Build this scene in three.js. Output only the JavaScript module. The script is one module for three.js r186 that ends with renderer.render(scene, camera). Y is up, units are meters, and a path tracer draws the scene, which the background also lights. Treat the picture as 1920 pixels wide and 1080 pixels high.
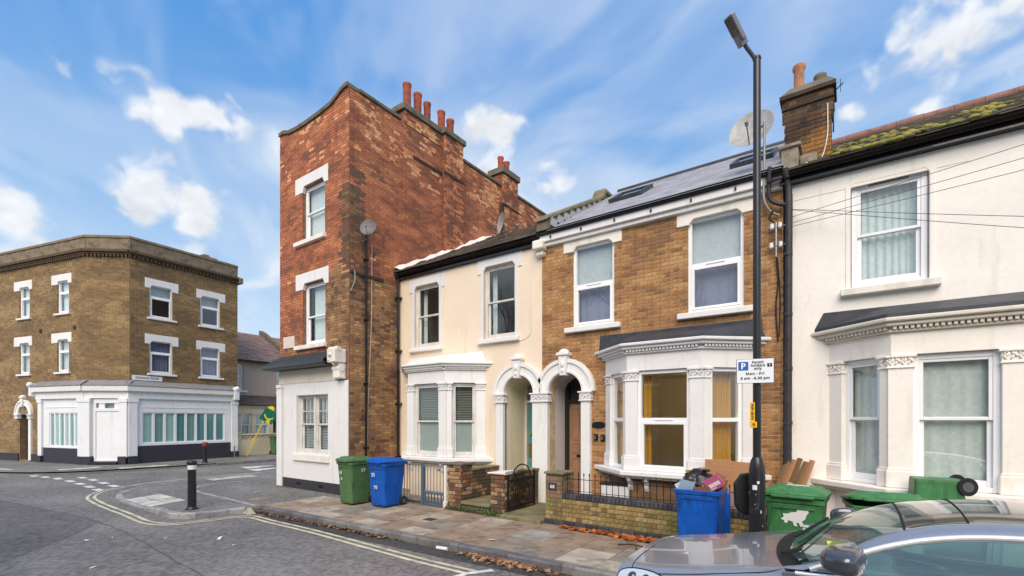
import * as THREE from 'three';
import { mergeGeometries } from 'three/addons/utils/BufferGeometryUtils.js';
import { RoundedBoxGeometry } from 'three/addons/geometries/RoundedBoxGeometry.js';
import { ParametricGeometry } from 'three/addons/geometries/ParametricGeometry.js';
import { FontLoader } from 'three/addons/loaders/FontLoader.js';
import { TextGeometry } from 'three/addons/geometries/TextGeometry.js';

// ---------------------------------------------------------------- camera, sky, sun, exposure
const scene = new THREE.Scene();
const FONT = await new FontLoader().loadAsync('fonts/droid/droid_sans_bold.typeface.json');
const YAW = 35.568 * Math.PI / 180, EYE = 2.0, FOCAL = 888;          // focal length in pixels of a 1920-wide frame, horizon at row 785
const camera = new THREE.PerspectiveCamera(2 * Math.atan(785 / FOCAL) * 180 / Math.PI, 1920 / 1570, 0.1, 1200);
camera.position.set(0, EYE, 0);
camera.rotation.y = YAW;
camera.setViewOffset(1920, 1570, 0, 0, 1920, 1080);                   // the lens is shifted up so that the walls stay upright
const renderer = new THREE.WebGLRenderer({ antialias: true });
renderer.toneMapping = THREE.LinearToneMapping;
renderer.toneMappingExposure = 1.68;
renderer.shadowMap.enabled = true;
const sun = new THREE.DirectionalLight(0xffeedc, 2.2);
sun.position.set(13, 27, 28);
sun.castShadow = true; sun.shadow.radius = 90; sun.shadow.mapSize.set(2048, 2048);
Object.assign(sun.shadow.camera, { left: -40, right: 40, top: 40, bottom: -40, near: 1, far: 120 });
scene.add(sun); scene.add(sun.target);

// ---------------------------------------------------------------- noise and random numbers
function rng(seed) { let a = seed >>> 0; return () => { a |= 0; a = a + 0x6D2B79F5 | 0; let t = Math.imul(a ^ a >>> 15, 1 | a); t = t + Math.imul(t ^ t >>> 7, 61 | t) ^ t; return ((t ^ t >>> 14) >>> 0) / 4294967296; }; }
const R = rng(7), rr = (a, b) => a + (b - a) * R();
function hash2(i, j, s) { let h = Math.imul(i, 374761393) + Math.imul(j, 668265263) + Math.imul(s, 2147483647 - 1013904223); h = Math.imul(h ^ h >>> 13, 1274126177); return ((h ^ h >>> 16) >>> 0) / 4294967296; }
const TAB = new Float32Array(65536); { const q = rng(1234); for (let i = 0; i < 65536; i++) TAB[i] = q(); }
function vnoise(x, y, s = 0, per = 0) {
  const i = Math.floor(x), j = Math.floor(y), u = x - i, v = y - j, w = u * u * (3 - 2 * u), z = v * v * (3 - 2 * v);
  let i0 = i, i1 = i + 1, j0 = j, j1 = j + 1;
  if (per) { i0 = ((i0 % per) + per) % per; i1 = ((i1 % per) + per) % per; j0 = ((j0 % per) + per) % per; j1 = ((j1 % per) + per) % per; }
  const k = s * 7919, x0 = (i0 + k) & 255, x1 = (i1 + k) & 255, y0 = ((j0 + s * 31) & 255) << 8, y1 = ((j1 + s * 31) & 255) << 8;
  const a = TAB[x0 | y0], b = TAB[x1 | y0], c = TAB[x0 | y1], d = TAB[x1 | y1];
  return a + (b - a) * w + (c - a) * z + (a - b - c + d) * w * z;
}
function fbm(x, y, oct = 4, s = 0, per = 0) { let f = 0, a = 0.5, t = 0; for (let o = 0; o < oct; o++) { f += a * vnoise(x, y, s + o * 17, per); t += a; x *= 2; y *= 2; per *= 2; a *= 0.5; } return f / t; }
function sstep(a, b, x) { const t = Math.min(1, Math.max(0, (x - a) / (b - a))); return t * t * (3 - 2 * t); }
const lin = (hex) => new THREE.Color(hex);

// ---------------------------------------------------------------- the sky: blue air, thin streaks and scattered fair-weather clouds all round
{
  const W = 3072, H = 1536, data = new Float32Array(W * H * 4), q = rng(41);
  // fair-weather clouds: azimuth (degrees from straight ahead of the street camera, right positive), elevation, half width, half height
  const clouds = [[-35, 27.6, 9.5, 2.9], [-31.5, 28.2, 4, 2.4], [-36, 20.8, 6.6, 4.0], [-34, 18.5, 3, 3.2], [-46.5, 16, 4, 3.6], [-1.5, 27, 4.5, 3.6], [4.2, 26.2, 4, 2.4], [-3, 31.5, 5, 2.6], [-1, 24, 6, 2.4],
    [43, 30.5, 7, 5], [47, 31, 6, 6], [41.5, 26, 2, 1.2], [35.5, 27.5, 1.6, 1], [2, 22, 4, 2]];
  for (let k = 0; k < 46; k++) clouds.push([52 + q() * 256, 10 + q() * 42, 3 + q() * 7, 2 + q() * 3.4]);
  const base = Math.atan2(-Math.cos(YAW), -Math.sin(YAW));
  function row(j) {
    const el = ((j + 0.5) / H - 0.5) * Math.PI, elD = el * 180 / Math.PI, t = Math.max(0, Math.sin(el)), k = sstep(-0.04, 0.78, t), ce = Math.cos(el);
    const r0 = 0.50 + (0.016 - 0.50) * Math.pow(k, 0.56), g0 = 0.565 + (0.155 - 0.565) * Math.pow(k, 0.66), b0 = 0.61 + (0.43 - 0.61) * Math.pow(k, 0.8), d = 1 / (t + 0.16), fade = sstep(-0.02, 0.12, t);
    const near = clouds.filter((c) => Math.abs(elD - c[1]) < 1.6 * c[3]), n = near.length, ca = Float64Array.from(near, (c) => c[0]), cw = Float64Array.from(near, (c) => c[2]), cy = Float64Array.from(near, (c) => (elD - c[1]) / c[3]);
    for (let i = 0; i < W; i++) {
      const p = (j * W + i) * 4, th = ((i + 0.5) / W - 0.5) * 2 * Math.PI; let az = (th - base) * 57.29578; az = ((az + 540) % 360) - 180;
      let r = r0, g = g0, b = b0;
      // high streaks, stretched along one direction of a flat layer
      const cx = Math.cos(th) * ce * d, cz = Math.sin(th) * ce * d, a1 = cx * 0.86 + cz * 0.5, a2 = -cx * 0.5 + cz * 0.86, wob = fbm(cx * 1.2, cz * 1.2, 3, 90) * 1.7;
      let ci = sstep(0.36, 0.86, fbm(a1 * 1.1 + wob + 31, a2 * 2.7 + wob * 1.3 + 5, 5, 12)) * 0.85 + sstep(0.5, 0.9, fbm(a1 * 2.1 + 9, a2 * 9 + wob * 1.5, 4, 33)) * 0.22;
      ci *= 0.3 + 0.8 * sstep(0.3, 0.75, fbm(cx * 0.8 + 7, cz * 0.8, 3, 57)); ci = Math.min(0.8, 0.03 + ci * 1.3 + 0.16 * sstep(0.4, 0.62, fbm(a1 * 3 + wob, a2 * 5 + wob * 2, 5, 43))) * fade;
      r += (0.52 - r) * ci; g += (0.55 - g) * ci; b += (0.59 - b) * ci;
      let f = -9, up = 0;
      for (let q = 0; q < n; q++) { let da = az - ca[q]; if (da > 180) da -= 360; else if (da < -180) da += 360; const ex = da / cw[q], ey = cy[q]; if (ex > 1.6 || ex < -1.6) continue; const v = 1 - Math.sqrt(ex * ex + ey * ey * (ey < 0 ? 1.5 : 1)); if (v > f) { f = v; up = ey; } }
      if (f > -0.5) {
        const wx = fbm(az * 0.5, elD * 0.5, 3, 61) * 0.7, e = f * 0.95 + (fbm(az * 0.4 + 40 + wx, elD * 0.55 + wx, 6, 71) - 0.5) * 1.9 - 0.22, a = 0.93 * sstep(-0.12, 0.62, e) * sstep(-0.02, 0.25, f + 0.1);
        if (a > 0) { const s = 0.78 + 0.3 * fbm(az * 0.6 + 9, elD * 0.8 + 3, 5, 29) + 0.05 * up; r += (0.57 * s - r) * a; g += (0.585 * s - g) * a; b += (0.605 * s - b) * a; }
      }
      data[p] = r; data[p + 1] = g; data[p + 2] = b; data[p + 3] = 1;
    }
  }
  for (let j = 0; j < H; j++) if (j < H * 0.494) for (let i = 0, p = j * W * 4; i < W; i++, p += 4) { data[p] = 0.24; data[p + 1] = 0.26; data[p + 2] = 0.28; data[p + 3] = 1; } else row(j);
  const sky = new THREE.DataTexture(data, W, H, THREE.RGBAFormat, THREE.FloatType);
  sky.mapping = THREE.EquirectangularReflectionMapping; sky.magFilter = sky.minFilter = THREE.LinearFilter; sky.needsUpdate = true;
  scene.background = sky; scene.environment = sky;
}

// ---------------------------------------------------------------- textures: grain and stains, computed
function tex(size, metres, fn) {                                       // fn(x, y in 0..1) -> grey or [r,g,b] in 0..1 (sRGB); repeats every `metres`
  const d = new Uint8Array(size * size * 4);
  for (let j = 0; j < size; j++) for (let i = 0; i < size; i++) {
    const c = fn(i / size, j / size), p = (j * size + i) * 4, a = Array.isArray(c) ? c : [c, c, c];
    for (let k = 0; k < 3; k++) d[p + k] = Math.max(0, Math.min(255, a[k] * 255)); d[p + 3] = 255;
  }
  const t = new THREE.DataTexture(d, size, size); t.wrapS = t.wrapT = THREE.RepeatWrapping; t.magFilter = THREE.LinearFilter; t.minFilter = THREE.LinearMipmapLinearFilter; t.generateMipmaps = true;
  t.colorSpace = THREE.SRGBColorSpace; t.repeat.set(1 / metres, 1 / metres); t.needsUpdate = true; return t;
}
const plain = (t) => { const c = t.clone(); c.colorSpace = THREE.NoColorSpace; c.needsUpdate = true; return c; };
const T = {};
T.asphalt = tex(1024, 5, (x, y) => { const a = fbm(x * 3, y * 3, 6, 3, 3), g = hash2(x * 1024 | 0, y * 1024 | 0, 5), f = fbm(x * 90, y * 90, 2, 8, 90); return 0.80 + (a - 0.5) * 0.3 + (f - 0.5) * 0.34 + (g > 0.94 ? 0.2 : g < 0.12 ? -0.18 : (g - 0.5) * 0.1); });
T.stucco = tex(1024, 3.2, (x, y) => { const a = fbm(x * 5, y * 5, 5, 21, 5), f = fbm(x * 80, y * 80, 2, 23, 80), s = sstep(0.6, 0.8, fbm(x * 24, y * 3, 4, 27, 24)), n = fbm(x * 4 + 0.1 * a, y * 4, 5, 35, 4), c = (Math.abs(n - 0.5) < 0.0035 ? 1 : 0) * sstep(0.52, 0.6, fbm(x * 6, y * 6, 3, 37, 6)); return [0.97 + (a - 0.5) * 0.045 + (f - 0.5) * 0.03 - s * 0.04 - c * 0.035, 0.969 + (a - 0.5) * 0.05 + (f - 0.5) * 0.03 - s * 0.042 - c * 0.035, 0.963 + (a - 0.5) * 0.06 + (f - 0.5) * 0.03 - s * 0.052 - c * 0.035]; });
T.old = tex(512, 1.8, (x, y) => { const a = fbm(x * 6, y * 6, 5, 51, 6), c = sstep(0.6, 0.75, fbm(x * 12, y * 4, 5, 57, 12)); return [0.975 + (a - 0.5) * 0.07 - c * 0.05, 0.97 + (a - 0.5) * 0.07 - c * 0.055, 0.96 + (a - 0.5) * 0.07 - c * 0.07]; });
T.stone = tex(512, 1.1, (x, y) => { const a = fbm(x * 7, y * 7, 5, 61, 7), f = fbm(x * 70, y * 70, 2, 63, 70), b = sstep(0.6, 0.78, fbm(x * 5, y * 5, 4, 67, 5)); return 0.9 + (a - 0.5) * 0.26 + (f - 0.5) * 0.12 - b * 0.14; });
T.brick = tex(128, 1, (x, y) => { const a = fbm(x * 5, y * 3, 4, 71, 15), f = fbm(x * 24, y * 12, 2, 73, 24); return 0.9 + (a - 0.5) * 0.55 + (f - 0.5) * 0.3; });
T.mortar = tex(256, 0.9, (x, y) => { const a = fbm(x * 8, y * 8, 4, 81, 8), f = hash2(x * 256 | 0, y * 256 | 0, 83); return 0.9 + (a - 0.5) * 0.4 + (f - 0.5) * 0.12; });
T.wood = tex(256, 0.7, (x, y) => { const a = fbm(x * 40, y * 3, 3, 91, 40), b = fbm(x * 8, y * 2, 3, 93, 8); return 0.88 + (a - 0.5) * 0.22 + (b - 0.5) * 0.12; });
T.cloth = tex(256, 0.6, (x, y) => 0.95 + (fbm(x * 16, y * 16, 3, 101, 16) - 0.5) * 0.1);
T.plastic = tex(512, 0.9, (x, y) => { const a = fbm(x * 6, y * 6, 5, 111, 6), s = sstep(0.66, 0.72, fbm(x * 30, y * 8, 4, 113, 120)), d = sstep(0.6, 0.75, fbm(x * 9, y * 4, 5, 117, 36)), k = hash2(x * 170 | 0, y * 170 | 0, 9) > 0.992 ? 0.1 : 0; return [0.88 + (a - 0.5) * 0.26 + s * 0.1 - d * 0.1 + k, 0.88 + (a - 0.5) * 0.24 + s * 0.1 - d * 0.12 + k, 0.88 + (a - 0.5) * 0.22 + s * 0.1 - d * 0.16 + k]; });
T.rust = tex(256, 0.5, (x, y) => { const a = fbm(x * 7, y * 7, 5, 121, 7); return [0.9 + (a - 0.5) * 0.2, 0.9 + (a - 0.5) * 0.26, 0.9 + (a - 0.5) * 0.3]; });
const N = Object.fromEntries(['asphalt', 'stucco', 'stone', 'brick', 'plastic', 'old'].map((k) => [k, plain(T[k])]));

const std = (color, o = {}) => new THREE.MeshStandardMaterial({ color, roughness: 0.85, side: THREE.DoubleSide, ...o });
const phy = (color, o = {}) => new THREE.MeshPhysicalMaterial({ color, roughness: 0.5, side: THREE.DoubleSide, ...o });
const M = {
  road: std(0x9b9893, { map: T.asphalt, bumpMap: N.asphalt, bumpScale: 0.006, roughness: 0.93 }),
  roadOld: std(0xa09893, { map: T.asphalt, bumpMap: N.asphalt, bumpScale: 0.009, roughness: 0.95 }),
  pave: std(0x9c9993, { map: T.asphalt, bumpMap: N.asphalt, bumpScale: 0.004, roughness: 0.95 }),
  kerb: std(0x8d8b87, { map: T.stone, bumpMap: N.stone, bumpScale: 0.006 }),
  kerbPale: std(0xb3b1ae, { map: T.stone, bumpMap: N.stone, bumpScale: 0.004 }),
  tactile: std(0xdad5c8, { map: T.stone }),
  yellow: std(0xeee6c4, { map: T.stone, roughness: 0.8 }),
  whiteLine: std(0xf2f1ec, { map: T.stone, roughness: 0.8 }),
  cream: std(0xf3e2cb, { map: T.stucco, bumpMap: N.stucco, bumpScale: 0.006 }),
  whiteRender: std(0xfffaf2, { map: T.stucco, bumpMap: N.stucco, bumpScale: 0.012 }),
  trim: std(0xf1f1ef, { map: T.stucco, bumpMap: N.stucco, bumpScale: 0.003, roughness: 0.6 }),
  trimGrey: std(0xe8e8ea, { map: T.stucco, bumpMap: N.stucco, bumpScale: 0.003, roughness: 0.65 }),
  trimOld: std(0xf4f0e7, { map: T.old, bumpMap: N.old, bumpScale: 0.004, roughness: 0.75 }),
  trimWarm: std(0xfff9f0, { map: T.stucco, bumpMap: N.stucco, bumpScale: 0.005, roughness: 0.7 }),
  upvc: phy(0xf4f5f6, { roughness: 0.32, clearcoat: 0.2 }),
  woodWhite: std(0xeeece4, { map: T.wood, roughness: 0.5 }),
  glass: phy(0xf3fbf9, { transmission: 1, thickness: 0, roughness: 0.02, ior: 1.95, specularIntensity: 1 }),
  glassTeal: phy(0xdcf1ee, { transmission: 1, thickness: 0, roughness: 0.04, ior: 1.7 }),
  frost: phy(0xe0ebe8, { transmission: 0.55, thickness: 0, roughness: 0.75, ior: 1.5 }),
  black: phy(0x1d1e21, { roughness: 0.42, clearcoat: 0.3, map: T.plastic }),
  blackIron: std(0x17181a, { roughness: 0.5, metalness: 0.35 }),
  blackMatt: std(0x26272b, { roughness: 0.8, map: T.stone }),
  lead: std(0x484c53, { roughness: 0.55, metalness: 0.15, map: T.stone, bumpMap: N.stone, bumpScale: 0.01 }),
  leadPale: std(0xb4b6ba, { roughness: 0.6, map: T.old }),
  leadWhite: std(0xeceae6, { map: T.old, roughness: 0.7 }),
  gutter: phy(0x1c1a1c, { roughness: 0.3, clearcoat: 0.3 }),
  mortarTan: std(0xe2caa2, { map: T.mortar }),
  mortarRed: std(0x96705a, { map: T.mortar }),
  mortarBrown: std(0x97835f, { map: T.mortar }),
  mortarGarden: std(0x6c6454, { map: T.mortar }),
  room: std(0xcfc8bc, { roughness: 0.95 }),
    roomOchre: std(0xc08a2e, { roughness: 0.95 }),
  concrete: std(0xa59a86, { map: T.stone, bumpMap: N.stone, bumpScale: 0.008 }),
  concreteMoss: std(0x8d8664, { map: T.stone, bumpMap: N.stone, bumpScale: 0.01 }),
  terracotta: std(0xb45a42, { map: T.stone, roughness: 0.85 }),
  terracottaPale: std(0xc98f68, { map: T.stone, roughness: 0.85 }),
  ridge: std(0x9d7466, { map: T.stone }),
  cement: std(0x7c7361, { map: T.stone, bumpMap: N.stone, bumpScale: 0.03 }),
  soot: std(0x4a3b31, { map: T.stone, bumpMap: N.stone, bumpScale: 0.02 }),
  parapet: std(0x8f8068, { map: T.stone, bumpMap: N.stone, bumpScale: 0.01 }),
  corniceDark: std(0x66533f, { map: T.stone }),
  steel: std(0x9aa0a6, { roughness: 0.35, metalness: 0.9 }),
  greyMetal: std(0x8f8d88, { roughness: 0.5, metalness: 0.4 }),
  blueGrey: std(0x5d6c80, { roughness: 0.5, metalness: 0.2 }),
  dish: std(0xb9b8b4, { roughness: 0.5, map: T.rust }),
  dishGrey: std(0x7d7b79, { roughness: 0.55, map: T.rust }),
  card: std(0xb98a62, { map: T.cloth, roughness: 0.9 }),
  timber: std(0x9a7a54, { map: T.wood, roughness: 0.9 }),
  doorTan: std(0xb48a6a, { map: T.wood, roughness: 0.6 }),
  doorTeal: phy(0x6fa3a0, { roughness: 0.4, map: T.wood }),
  brass: std(0xa98a3c, { metalness: 0.9, roughness: 0.35 }),
  binGreen: phy(0x468a52, { roughness: 0.48, map: T.plastic, bumpMap: N.plastic, bumpScale: 0.001 }),
  binGreenDark: phy(0x587f50, { roughness: 0.5, map: T.plastic, bumpMap: N.plastic, bumpScale: 0.001 }),
  binBlue: phy(0x0a60c8, { roughness: 0.42, map: T.plastic, bumpMap: N.plastic, bumpScale: 0.001 }),
  rubber: std(0x18181a, { roughness: 0.7 }),
  hub: std(0x585b60, { roughness: 0.5 }),
  curtainPale: std(0xdfe6e6, { map: T.cloth, transparent: false }),
  curtainLilac: std(0x8688a6, { map: T.cloth }),
  curtainNet: std(0xd8dbd8, { map: T.cloth }),
  curtainTeal: std(0xaebfbb, { map: T.cloth }),
  curtainTeal2: std(0x7fa9ab, { map: T.cloth }),
  blindGrey: std(0xc8ccd2, { map: T.cloth }),
  blindDark: std(0x8f9186, { roughness: 0.7 }),
  sticker: std(0xe6e6e2, { roughness: 0.6 }),
};

// ---------------------------------------------------------------- geometry helpers
function geo(list) {
  const out = [];
  for (let g of list.flat(Infinity)) {
    if (g.index) g = g.toNonIndexed();
    if (!g.attributes.normal) g.computeVertexNormals();
    const c = new THREE.BufferGeometry(); c.setAttribute('position', g.attributes.position.clone()); c.setAttribute('normal', g.attributes.normal.clone()); out.push(c);
  }
  const g = out.length > 1 ? mergeGeometries(out) : out[0], p = g.attributes.position, uv = new Float32Array(p.count * 2);
  const a = new THREE.Vector3(), b = new THREE.Vector3(), c = new THREE.Vector3();
  for (let i = 0; i < p.count; i += 3) {                               // uv in metres from the way the face points
    a.fromBufferAttribute(p, i); b.fromBufferAttribute(p, i + 1); c.fromBufferAttribute(p, i + 2);
    const n = b.clone().sub(a).cross(c.clone().sub(a)), X = Math.abs(n.x), Y = Math.abs(n.y), Z = Math.abs(n.z);
    [a, b, c].forEach((q, k) => { const o = (i + k) * 2; if (Y >= X && Y >= Z) { uv[o] = q.x; uv[o + 1] = q.z; } else if (X > Z) { uv[o] = q.z; uv[o + 1] = q.y; } else { uv[o] = q.x; uv[o + 1] = q.y; } });
  }
  g.setAttribute('uv', new THREE.BufferAttribute(uv, 2));
  return g;
}
const taken = new Map();
function numbered(name) { const n = taken.get(name) ?? 0; taken.set(name, n + 1); return n ? name + '_' + String(n).padStart(3, '0') : name; }
function thing(name, label, category, [x, y, z] = [0, 0, 0], group, turn = 0) {
  const o = new THREE.Group(); o.name = numbered(name); o.position.set(x, y, z); o.rotation.y = turn; o.userData = { label, category }; if (group) o.userData.group = group;
  scene.add(o); o.updateMatrixWorld(true); return o;
}
function rootOf(o) { while (o.parent && o.parent !== scene) o = o.parent; return o; }
function obj(name, list, mat, parent, label) {                         // geometries in world metres become one named mesh under its thing
  const g = geo([list]);
  if (parent) g.applyMatrix4(rootOf(parent).matrixWorld.clone().invert());
  const m = new THREE.Mesh(g, mat); m.castShadow = m.receiveShadow = true; m.name = parent ? name : numbered(name); if (label) m.userData.label = label;
  (parent ?? scene).add(m); return m;
}
function structure(name, list, mat) { const m = obj(name, list, mat); m.userData.kind = 'structure'; return m; }
function tag(o, label, category, group, kind) { o.userData.label = label; o.userData.category = category; if (group) o.userData.group = group; if (kind) o.userData.kind = kind; return o; }
function copy(o, pos, turn, label) { const c = o.clone(); c.name = numbered(o.name.replace(/_\d{3}$/, '')); c.userData = { ...o.userData, label }; c.position.set(...pos); c.rotation.y = turn; scene.add(c); c.updateMatrixWorld(true); return c; }
const I = new THREE.Matrix4();
function frame(ox, oz, dx = 1, dz = 0, oy = 0) { const l = Math.hypot(dx, dz); dx /= l; dz /= l; return new THREE.Matrix4().makeBasis(new THREE.Vector3(dx, 0, dz), new THREE.Vector3(0, 1, 0), new THREE.Vector3(-dz, 0, dx)).setPosition(ox, oy, oz); }
function box(m, s0, s1, y0, y1, n0, n1, bev = 0) {
  const w = s1 - s0, h = y1 - y0, d = n1 - n0, g = bev ? new RoundedBoxGeometry(w, h, d, 1, Math.min(bev, w / 3, h / 3, d / 3)) : new THREE.BoxGeometry(w, h, d);
  return g.translate((s0 + s1) / 2, (y0 + y1) / 2, (n0 + n1) / 2).applyMatrix4(m);
}
function shape(pts, holes = []) { const s = new THREE.Shape(pts.map((p) => new THREE.Vector2(...p))); for (const h of holes) s.holes.push(new THREE.Path(h.map((p) => new THREE.Vector2(...p)))); return s; }
const rect = (a, b, c, d) => [[a, c], [b, c], [b, d], [a, d]];
function plate(m, pts, n0, n1, holes = [], bev = 0) { return new THREE.ExtrudeGeometry(shape(pts, holes), { depth: n1 - n0 - 2 * bev, bevelEnabled: !!bev, bevelSize: bev, bevelThickness: bev, bevelOffset: -bev, bevelSegments: 1, curveSegments: 16 }).translate(0, 0, n0 + bev).applyMatrix4(m); }
function prism(m, pts, y0, y1, bev = 0) { return new THREE.ExtrudeGeometry(shape(pts.map(([s, n]) => [s, -n])), { depth: y1 - y0 - 2 * bev, bevelEnabled: !!bev, bevelSize: bev, bevelThickness: bev, bevelOffset: -bev, bevelSegments: 1 }).rotateX(-Math.PI / 2).translate(0, y0 + bev, 0).applyMatrix4(m); }   // pts are (s, n)
function cyl(p, q, r0, r1 = r0, seg = 10, open = false) {
  const a = new THREE.Vector3(...p), b = new THREE.Vector3(...q), d = b.clone().sub(a), g = new THREE.CylinderGeometry(r1, r0, d.length(), seg, 1, open).translate(0, d.length() / 2, 0);
  return g.applyQuaternion(new THREE.Quaternion().setFromUnitVectors(new THREE.Vector3(0, 1, 0), d.normalize())).translate(...p);
}
function bar(p, q, w, h) { const a = new THREE.Vector3(...p), b = new THREE.Vector3(...q), l = a.distanceTo(b); return new THREE.BoxGeometry(w, h, l).applyMatrix4(new THREE.Matrix4().lookAt(b, a, new THREE.Vector3(0, 1, 0))).translate((p[0] + q[0]) / 2, (p[1] + q[1]) / 2, (p[2] + q[2]) / 2); }
function tube(pts, r, seg = 24, rad = 6) { return new THREE.TubeGeometry(new THREE.CatmullRomCurve3(pts.map((p) => new THREE.Vector3(...p))), seg, r, rad, false); }
function lathe(prof, at, seg = 20) { return new THREE.LatheGeometry(prof.map((p) => new THREE.Vector2(...p)), seg).translate(...at); }
function ball(at, r, sc = [1, 1, 1], d = 10) { return new THREE.SphereGeometry(r, d, Math.max(6, d * 0.7 | 0)).scale(...sc).translate(...at); }
function ribbon(path, off0, off1, y, closed = false) {                 // flat strip along a ground path [(x, z)], between two sideways offsets (left positive); y may be a function
  const n = path.length, at = (i, o) => {
    const a = path[Math.max(0, i - 1)], b = path[Math.min(n - 1, i + 1)], dx = b[0] - a[0], dz = b[1] - a[1], l = Math.hypot(dx, dz) || 1;
    const x = path[i][0] + dz / l * o, z = path[i][1] - dx / l * o; return [x, typeof y === 'function' ? y(x, z) : y, z];
  };
  const v = []; for (let i = 0; i < n - 1; i++) { const a = at(i, off0), b = at(i + 1, off0), c = at(i + 1, off1), d = at(i, off1); v.push(...a, ...b, ...c, ...a, ...c, ...d); }
  const g = new THREE.BufferGeometry(); g.setAttribute('position', new THREE.Float32BufferAttribute(v, 3)); g.computeVertexNormals(); return g;
}
function smooth(path, n) { const c = new THREE.CatmullRomCurve3(path.map(([x, z]) => new THREE.Vector3(x, 0, z)), false, 'centripetal'); return c.getSpacedPoints(n).map((p) => [p.x, p.z]); }
function flat(pts, y) { const g = new THREE.ShapeGeometry(shape(pts.map(([x, z]) => [x, -z]))); return g.rotateX(-Math.PI / 2).translate(0, y, 0); }
function grid(fn, nu, nv) { return new ParametricGeometry((u, v, t) => t.set(...fn(u, v)), nu, nv); }

// many alike pieces of one part: the 300 that show largest are meshes of their own, the rest are one part
const unit = new THREE.BoxGeometry(1, 1, 1);
const camDir = new THREE.Vector3(-Math.sin(YAW), 0, -Math.cos(YAW)), camRight = new THREE.Vector3(Math.cos(YAW), 0, -Math.sin(YAW));
function pieces(parent, name, restName, list, palette, o = {}) {       // list: { m: Matrix4 in the world, c: palette index }
  const inv = rootOf(parent).matrixWorld.clone().invert(), g = o.geometry ?? unit, limit = o.limit ?? 300, v = new THREE.Vector3();
  for (const p of list) { v.setFromMatrixPosition(p.m); v.y -= EYE; const w = v.dot(camDir), x = w > 0.3 ? 960 + FOCAL * v.dot(camRight) / w : -1e4, y = w > 0.3 ? 785 - FOCAL * v.y / w : -1e4; p.d = (w > 0.3 && x > -20 && x < 1940 && y > -20 && y < 1100 ? 0 : 1e4) + Math.max(0.1, w); }
  list.sort((a, b) => a.d - b.d);
  const mats = palette.map((c) => new THREE.MeshStandardMaterial({ color: c, roughness: 0.9, map: o.map ?? T.brick, bumpMap: o.bump ?? null, bumpScale: 0.004, ...(o.mat ?? {}) }));
  for (const p of list.slice(0, limit)) {
    const k = new THREE.Mesh(g, mats[p.c]); k.name = name; k.castShadow = k.receiveShadow = true; p.m.clone().premultiply(inv).decompose(k.position, k.quaternion, k.scale); parent.add(k);
  }
  const rest = list.slice(limit);
  if (rest.length) {
    const k = new THREE.InstancedMesh(g, new THREE.MeshStandardMaterial({ color: 0xffffff, roughness: 0.9, map: o.map ?? T.brick, bumpMap: o.bump ?? null, bumpScale: 0.004, ...(o.mat ?? {}) }), rest.length);
    rest.forEach((p, i) => { k.setMatrixAt(i, p.m.clone().premultiply(inv)); k.setColorAt(i, palette[p.c]); });
    k.name = restName; k.userData.kind = 'stuff'; k.castShadow = k.receiveShadow = true; parent.add(k);
  }
}
function cut(iv, holes) { for (const [a, b] of holes) { const out = []; for (const [c, d] of iv) { if (b <= c || a >= d) out.push([c, d]); else { if (a > c) out.push([c, a]); if (b < d) out.push([b, d]); } } iv = out; } return iv; }
function brickwork(parent, m, y0, y1, solid, pick, palette, o = {}) {  // Flemish bond, clipped to the solid stretches of every course
  const pitch = o.pitch ?? 0.075, j = o.joint ?? 0.01, L = o.long ?? 0.215, h = o.head ?? 0.1025, deep = o.deep ?? 0.03, vj = o.side ?? 0.006, q = rng(o.seed ?? 5), list = [], per = L + h + 2 * vj, mm = new THREE.Matrix4(), c0 = o.n ?? 0;
  let row = 0;
  for (let y = y0; y + pitch * 0.5 < y1; y += pitch, row++) {
    const top = Math.min(y + pitch - j, y1); if (top - y < 0.015) continue;
    for (const [a, b] of solid((y + top) / 2)) {
      let k = Math.floor(a / per) - 1;
      for (let s = k * per + (row % 2 ? per / 2 : 0); s < b; s += per) for (const [t0, t1] of [[s, s + L], [s + L + vj, s + L + vj + h]]) {
        const u0 = Math.max(a, t0), u1 = Math.min(b, t1); if (u1 - u0 < 0.02) continue;
        const out = (q() - 0.35) * 0.005, w = u1 - u0, hh = top - y;
        mm.makeScale(w, hh, deep).setPosition((u0 + u1) / 2, (y + top) / 2, c0 - deep / 2 + out);
        const id = pick((u0 + u1) / 2, (y + top) / 2, q, w); if (id < 0) continue;
        list.push({ m: mm.clone().premultiply(m), c: id });
      }
    }
  }
  if (list.length) pieces(parent, 'brick', 'small_bricks', list, palette, o);
}
// a tone from a list ordered dark to light: broad patches of like bricks with some scatter
const tone = (list, n, q, scatter = 0.5) => list[ways(0.5 + (n - 0.5) * 1.7 + (q() - 0.5) * scatter, list.length)];
const ways = (x, n) => Math.min(n - 1, Math.max(0, Math.floor(x * n)));

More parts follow.
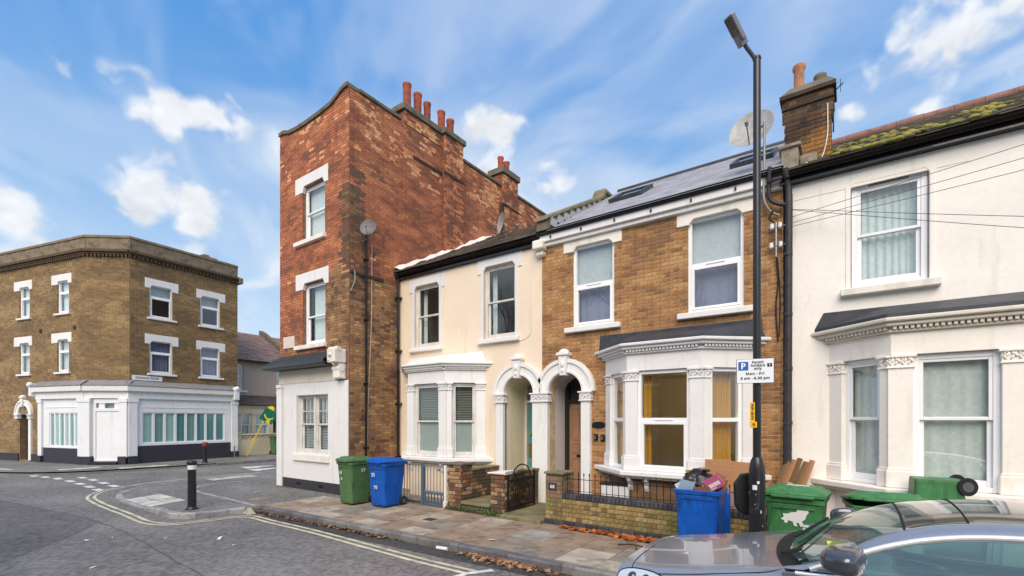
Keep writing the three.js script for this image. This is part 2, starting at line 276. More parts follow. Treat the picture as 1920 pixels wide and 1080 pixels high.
// ================================================================ THE GROUND
const ROAD = -0.11;
{
  const road = structure('road', [new THREE.PlaneGeometry(500, 500, 1, 1).rotateX(-Math.PI / 2).translate(0, ROAD, 0)], M.road);
}
const drop = (x, z) => -0.07 * sstep(-12.4, -13.6, x) * (1 - sstep(-8.3, -9.6, z));                // the kerb is lowered round the corner
const edge = smooth([[16, -6.28], [8, -6.02], [0, -5.75], [-3.65, -5.63], [-5.6, -5.55], [-8, -5.47], [-10.6, -5.4], [-10.98, -5.32], [-11.1, -4.8], [-11.22, -4.2], [-11.5, -3.97], [-12.7, -3.95], [-14.1, -3.97], [-15.2, -4.02], [-16.2, -4.2], [-17, -4.62], [-17.7, -5.35], [-18.1, -6.3], [-18.2, -7.8], [-18.15, -9.7], [-18.3, -15], [-18.9, -32]], 150);
const inset = (path, o) => path.map((p, i) => { const a = path[Math.max(0, i - 1)], b = path[Math.min(path.length - 1, i + 1)], dx = b[0] - a[0], dz = b[1] - a[1], l = Math.hypot(dx, dz); return [p[0] - dz / l * o, p[1] + dx / l * o]; });
{
  const k0 = edge.findIndex((p) => p[0] < -12.2 && p[1] > -4.2), inner = edge.map((p, i) => inset(edge, -0.0)[i]);
  const in1 = inset(edge, -0.13).map((p) => p), in7 = inset(edge, -0.75);
  const bound = edge.map((p, i) => (i < k0 ? inset(edge, 0)[i] : p));
  // flat field of asphalt footway, and the ramp towards the lowered kerb
  const a = [], inA = inset(edge, 0.1), inB = inset(edge, 0.8);
  edge.forEach((p, i) => a.push(i < k0 ? inA[i] : inB[i]));
  const poly = [...a, [-13, -32], [16, -32]];
  structure('pavement', [flat(poly, 0), ribbon(edge.slice(k0), -0.1, -0.8, (x, z) => 0).translate(0, 0, 0), ribbon(edge.slice(k0 - 3, k0 + 2), -0.1, -0.85, -0.003)].map((g, i) => {
    if (i === 1) { const P = g.attributes.position; for (let k = 0; k < P.count; k++) { const x = P.getX(k), z = P.getZ(k); let d = 1e9; for (let e = k0; e < edge.length; e++) d = Math.min(d, Math.hypot(edge[e][0] - x, edge[e][1] - z)); P.setY(k, d < 0.4 ? drop(x, z) : 0); } g.computeVertexNormals(); }
    return g;
  }), M.pave);
  // kerb stones, one by one
  const kerb = new THREE.Group(); kerb.name = 'kerb'; kerb.userData.kind = 'structure'; scene.add(kerb);
  const tones = [0x8b8985, 0x807e7b, 0x979590, 0x77767a].map((c) => std(c, { map: T.stone, bumpMap: N.stone, bumpScale: 0.006 })), pale = [0xb4b2af, 0xa9a8a6, 0xbdbbb6].map((c) => std(c, { map: T.stone, bumpMap: N.stone, bumpScale: 0.005 }));
  const line = new THREE.CatmullRomCurve3(edge.map(([x, z]) => new THREE.Vector3(x, 0, z))), len = line.getLength(), q = rng(17);
  for (let s = 0; s < len - 0.3;) {
    const p0 = line.getPointAt(s / len), straight = p0.x > -10.3 || p0.z < -9, l = straight ? 0.915 : 0.31, e0 = s + 0.004, e1 = Math.min(len, s + l - 0.004); s += l;
    const dy = (q() - 0.5) * 0.008, sec = (e) => { const p = line.getPointAt(e / len), t = line.getTangentAt(e / len), h = drop(p.x, p.z) + 0.012 + dy, at = (o, y) => [p.x + t.z * o, y, p.z - t.x * o]; return [at(0, -0.25), at(0, h - 0.022), at(-0.02, h), at(-0.135, h), at(-0.135, -0.25)]; };
    const A = sec(e0), B = sec(e1), v = []; for (let i = 0; i < 4; i++) v.push(...A[i], ...B[i], ...B[i + 1], ...A[i], ...B[i + 1], ...A[i + 1]);
    for (const S of [A, B]) v.push(...S[0], ...S[1], ...S[2], ...S[0], ...S[2], ...S[3], ...S[0], ...S[3], ...S[4]);
    const g = new THREE.BufferGeometry(); g.setAttribute('position', new THREE.Float32BufferAttribute(v, 3)); g.computeVertexNormals();
    const set = p0.x < -10.9 ? pale : tones; obj('kerb_stone', [g], set[ways(q(), set.length)], kerb);
  }
  // the old kerb line that still shows flush in the corner footway
  const old = smooth([[-11.1, -5.41], [-12.28, -5.47], [-14.6, -5.56], [-15.4, -5.8], [-15.95, -6.5], [-15.8, -7.3]], 40);
  structure('old_kerb_line', [ribbon(old, -0.06, 0.06, 0.005)], M.kerbPale);
  // gutter strip of dark damp tarmac by the kerb
  structure('gutter_strip', [ribbon(edge.slice(0, edge.findIndex((p) => p[0] < -10.8)), 0.0, 0.34, ROAD + 0.004)], std(0x605c5a, { map: T.asphalt, bumpMap: N.asphalt, bumpScale: 0.012, roughness: 0.9 }));
  // older paler tarmac of the parking bay, and a patched strip
  structure('parking_bay_surface', [flat([[-6.15, -2.4], [-5.95, -3.6], [-5.76, -4.9], [-4.8, -5.0], [-3, -5.05], [9, -5.4], [9, -2.4]], ROAD + 0.005)], M.roadOld);
  structure('tarmac_patch', [flat([[-26, -1.2], [-12.6, -3.0], [-11.5, -2.4], [-9, -0.4], [-20, 2]], ROAD + 0.004)], std(0x898682, { map: T.asphalt, bumpMap: N.asphalt, bumpScale: 0.007, roughness: 0.95 }));
  // joints between lanes of tarmac
  const joint = (pts) => structure('tarmac_joint', [ribbon(smooth(pts, 60).map(([x, z], i) => [x + 0.01 * Math.sin(i * 1.7), z + 0.012 * Math.sin(i * 2.3)]), -0.006, 0.007, ROAD + 0.0075)], std(0x6d6a66, { map: T.stone }));
  joint([[-30, -0.6], [-20, -1.9], [-12.4, -2.95], [-8, -2.8], [-6.1, -2.7]]); joint([[-26, 1.2], [-16, -0.4], [-9, -1.2], [-5, -1.4]]); joint([[-19.6, -4.6], [-20.2, -8], [-20.6, -16]]);
  // far corner footway
  const far = smooth([[-44, 3.5], [-33, -0.4], [-27.4, -2.7], [-25.6, -3.35], [-24.5, -4.1], [-23.85, -5.0], [-23.5, -6.65], [-23.15, -9.15], [-23.08, -11], [-23.3, -16], [-24.2, -32]], 70);
  structure('far_pavement', [flat([...inset(far, -0.12), [-50, -32], [-50, 5]], 0)], M.pave);
  const fk = new THREE.Group(); fk.name = 'far_kerb'; fk.userData.kind = 'structure'; scene.add(fk);
  for (let i = 0; i < far.length - 1; i++) { const t = far[i], h = -0.06 * sstep(-9.6, -8.6, t[1]); obj('kerb_stone', [ribbon([far[i], far[i + 1]], 0, 0.14, h + 0.008), (() => { const a = far[i], b = far[i + 1], v = [a[0], h + 0.008, a[1], b[0], h + 0.008, b[1], b[0], -0.2, b[1], a[0], h + 0.008, a[1], b[0], -0.2, b[1], a[0], -0.2, a[1]], g = new THREE.BufferGeometry(); g.setAttribute('position', new THREE.Float32BufferAttribute(v, 3)); g.computeVertexNormals(); return g; })()], M.kerb, fk); }
  // painted markings
  const mark = (name, list, m) => structure(name, list, m);
  const y1 = smooth([[-4.19, -5.02], [-5.19, -5.0], [-6.48, -5.04], [-8.13, -5.1], [-9.5, -5.08], [-10.6, -5.02], [-10.84, -4.5], [-11.0, -3.85], [-11.35, -3.62], [-13.04, -3.62], [-15.3, -3.68], [-16.5, -3.82], [-17.4, -4.2], [-18.1, -4.9], [-18.55, -5.7], [-18.7, -6.6], [-18.75, -8], [-18.65, -10.1], [-18.8, -15]], 170);
  mark('yellow_line', [ribbon(y1, -0.035, 0.035, ROAD + 0.009)], M.yellow);
  mark('yellow_line', [ribbon(y1, 0.11, 0.18, ROAD + 0.009)], M.yellow);
  mark('bay_end_marking', [flat([[-4.27, -4.9], [-4.17, -4.86], [-3.98, -5.16], [-4.08, -5.2]], ROAD + 0.013), flat([[-4.4, -4.2], [-4.28, -4.2], [-4.18, -4.86], [-4.27, -4.9]], ROAD + 0.013)], M.whiteLine);
  const dash = (x, z, l = 0.62, w = 0.2) => mark('give_way_dash', [flat([[x - l / 2, z - w / 2], [x + l / 2, z - w / 2], [x + l / 2, z + w / 2], [x - l / 2, z + w / 2]], ROAD + 0.009)], M.whiteLine);
  for (const [x, z] of [[-22.57, -4.24], [-21.34, -4.31], [-20.2, -4.32], [-19.09, -4.3], [-18.05, -4.27], [-23.56, -4.09], [-24.33, -3.93], [-22.28, -4.82], [-21.14, -4.86], [-19.87, -4.83], [-18.72, -4.8]]) dash(x, z);
  mark('stop_line', [flat([[-29.5, -3.0], [-26.8, -3.78], [-26.7, -3.6], [-29.4, -2.8]], 0.005)], M.whiteLine);
  mark('hump_marking', [flat([[-21.6, -9.9], [-20.6, -9.75], [-21.2, -11.2]], ROAD + 0.006)], M.whiteLine);
  mark('hump_marking', [flat([[-20.35, -9.6], [-19.4, -9.5], [-20, -11]], ROAD + 0.006)], M.whiteLine);
  mark('ramp_line', [ribbon([[-24.0, -5.2], [-22.6, -6.6], [-22.3, -8], [-22.2, -12]], -0.04, 0.04, ROAD + 0.006)], M.kerbPale);
  // tactile slabs at the crossings; they follow the ramp down to the lowered kerb
  const rampY = (x, z) => { if (x < -20) return 0; let d = 1e9; for (let e = k0; e < edge.length; e++) d = Math.min(d, Math.hypot(edge[e][0] - x, edge[e][1] - z)); return drop(x, z) * (1 - Math.min(1, Math.max(0, (d - 0.1) / 0.7))); };
  const slabs = (name, o, a, b, na, nb) => { const g = new THREE.Group(); g.name = numbered(name); g.userData.kind = 'structure'; scene.add(g); for (let i = 0; i < na; i++) for (let j = 0; j < nb; j++) { const P = (u, v) => [o[0] + a[0] * u / na + b[0] * v / nb, o[1] + a[1] * u / na + b[1] * v / nb]; const c4 = [P(i + 0.02, j + 0.02), P(i + 0.98, j + 0.02), P(i + 0.98, j + 0.98), P(i + 0.02, j + 0.98)].map(([x, z]) => [x, rampY(x, z) + 0.008, z]), quad = new THREE.BufferGeometry(); quad.setAttribute('position', new THREE.Float32BufferAttribute([...c4[0], ...c4[3], ...c4[2], ...c4[0], ...c4[2], ...c4[1]], 3)); quad.computeVertexNormals(); obj('slab', [quad], std([0xdfdace, 0xd6d2c6, 0xe6e1d4][(i * 5 + j * 2) % 3], { map: T.stone }), g); } };
  slabs('tactile_paving', [-14.94, -4.79], [1.72, 0], [0, 0.74], 4, 2);
  slabs('tactile_paving', [-17.35, -8.25], [0.62, 0], [0, 1.44], 2, 4);
  slabs('tactile_paving', [-25.35, -6.0], [0.6, 0], [0, 1.3], 1, 3);
  slabs('tactile_paving', [-24.1, -8.0], [0.6, 0.06], [-0.1, 1.7], 1, 4);
  // footway slabs: columns across the pavement, broken at random, each a slab of its own
  const foot = new THREE.Group(); foot.name = 'paving_slabs'; foot.userData.kind = 'structure'; scene.add(foot);
  const sm = [0xb39c86, 0xa8917b, 0xbfb29c, 0xb0aa9e, 0xa69079, 0xc4b9a5, 0xb29d88, 0x9d9284].map((c) => std(c, { map: T.stone, bumpMap: N.stone, bumpScale: 0.004, roughness: 0.9 })), q2 = rng(23);
  let col = 0;
  for (let x = -11.0; x < 7; x += 0.632, col++) {
    const zk = -5.75 - 0.033 * (x + 0.3) - 0.15, zb = x > -9 ? -7.68 : -7.46, lead = col % 2 ? 0.38 : 0.75; let z = zk;
    for (let k = 0; z > zb + 0.02; k++) {
      let l = k === 0 ? lead : 0.62 + q2() * 0.28; if (z - l < zb + 0.2) l = z - zb;
      const z1 = z - l, t = (q2() - 0.5) * 0.006;
      const x0 = x + 0.004, x1 = x + 0.628; if (!(x < -10.7 && z1 < -7.3)) obj('slab', [box(I, x0, x1, -0.05, 0.014 + t, z1 + 0.004, z - 0.004, 0.004)], sm[ways(Math.pow(q2(), 1.0), sm.length)], foot);
      z = z1;
    }
  }
}

// ================================================================ PARTS THAT THE HOUSES SHARE
function ring(m, s0, s1, y0, y1, n0, n1, w, wb = w, wt = w) { return [box(m, s0, s0 + w, y0, y1, n0, n1, 0.006), box(m, s1 - w, s1, y0, y1, n0, n1, 0.006), box(m, s0 + w, s1 - w, y0, y0 + wb, n0, n1 - 0.002, 0.006), box(m, s0 + w, s1 - w, y1 - wt, y1, n0, n1 - 0.002, 0.006)]; }
function curtainGeo(m, s0, s1, y0, y1, n, folds, amp = 0.03) { return grid((u, v) => [s0 + (s1 - s0) * u, y0 + (y1 - y0) * v, n + amp * Math.sin(u * folds * 6.283 + Math.sin(u * 9) * 0.9) * (1 - 0.25 * v)], Math.max(12, folds * 10), 2).applyMatrix4(m); }
function blindGeo(m, s0, s1, y0, y1, n, step = 0.05) { const g = []; for (let y = y0; y < y1; y += step) g.push(new THREE.BoxGeometry(s1 - s0, 0.002, 0.045).rotateX(0.6).translate((s0 + s1) / 2, y, n).applyMatrix4(m)); return g; }
// a window is its frame, with panes and what hangs behind them as children; n is the front of the frame
function win(house, m, o) {
  const { s0, s1, y0, y1, n, kind = 'sash', tr, mat = M.upvc, glass = M.glass, fw = 0.055 } = o, g = ring(m, s0, s1, y0, y1, n - 0.09, n, fw, fw, fw), sw = o.sw ?? 0.05, panes = [];
  if (kind === 'sash') {
    g.push(ring(m, s0 + fw, s1 - fw, tr - 0.02, y1 - fw, n - 0.045, n - 0.012, sw * 0.8, 0.045, sw * 0.8), ring(m, s0 + fw, s1 - fw, y0 + fw, tr + 0.022, n - 0.085, n - 0.05, sw, 0.08, 0.045));
    panes.push([s0 + fw + sw * 0.7, s1 - fw - sw * 0.7, tr, y1 - fw - sw * 0.7, n - 0.03], [s0 + fw + sw * 0.9, s1 - fw - sw * 0.9, y0 + fw + 0.07, tr, n - 0.07]);
  } else if (kind === 'toplight') {                                    // fixed light under an opening vent, or the other way round
    g.push(box(m, s0 + fw, s1 - fw, tr - 0.035, tr + 0.035, n - 0.085, n - 0.004, 0.006));
    if (o.lower) g.push(ring(m, s0 + fw, s1 - fw, y0 + fw, tr - 0.035, n - 0.06, n + 0.012, 0.05));
    if (o.upper) g.push(ring(m, s0 + fw, s1 - fw, tr + 0.035, y1 - fw, n - 0.06, n + 0.012, 0.05));
    const a = o.lower ? 0.045 : 0, b = o.upper ? 0.045 : 0;
    panes.push([s0 + fw + b - 0.005, s1 - fw - b + 0.005, tr + 0.03 + b, y1 - fw - b + 0.005, n - 0.03], [s0 + fw + a - 0.005, s1 - fw - a + 0.005, y0 + fw + a - 0.005, tr - 0.03 - a, n - 0.025]);
  } else panes.push([s0 + fw - 0.005, s1 - fw + 0.005, y0 + fw - 0.005, y1 - fw + 0.005, n - 0.04]);
  for (const [a, b, c, d] of o.bars ?? []) g.push(box(m, a, b, c, d, n - 0.055, n - 0.02));
  if (o.vent) g.push(box(m, (s0 + s1) / 2 - 0.17, (s0 + s1) / 2 + 0.17, tr - 0.01, tr + 0.012, n - 0.02, n + 0.014, 0.004));
  const w = obj('window', g, mat, house);
  panes.forEach(([a, b, c, d, k]) => obj('pane', [new THREE.PlaneGeometry(b - a, d - c).translate((a + b) / 2, (c + d) / 2, k).applyMatrix4(m)], glass, w));
  for (const c of o.behind ?? []) obj(c.name, [c.g(s0, s1, y0, y1)], c.m, w);
  return w;
}
const hang = (name, mat, m, n, folds, a = 0.05, b = 0.05, c = 0.05, d = 0.05, amp) => ({ name, m: mat, g: (s0, s1, y0, y1) => curtainGeo(m, s0 + a, s1 - b, y0 + c, y1 - d, n, folds, amp) });
const shade = (name, mat, m, n, f0, f1) => ({ name, m: mat, g: (s0, s1, y0, y1) => new THREE.BoxGeometry(s1 - s0 - 0.04, (y1 - y0) * (f1 - f0), 0.006).translate((s0 + s1) / 2, y0 + (y1 - y0) * (f0 + f1) / 2, n).applyMatrix4(m) });
// a stone head with dropped shoulders over a window opening
function lintel(house, m, s0, s1, y0, y1, a, b, n0, n1, mat, rise = 0.06) {
  const yi = y0 + rise, c = Math.min(0.07, (a - s0) * 0.5);
  return obj('lintel', [plate(m, [[s0, y1], [s0, y0], [a - 0.01, y0], [a, y0 + 0.03], [a + c, yi + 0.04], [b - c, yi + 0.04], [b, y0 + 0.03], [b + 0.01, y0], [s1, y0], [s1, y1]], n0, n1, [], 0.008)], mat, house);
}
function sill(house, m, s0, s1, y0, y1, n0, n1, mat) { return obj('sill', [box(m, s0, s1, y0, y1, n0, n1, 0.015)], mat, house); }
// rooms behind the windows: five sides, open to the front wall
function room(house, m, s0, s1, y0, y1, n0, n1, mat) {
  return obj('room', [new THREE.PlaneGeometry(s1 - s0, y1 - y0).translate((s0 + s1) / 2, (y0 + y1) / 2, n0).applyMatrix4(m), ...[s0, s1].map((s) => new THREE.PlaneGeometry(n1 - n0, y1 - y0).rotateY(Math.PI / 2).translate(s, (y0 + y1) / 2, (n0 + n1) / 2).applyMatrix4(m)), ...[y0, y1].map((y) => new THREE.PlaneGeometry(s1 - s0, n1 - n0).rotateX(Math.PI / 2).translate((s0 + s1) / 2, y, (n0 + n1) / 2).applyMatrix4(m))], mat, house);
}
// carved capital: two mouldings with a band of leaves between them, on the outer faces of a pier
function capital(m, s0, s1, y0, y1, n0, n1) {
  const g = [box(m, s0 - 0.035, s1 + 0.035, y1 - 0.035, y1, n0, n1 + 0.035, 0.008), box(m, s0 - 0.02, s1 + 0.02, y0, y0 + 0.025, n0, n1 + 0.02, 0.008), box(m, s0 - 0.004, s1 + 0.004, y0 + 0.02, y1 - 0.03, n0, n1 + 0.004)];
  const w = s1 - s0, k = Math.max(2, Math.round(w / 0.075)), h = y1 - y0 - 0.06;
  for (let i = 0; i < k; i++) for (let e = 0; e < 2; e++) {
    const s = s0 + w * (i + 0.5) / k, tilt = (i % 2 ? 1 : -1) * 0.6;
    g.push(new THREE.SphereGeometry(0.5, 8, 6).scale(0.03, h * 0.55, 0.03).rotateZ(tilt * (e ? 1 : -0.7)).translate(s + (e ? 0.012 : -0.012), y0 + 0.03 + h * (0.5 + (e - 0.5) * 0.25), n1 + 0.012 + e * 0.006).applyMatrix4(m));
    if (e) g.push(new THREE.TorusGeometry(0.018, 0.008, 5, 8).translate(s, y1 - 0.055, n1 + 0.016).applyMatrix4(m));
  }
  for (const s of [s0, s1]) for (let i = 0; i < 2; i++) g.push(new THREE.SphereGeometry(0.5, 8, 6).scale(0.03, h * 0.8, 0.05).translate(s, y0 + 0.03 + h / 2, n1 - 0.03 - i * 0.07).applyMatrix4(m));
  return g;
}
const offsetBay = (b, o, ends = o) => { // trapezium (s, n) grown outwards by o
  const [s0, f0, f1, s1, d] = b, w = f0 - s0, t = Math.hypot(w, d), dx = o * (t - w) / d, dd = d + o; return [[s0 - ends * t / d, 0], [f0 - dx, dd], [f1 + dx, dd], [s1 + ends * t / d, 0]];
};
// canted bay: [left on the wall, left front corner, right front corner, right on the wall, projection]
function bayWindow(house, m, b, o) {
  const trim = o.trim, P = offsetBay(b, 0), faces = [0, 1, 2].map((i) => { const a = P[i], c = P[i + 1], d = [c[0] - a[0], c[1] - a[1]], l = Math.hypot(...d), e = m.elements, ox = e[12] + a[0] * e[0] + a[1] * e[8], oz = e[14] + a[0] * e[2] + a[1] * e[10], dx = (d[0] * e[0] + d[1] * e[8]) / l, dz = (d[0] * e[2] + d[1] * e[10]) / l; return { m: frame(ox, oz, dx, dz), l }; });
  const back = (q, n) => [...q.map(([s, k]) => [s, k]), [q[3][0], n], [q[0][0], n]];
  obj('bay_sill', [prism(m, offsetBay(b, 0.17), 0.945, 1.035, 0.015), prism(m, offsetBay(b, 0.1), 0.90, 0.944, 0.01)], trim, house);
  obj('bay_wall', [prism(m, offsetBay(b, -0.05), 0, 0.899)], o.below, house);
  obj('bay_frieze', [plateBay(m, b, 2.885, 3.2)], trim, house);
  const cor = obj('bay_cornice', [prism(m, offsetBay(b, 0.05), 3.2, 3.235, 0.006), prism(m, offsetBay(b, 0.12), 3.28, 3.335, 0.012), prism(m, offsetBay(b, 0.17), 3.336, 3.395, 0.015)], o.cornice ?? trim, house);
  const dent = []; faces.forEach((f) => { for (let s = 0.02; s < f.l - 0.02; s += 0.062) dent.push(box(f.m, s, s + 0.036, 3.236, 3.279, -0.03, 0.09)); }); obj('dentil_course', [dent, prism(m, offsetBay(b, 0.03), 3.235, 3.28)], o.cornice ?? trim, house);
  // roof of the bay, sloping up to the wall
  const q = offsetBay(b, o.roofOver ?? 0.1), v = [], top = o.roofTop ?? 3.7, low = 3.4, w = [[q[0][0] + 0.12, top], [q[1][0] + 0.02, top], [q[2][0] - 0.02, top], [q[3][0] - 0.12, top]], e = new THREE.BufferGeometry(), L = (i, y) => [q[i][0], y, Math.max(0.01, q[i][1])], U = (i) => [w[i][0], w[i][1], 0.012];
  for (let i = 0; i < 3; i++) { v.push(...L(i, low), ...L(i + 1, low), ...L(i + 1, low + 0.05), ...L(i, low), ...L(i + 1, low + 0.05), ...L(i, low + 0.05)); v.push(...L(i, low + 0.05), ...L(i + 1, low + 0.05), ...U(i + 1), ...L(i, low + 0.05), ...U(i + 1), ...U(i)); }
  e.setAttribute('position', new THREE.Float32BufferAttribute(v, 3)); e.computeVertexNormals();
  const rg = [e.applyMatrix4(m)]; if (o.roofBand) rg.push(plate(m, [[q[0][0] + 0.02, low + 0.03], [q[3][0] - 0.02, low + 0.03], [q[3][0] - 0.04, top + 0.03], [q[0][0] + 0.04, top + 0.03]], 0.004, 0.03, [], 0.004));
  obj('bay_roof', rg, o.roof, house);
  // piers with carved capitals and plinths
  const pier = (f, s0, s1, k) => { const p = obj('bay_pier', [box(f.m, s0, s1, 1.035, 2.71, -0.13, 0.0, 0.006)], trim, house); obj('capital', capital(f.m, s0, s1, 2.70, 2.884, -0.13, 0.0), o.trim2 ?? trim, p); obj('plinth', [box(f.m, s0 - 0.03, s1 + 0.03, 1.036, 1.28, -0.13, 0.03, 0.02), box(f.m, s0 - 0.015, s1 + 0.015, 1.279, 1.31, -0.13, 0.016, 0.008)], trim, p); };
  const pw = o.pier ?? 0.2, ew = 0.22, cw = 0.17;
  const F = faces[1]; pier(F, -0.035, pw, 0); pier(F, F.l - pw, F.l + 0.035, 1); pier(faces[0], 0.0, ew); pier(faces[2], faces[2].l - ew, faces[2].l); pier(faces[0], faces[0].l - cw, faces[0].l - 0.004); pier(faces[2], 0.004, cw);
  win(house, F.m, { s0: pw, s1: F.l - pw, y0: 1.04, y1: 2.88, n: -0.05, ...o.front(F.m, pw, F.l - pw) });
  win(house, faces[0].m, { s0: ew, s1: faces[0].l - cw, y0: 1.04, y1: 2.88, n: -0.05, ...o.side(faces[0].m) });
  win(house, faces[2].m, { s0: cw, s1: faces[2].l - ew, y0: 1.04, y1: 2.88, n: -0.05, ...o.side(faces[2].m) });
  const br = []; for (const s of o.brackets ?? []) { const n = b[4] - 0.05; br.push(plate(new THREE.Matrix4().multiplyMatrices(m, new THREE.Matrix4().makeRotationY(-Math.PI / 2).setPosition(s + 0.04, 0, 0)), [[n - 0.05, 0.899], [n + 0.13, 0.899], [n + 0.12, 0.85], [n + 0.06, 0.8], [n + 0.05, 0.72], [n + 0.02, 0.66], [n - 0.05, 0.66]], 0, 0.08, [], 0.008)); }
  for (const g of br) obj('bracket', [g], o.trim2 ?? trim, house);
  return faces;
}
function plateBay(m, b, y0, y1) { return [prism(m, offsetBay(b, 0.0), y0, y1, 0.004)]; }
// a round-headed doorway: moulded arch ring, keystone; c = centre, r = clear half width
function doorArch(house, m, c, r, spring, w, n0, n1, mat) {
  const arc = (q, a0, a1, k) => Array.from({ length: k + 1 }, (_, i) => { const a = a0 + (a1 - a0) * i / k; return [c + Math.cos(a) * q, spring + Math.sin(a) * q]; });
  const half = (q0, q1, d0, d1) => plate(m, [...arc(q1, 0, Math.PI, 28), ...arc(q0, Math.PI, 0, 28)], d0, d1, [], 0.006);
  const a = obj('door_arch', [half(r, r + w * 0.8, n0, n1), half(r + w * 0.72, r + w, n0, n1 + 0.035), half(r + 0.012, r + 0.07, n1 - 0.01, n1 + 0.018)], mat, house);
  const y = spring + r; obj('keystone', [plate(m, [[c - 0.07, y - 0.06], [c + 0.07, y - 0.06], [c + 0.11, y + w + 0.06], [c - 0.11, y + w + 0.06]], n0, n1 + 0.085, [], 0.01), box(m, c - 0.15, c + 0.15, y + w + 0.061, y + w + 0.13, n0, n1 + 0.12, 0.02), new THREE.SphereGeometry(0.12, 12, 8, 0, 6.3, 0, 1.57).scale(1, 0.75, 1).translate(c, y + w + 0.125, n1 + 0.0).applyMatrix4(m), new THREE.SphereGeometry(0.05, 8, 6).scale(1, 1.6, 0.7).translate(c, y + w * 0.6, n1 + 0.085).applyMatrix4(m), new THREE.SphereGeometry(0.04, 8, 6).scale(1, 1.4, 0.7).translate(c, y + w * 0.15, n1 + 0.085).applyMatrix4(m)], mat, a);
  return a;
}
// roof slope of overlapping slates or tiles laid piece by piece
function slates(house, m, s0, s1, pitchFrom, pitchTo, o) {             // pitchFrom, pitchTo: [n, y] of eaves and ridge
  const [na, ya] = pitchFrom, [nb, yb] = pitchTo, L = Math.hypot(nb - na, yb - ya), th = Math.atan2(yb - ya, na - nb), q = rng(o.seed ?? 3), list = [], g = o.gauge, w = o.width; let row = 0;
  const mm = new THREE.Matrix4(), e = new THREE.Euler();
  for (let t = 0; t < L - 0.02; t += g, row++) for (let s = s0 - (row % 2 ? w / 2 : 0); s < s1; s += w) {
    const a = Math.max(s0, s), b = Math.min(s1, s + w - 0.006); if (b - a < 0.04) continue;
    const len = Math.min(g * 1.5, L - t + 0.02), mid = t + len / 2, lift = o.thick * 0.9 + (q() - 0.5) * (o.rough ?? 0.003);
    mm.makeRotationFromEuler(e.set(-(Math.PI / 2 - th) + Math.PI / 2 - 0 + o.thick / g * 0.55 - 0, 0, (q() - 0.5) * 0.006));
    mm.makeRotationX(th - o.thick / (g * 1.1)); const S = new THREE.Matrix4().makeScale(b - a, o.thick, len);
    mm.multiply(S); mm.setPosition((a + b) / 2, ya + Math.sin(th) * mid + lift * Math.cos(th), na - Math.cos(th) * mid + lift * Math.sin(th));
    list.push({ m: mm.clone().premultiply(m), c: ways(q(), o.palette.length) });
  }
  pieces(house, o.name, o.rest, list, o.palette, { map: T.stone, mat: { roughness: o.roughness ?? 0.7 }, limit: o.limit ?? 300 });
}
function gutterRun(m, s0, s1, y, n, r = 0.06) { const g = new THREE.CylinderGeometry(r, r, s1 - s0, 12, 1, true, Math.PI * 0.5, Math.PI).rotateZ(Math.PI / 2).translate((s0 + s1) / 2, y, n); return g.applyMatrix4(m); }
const hexes = (a) => a.map((c) => lin(c));
// tones of one brick batch: brought nearer to their mean by `even`
const brighter = (k, a, even = 0.4) => { const m = new THREE.Color(0, 0, 0); a.forEach((c) => m.add(lin(c).multiplyScalar(1 / a.length))); return a.map((c) => { const o = lin(c).lerp(m, even), g = (o.r + o.g + o.b) / 3; return o.lerp(new THREE.Color(g, g, g), 0.1).multiplyScalar(k); }); };

// ================================================================ THE TERRACE (front walls in the plane z = -9.15)
const ZF = -9.15, FM = frame(0, ZF);
const arcHole = (c, r, spring, y0) => [[c - r, y0], ...Array.from({ length: 17 }, (_, i) => { const a = Math.PI - Math.PI * i / 16; return [c + Math.cos(a) * r, spring + Math.sin(a) * r]; }), [c + r, y0]];
const SPRING = 2.585, ARC = 0.415, CA = -6.325, CB = -5.09;             // the two door arches side by side
const BAYS = { cream: [-10.16, -9.42, -8.1, -7.36, 0.66], brick: [-4.15, -3.42, -2.08, -1.35, 0.66], white: [-0.28, 0.46, 1.8, 2.54, 0.66] };

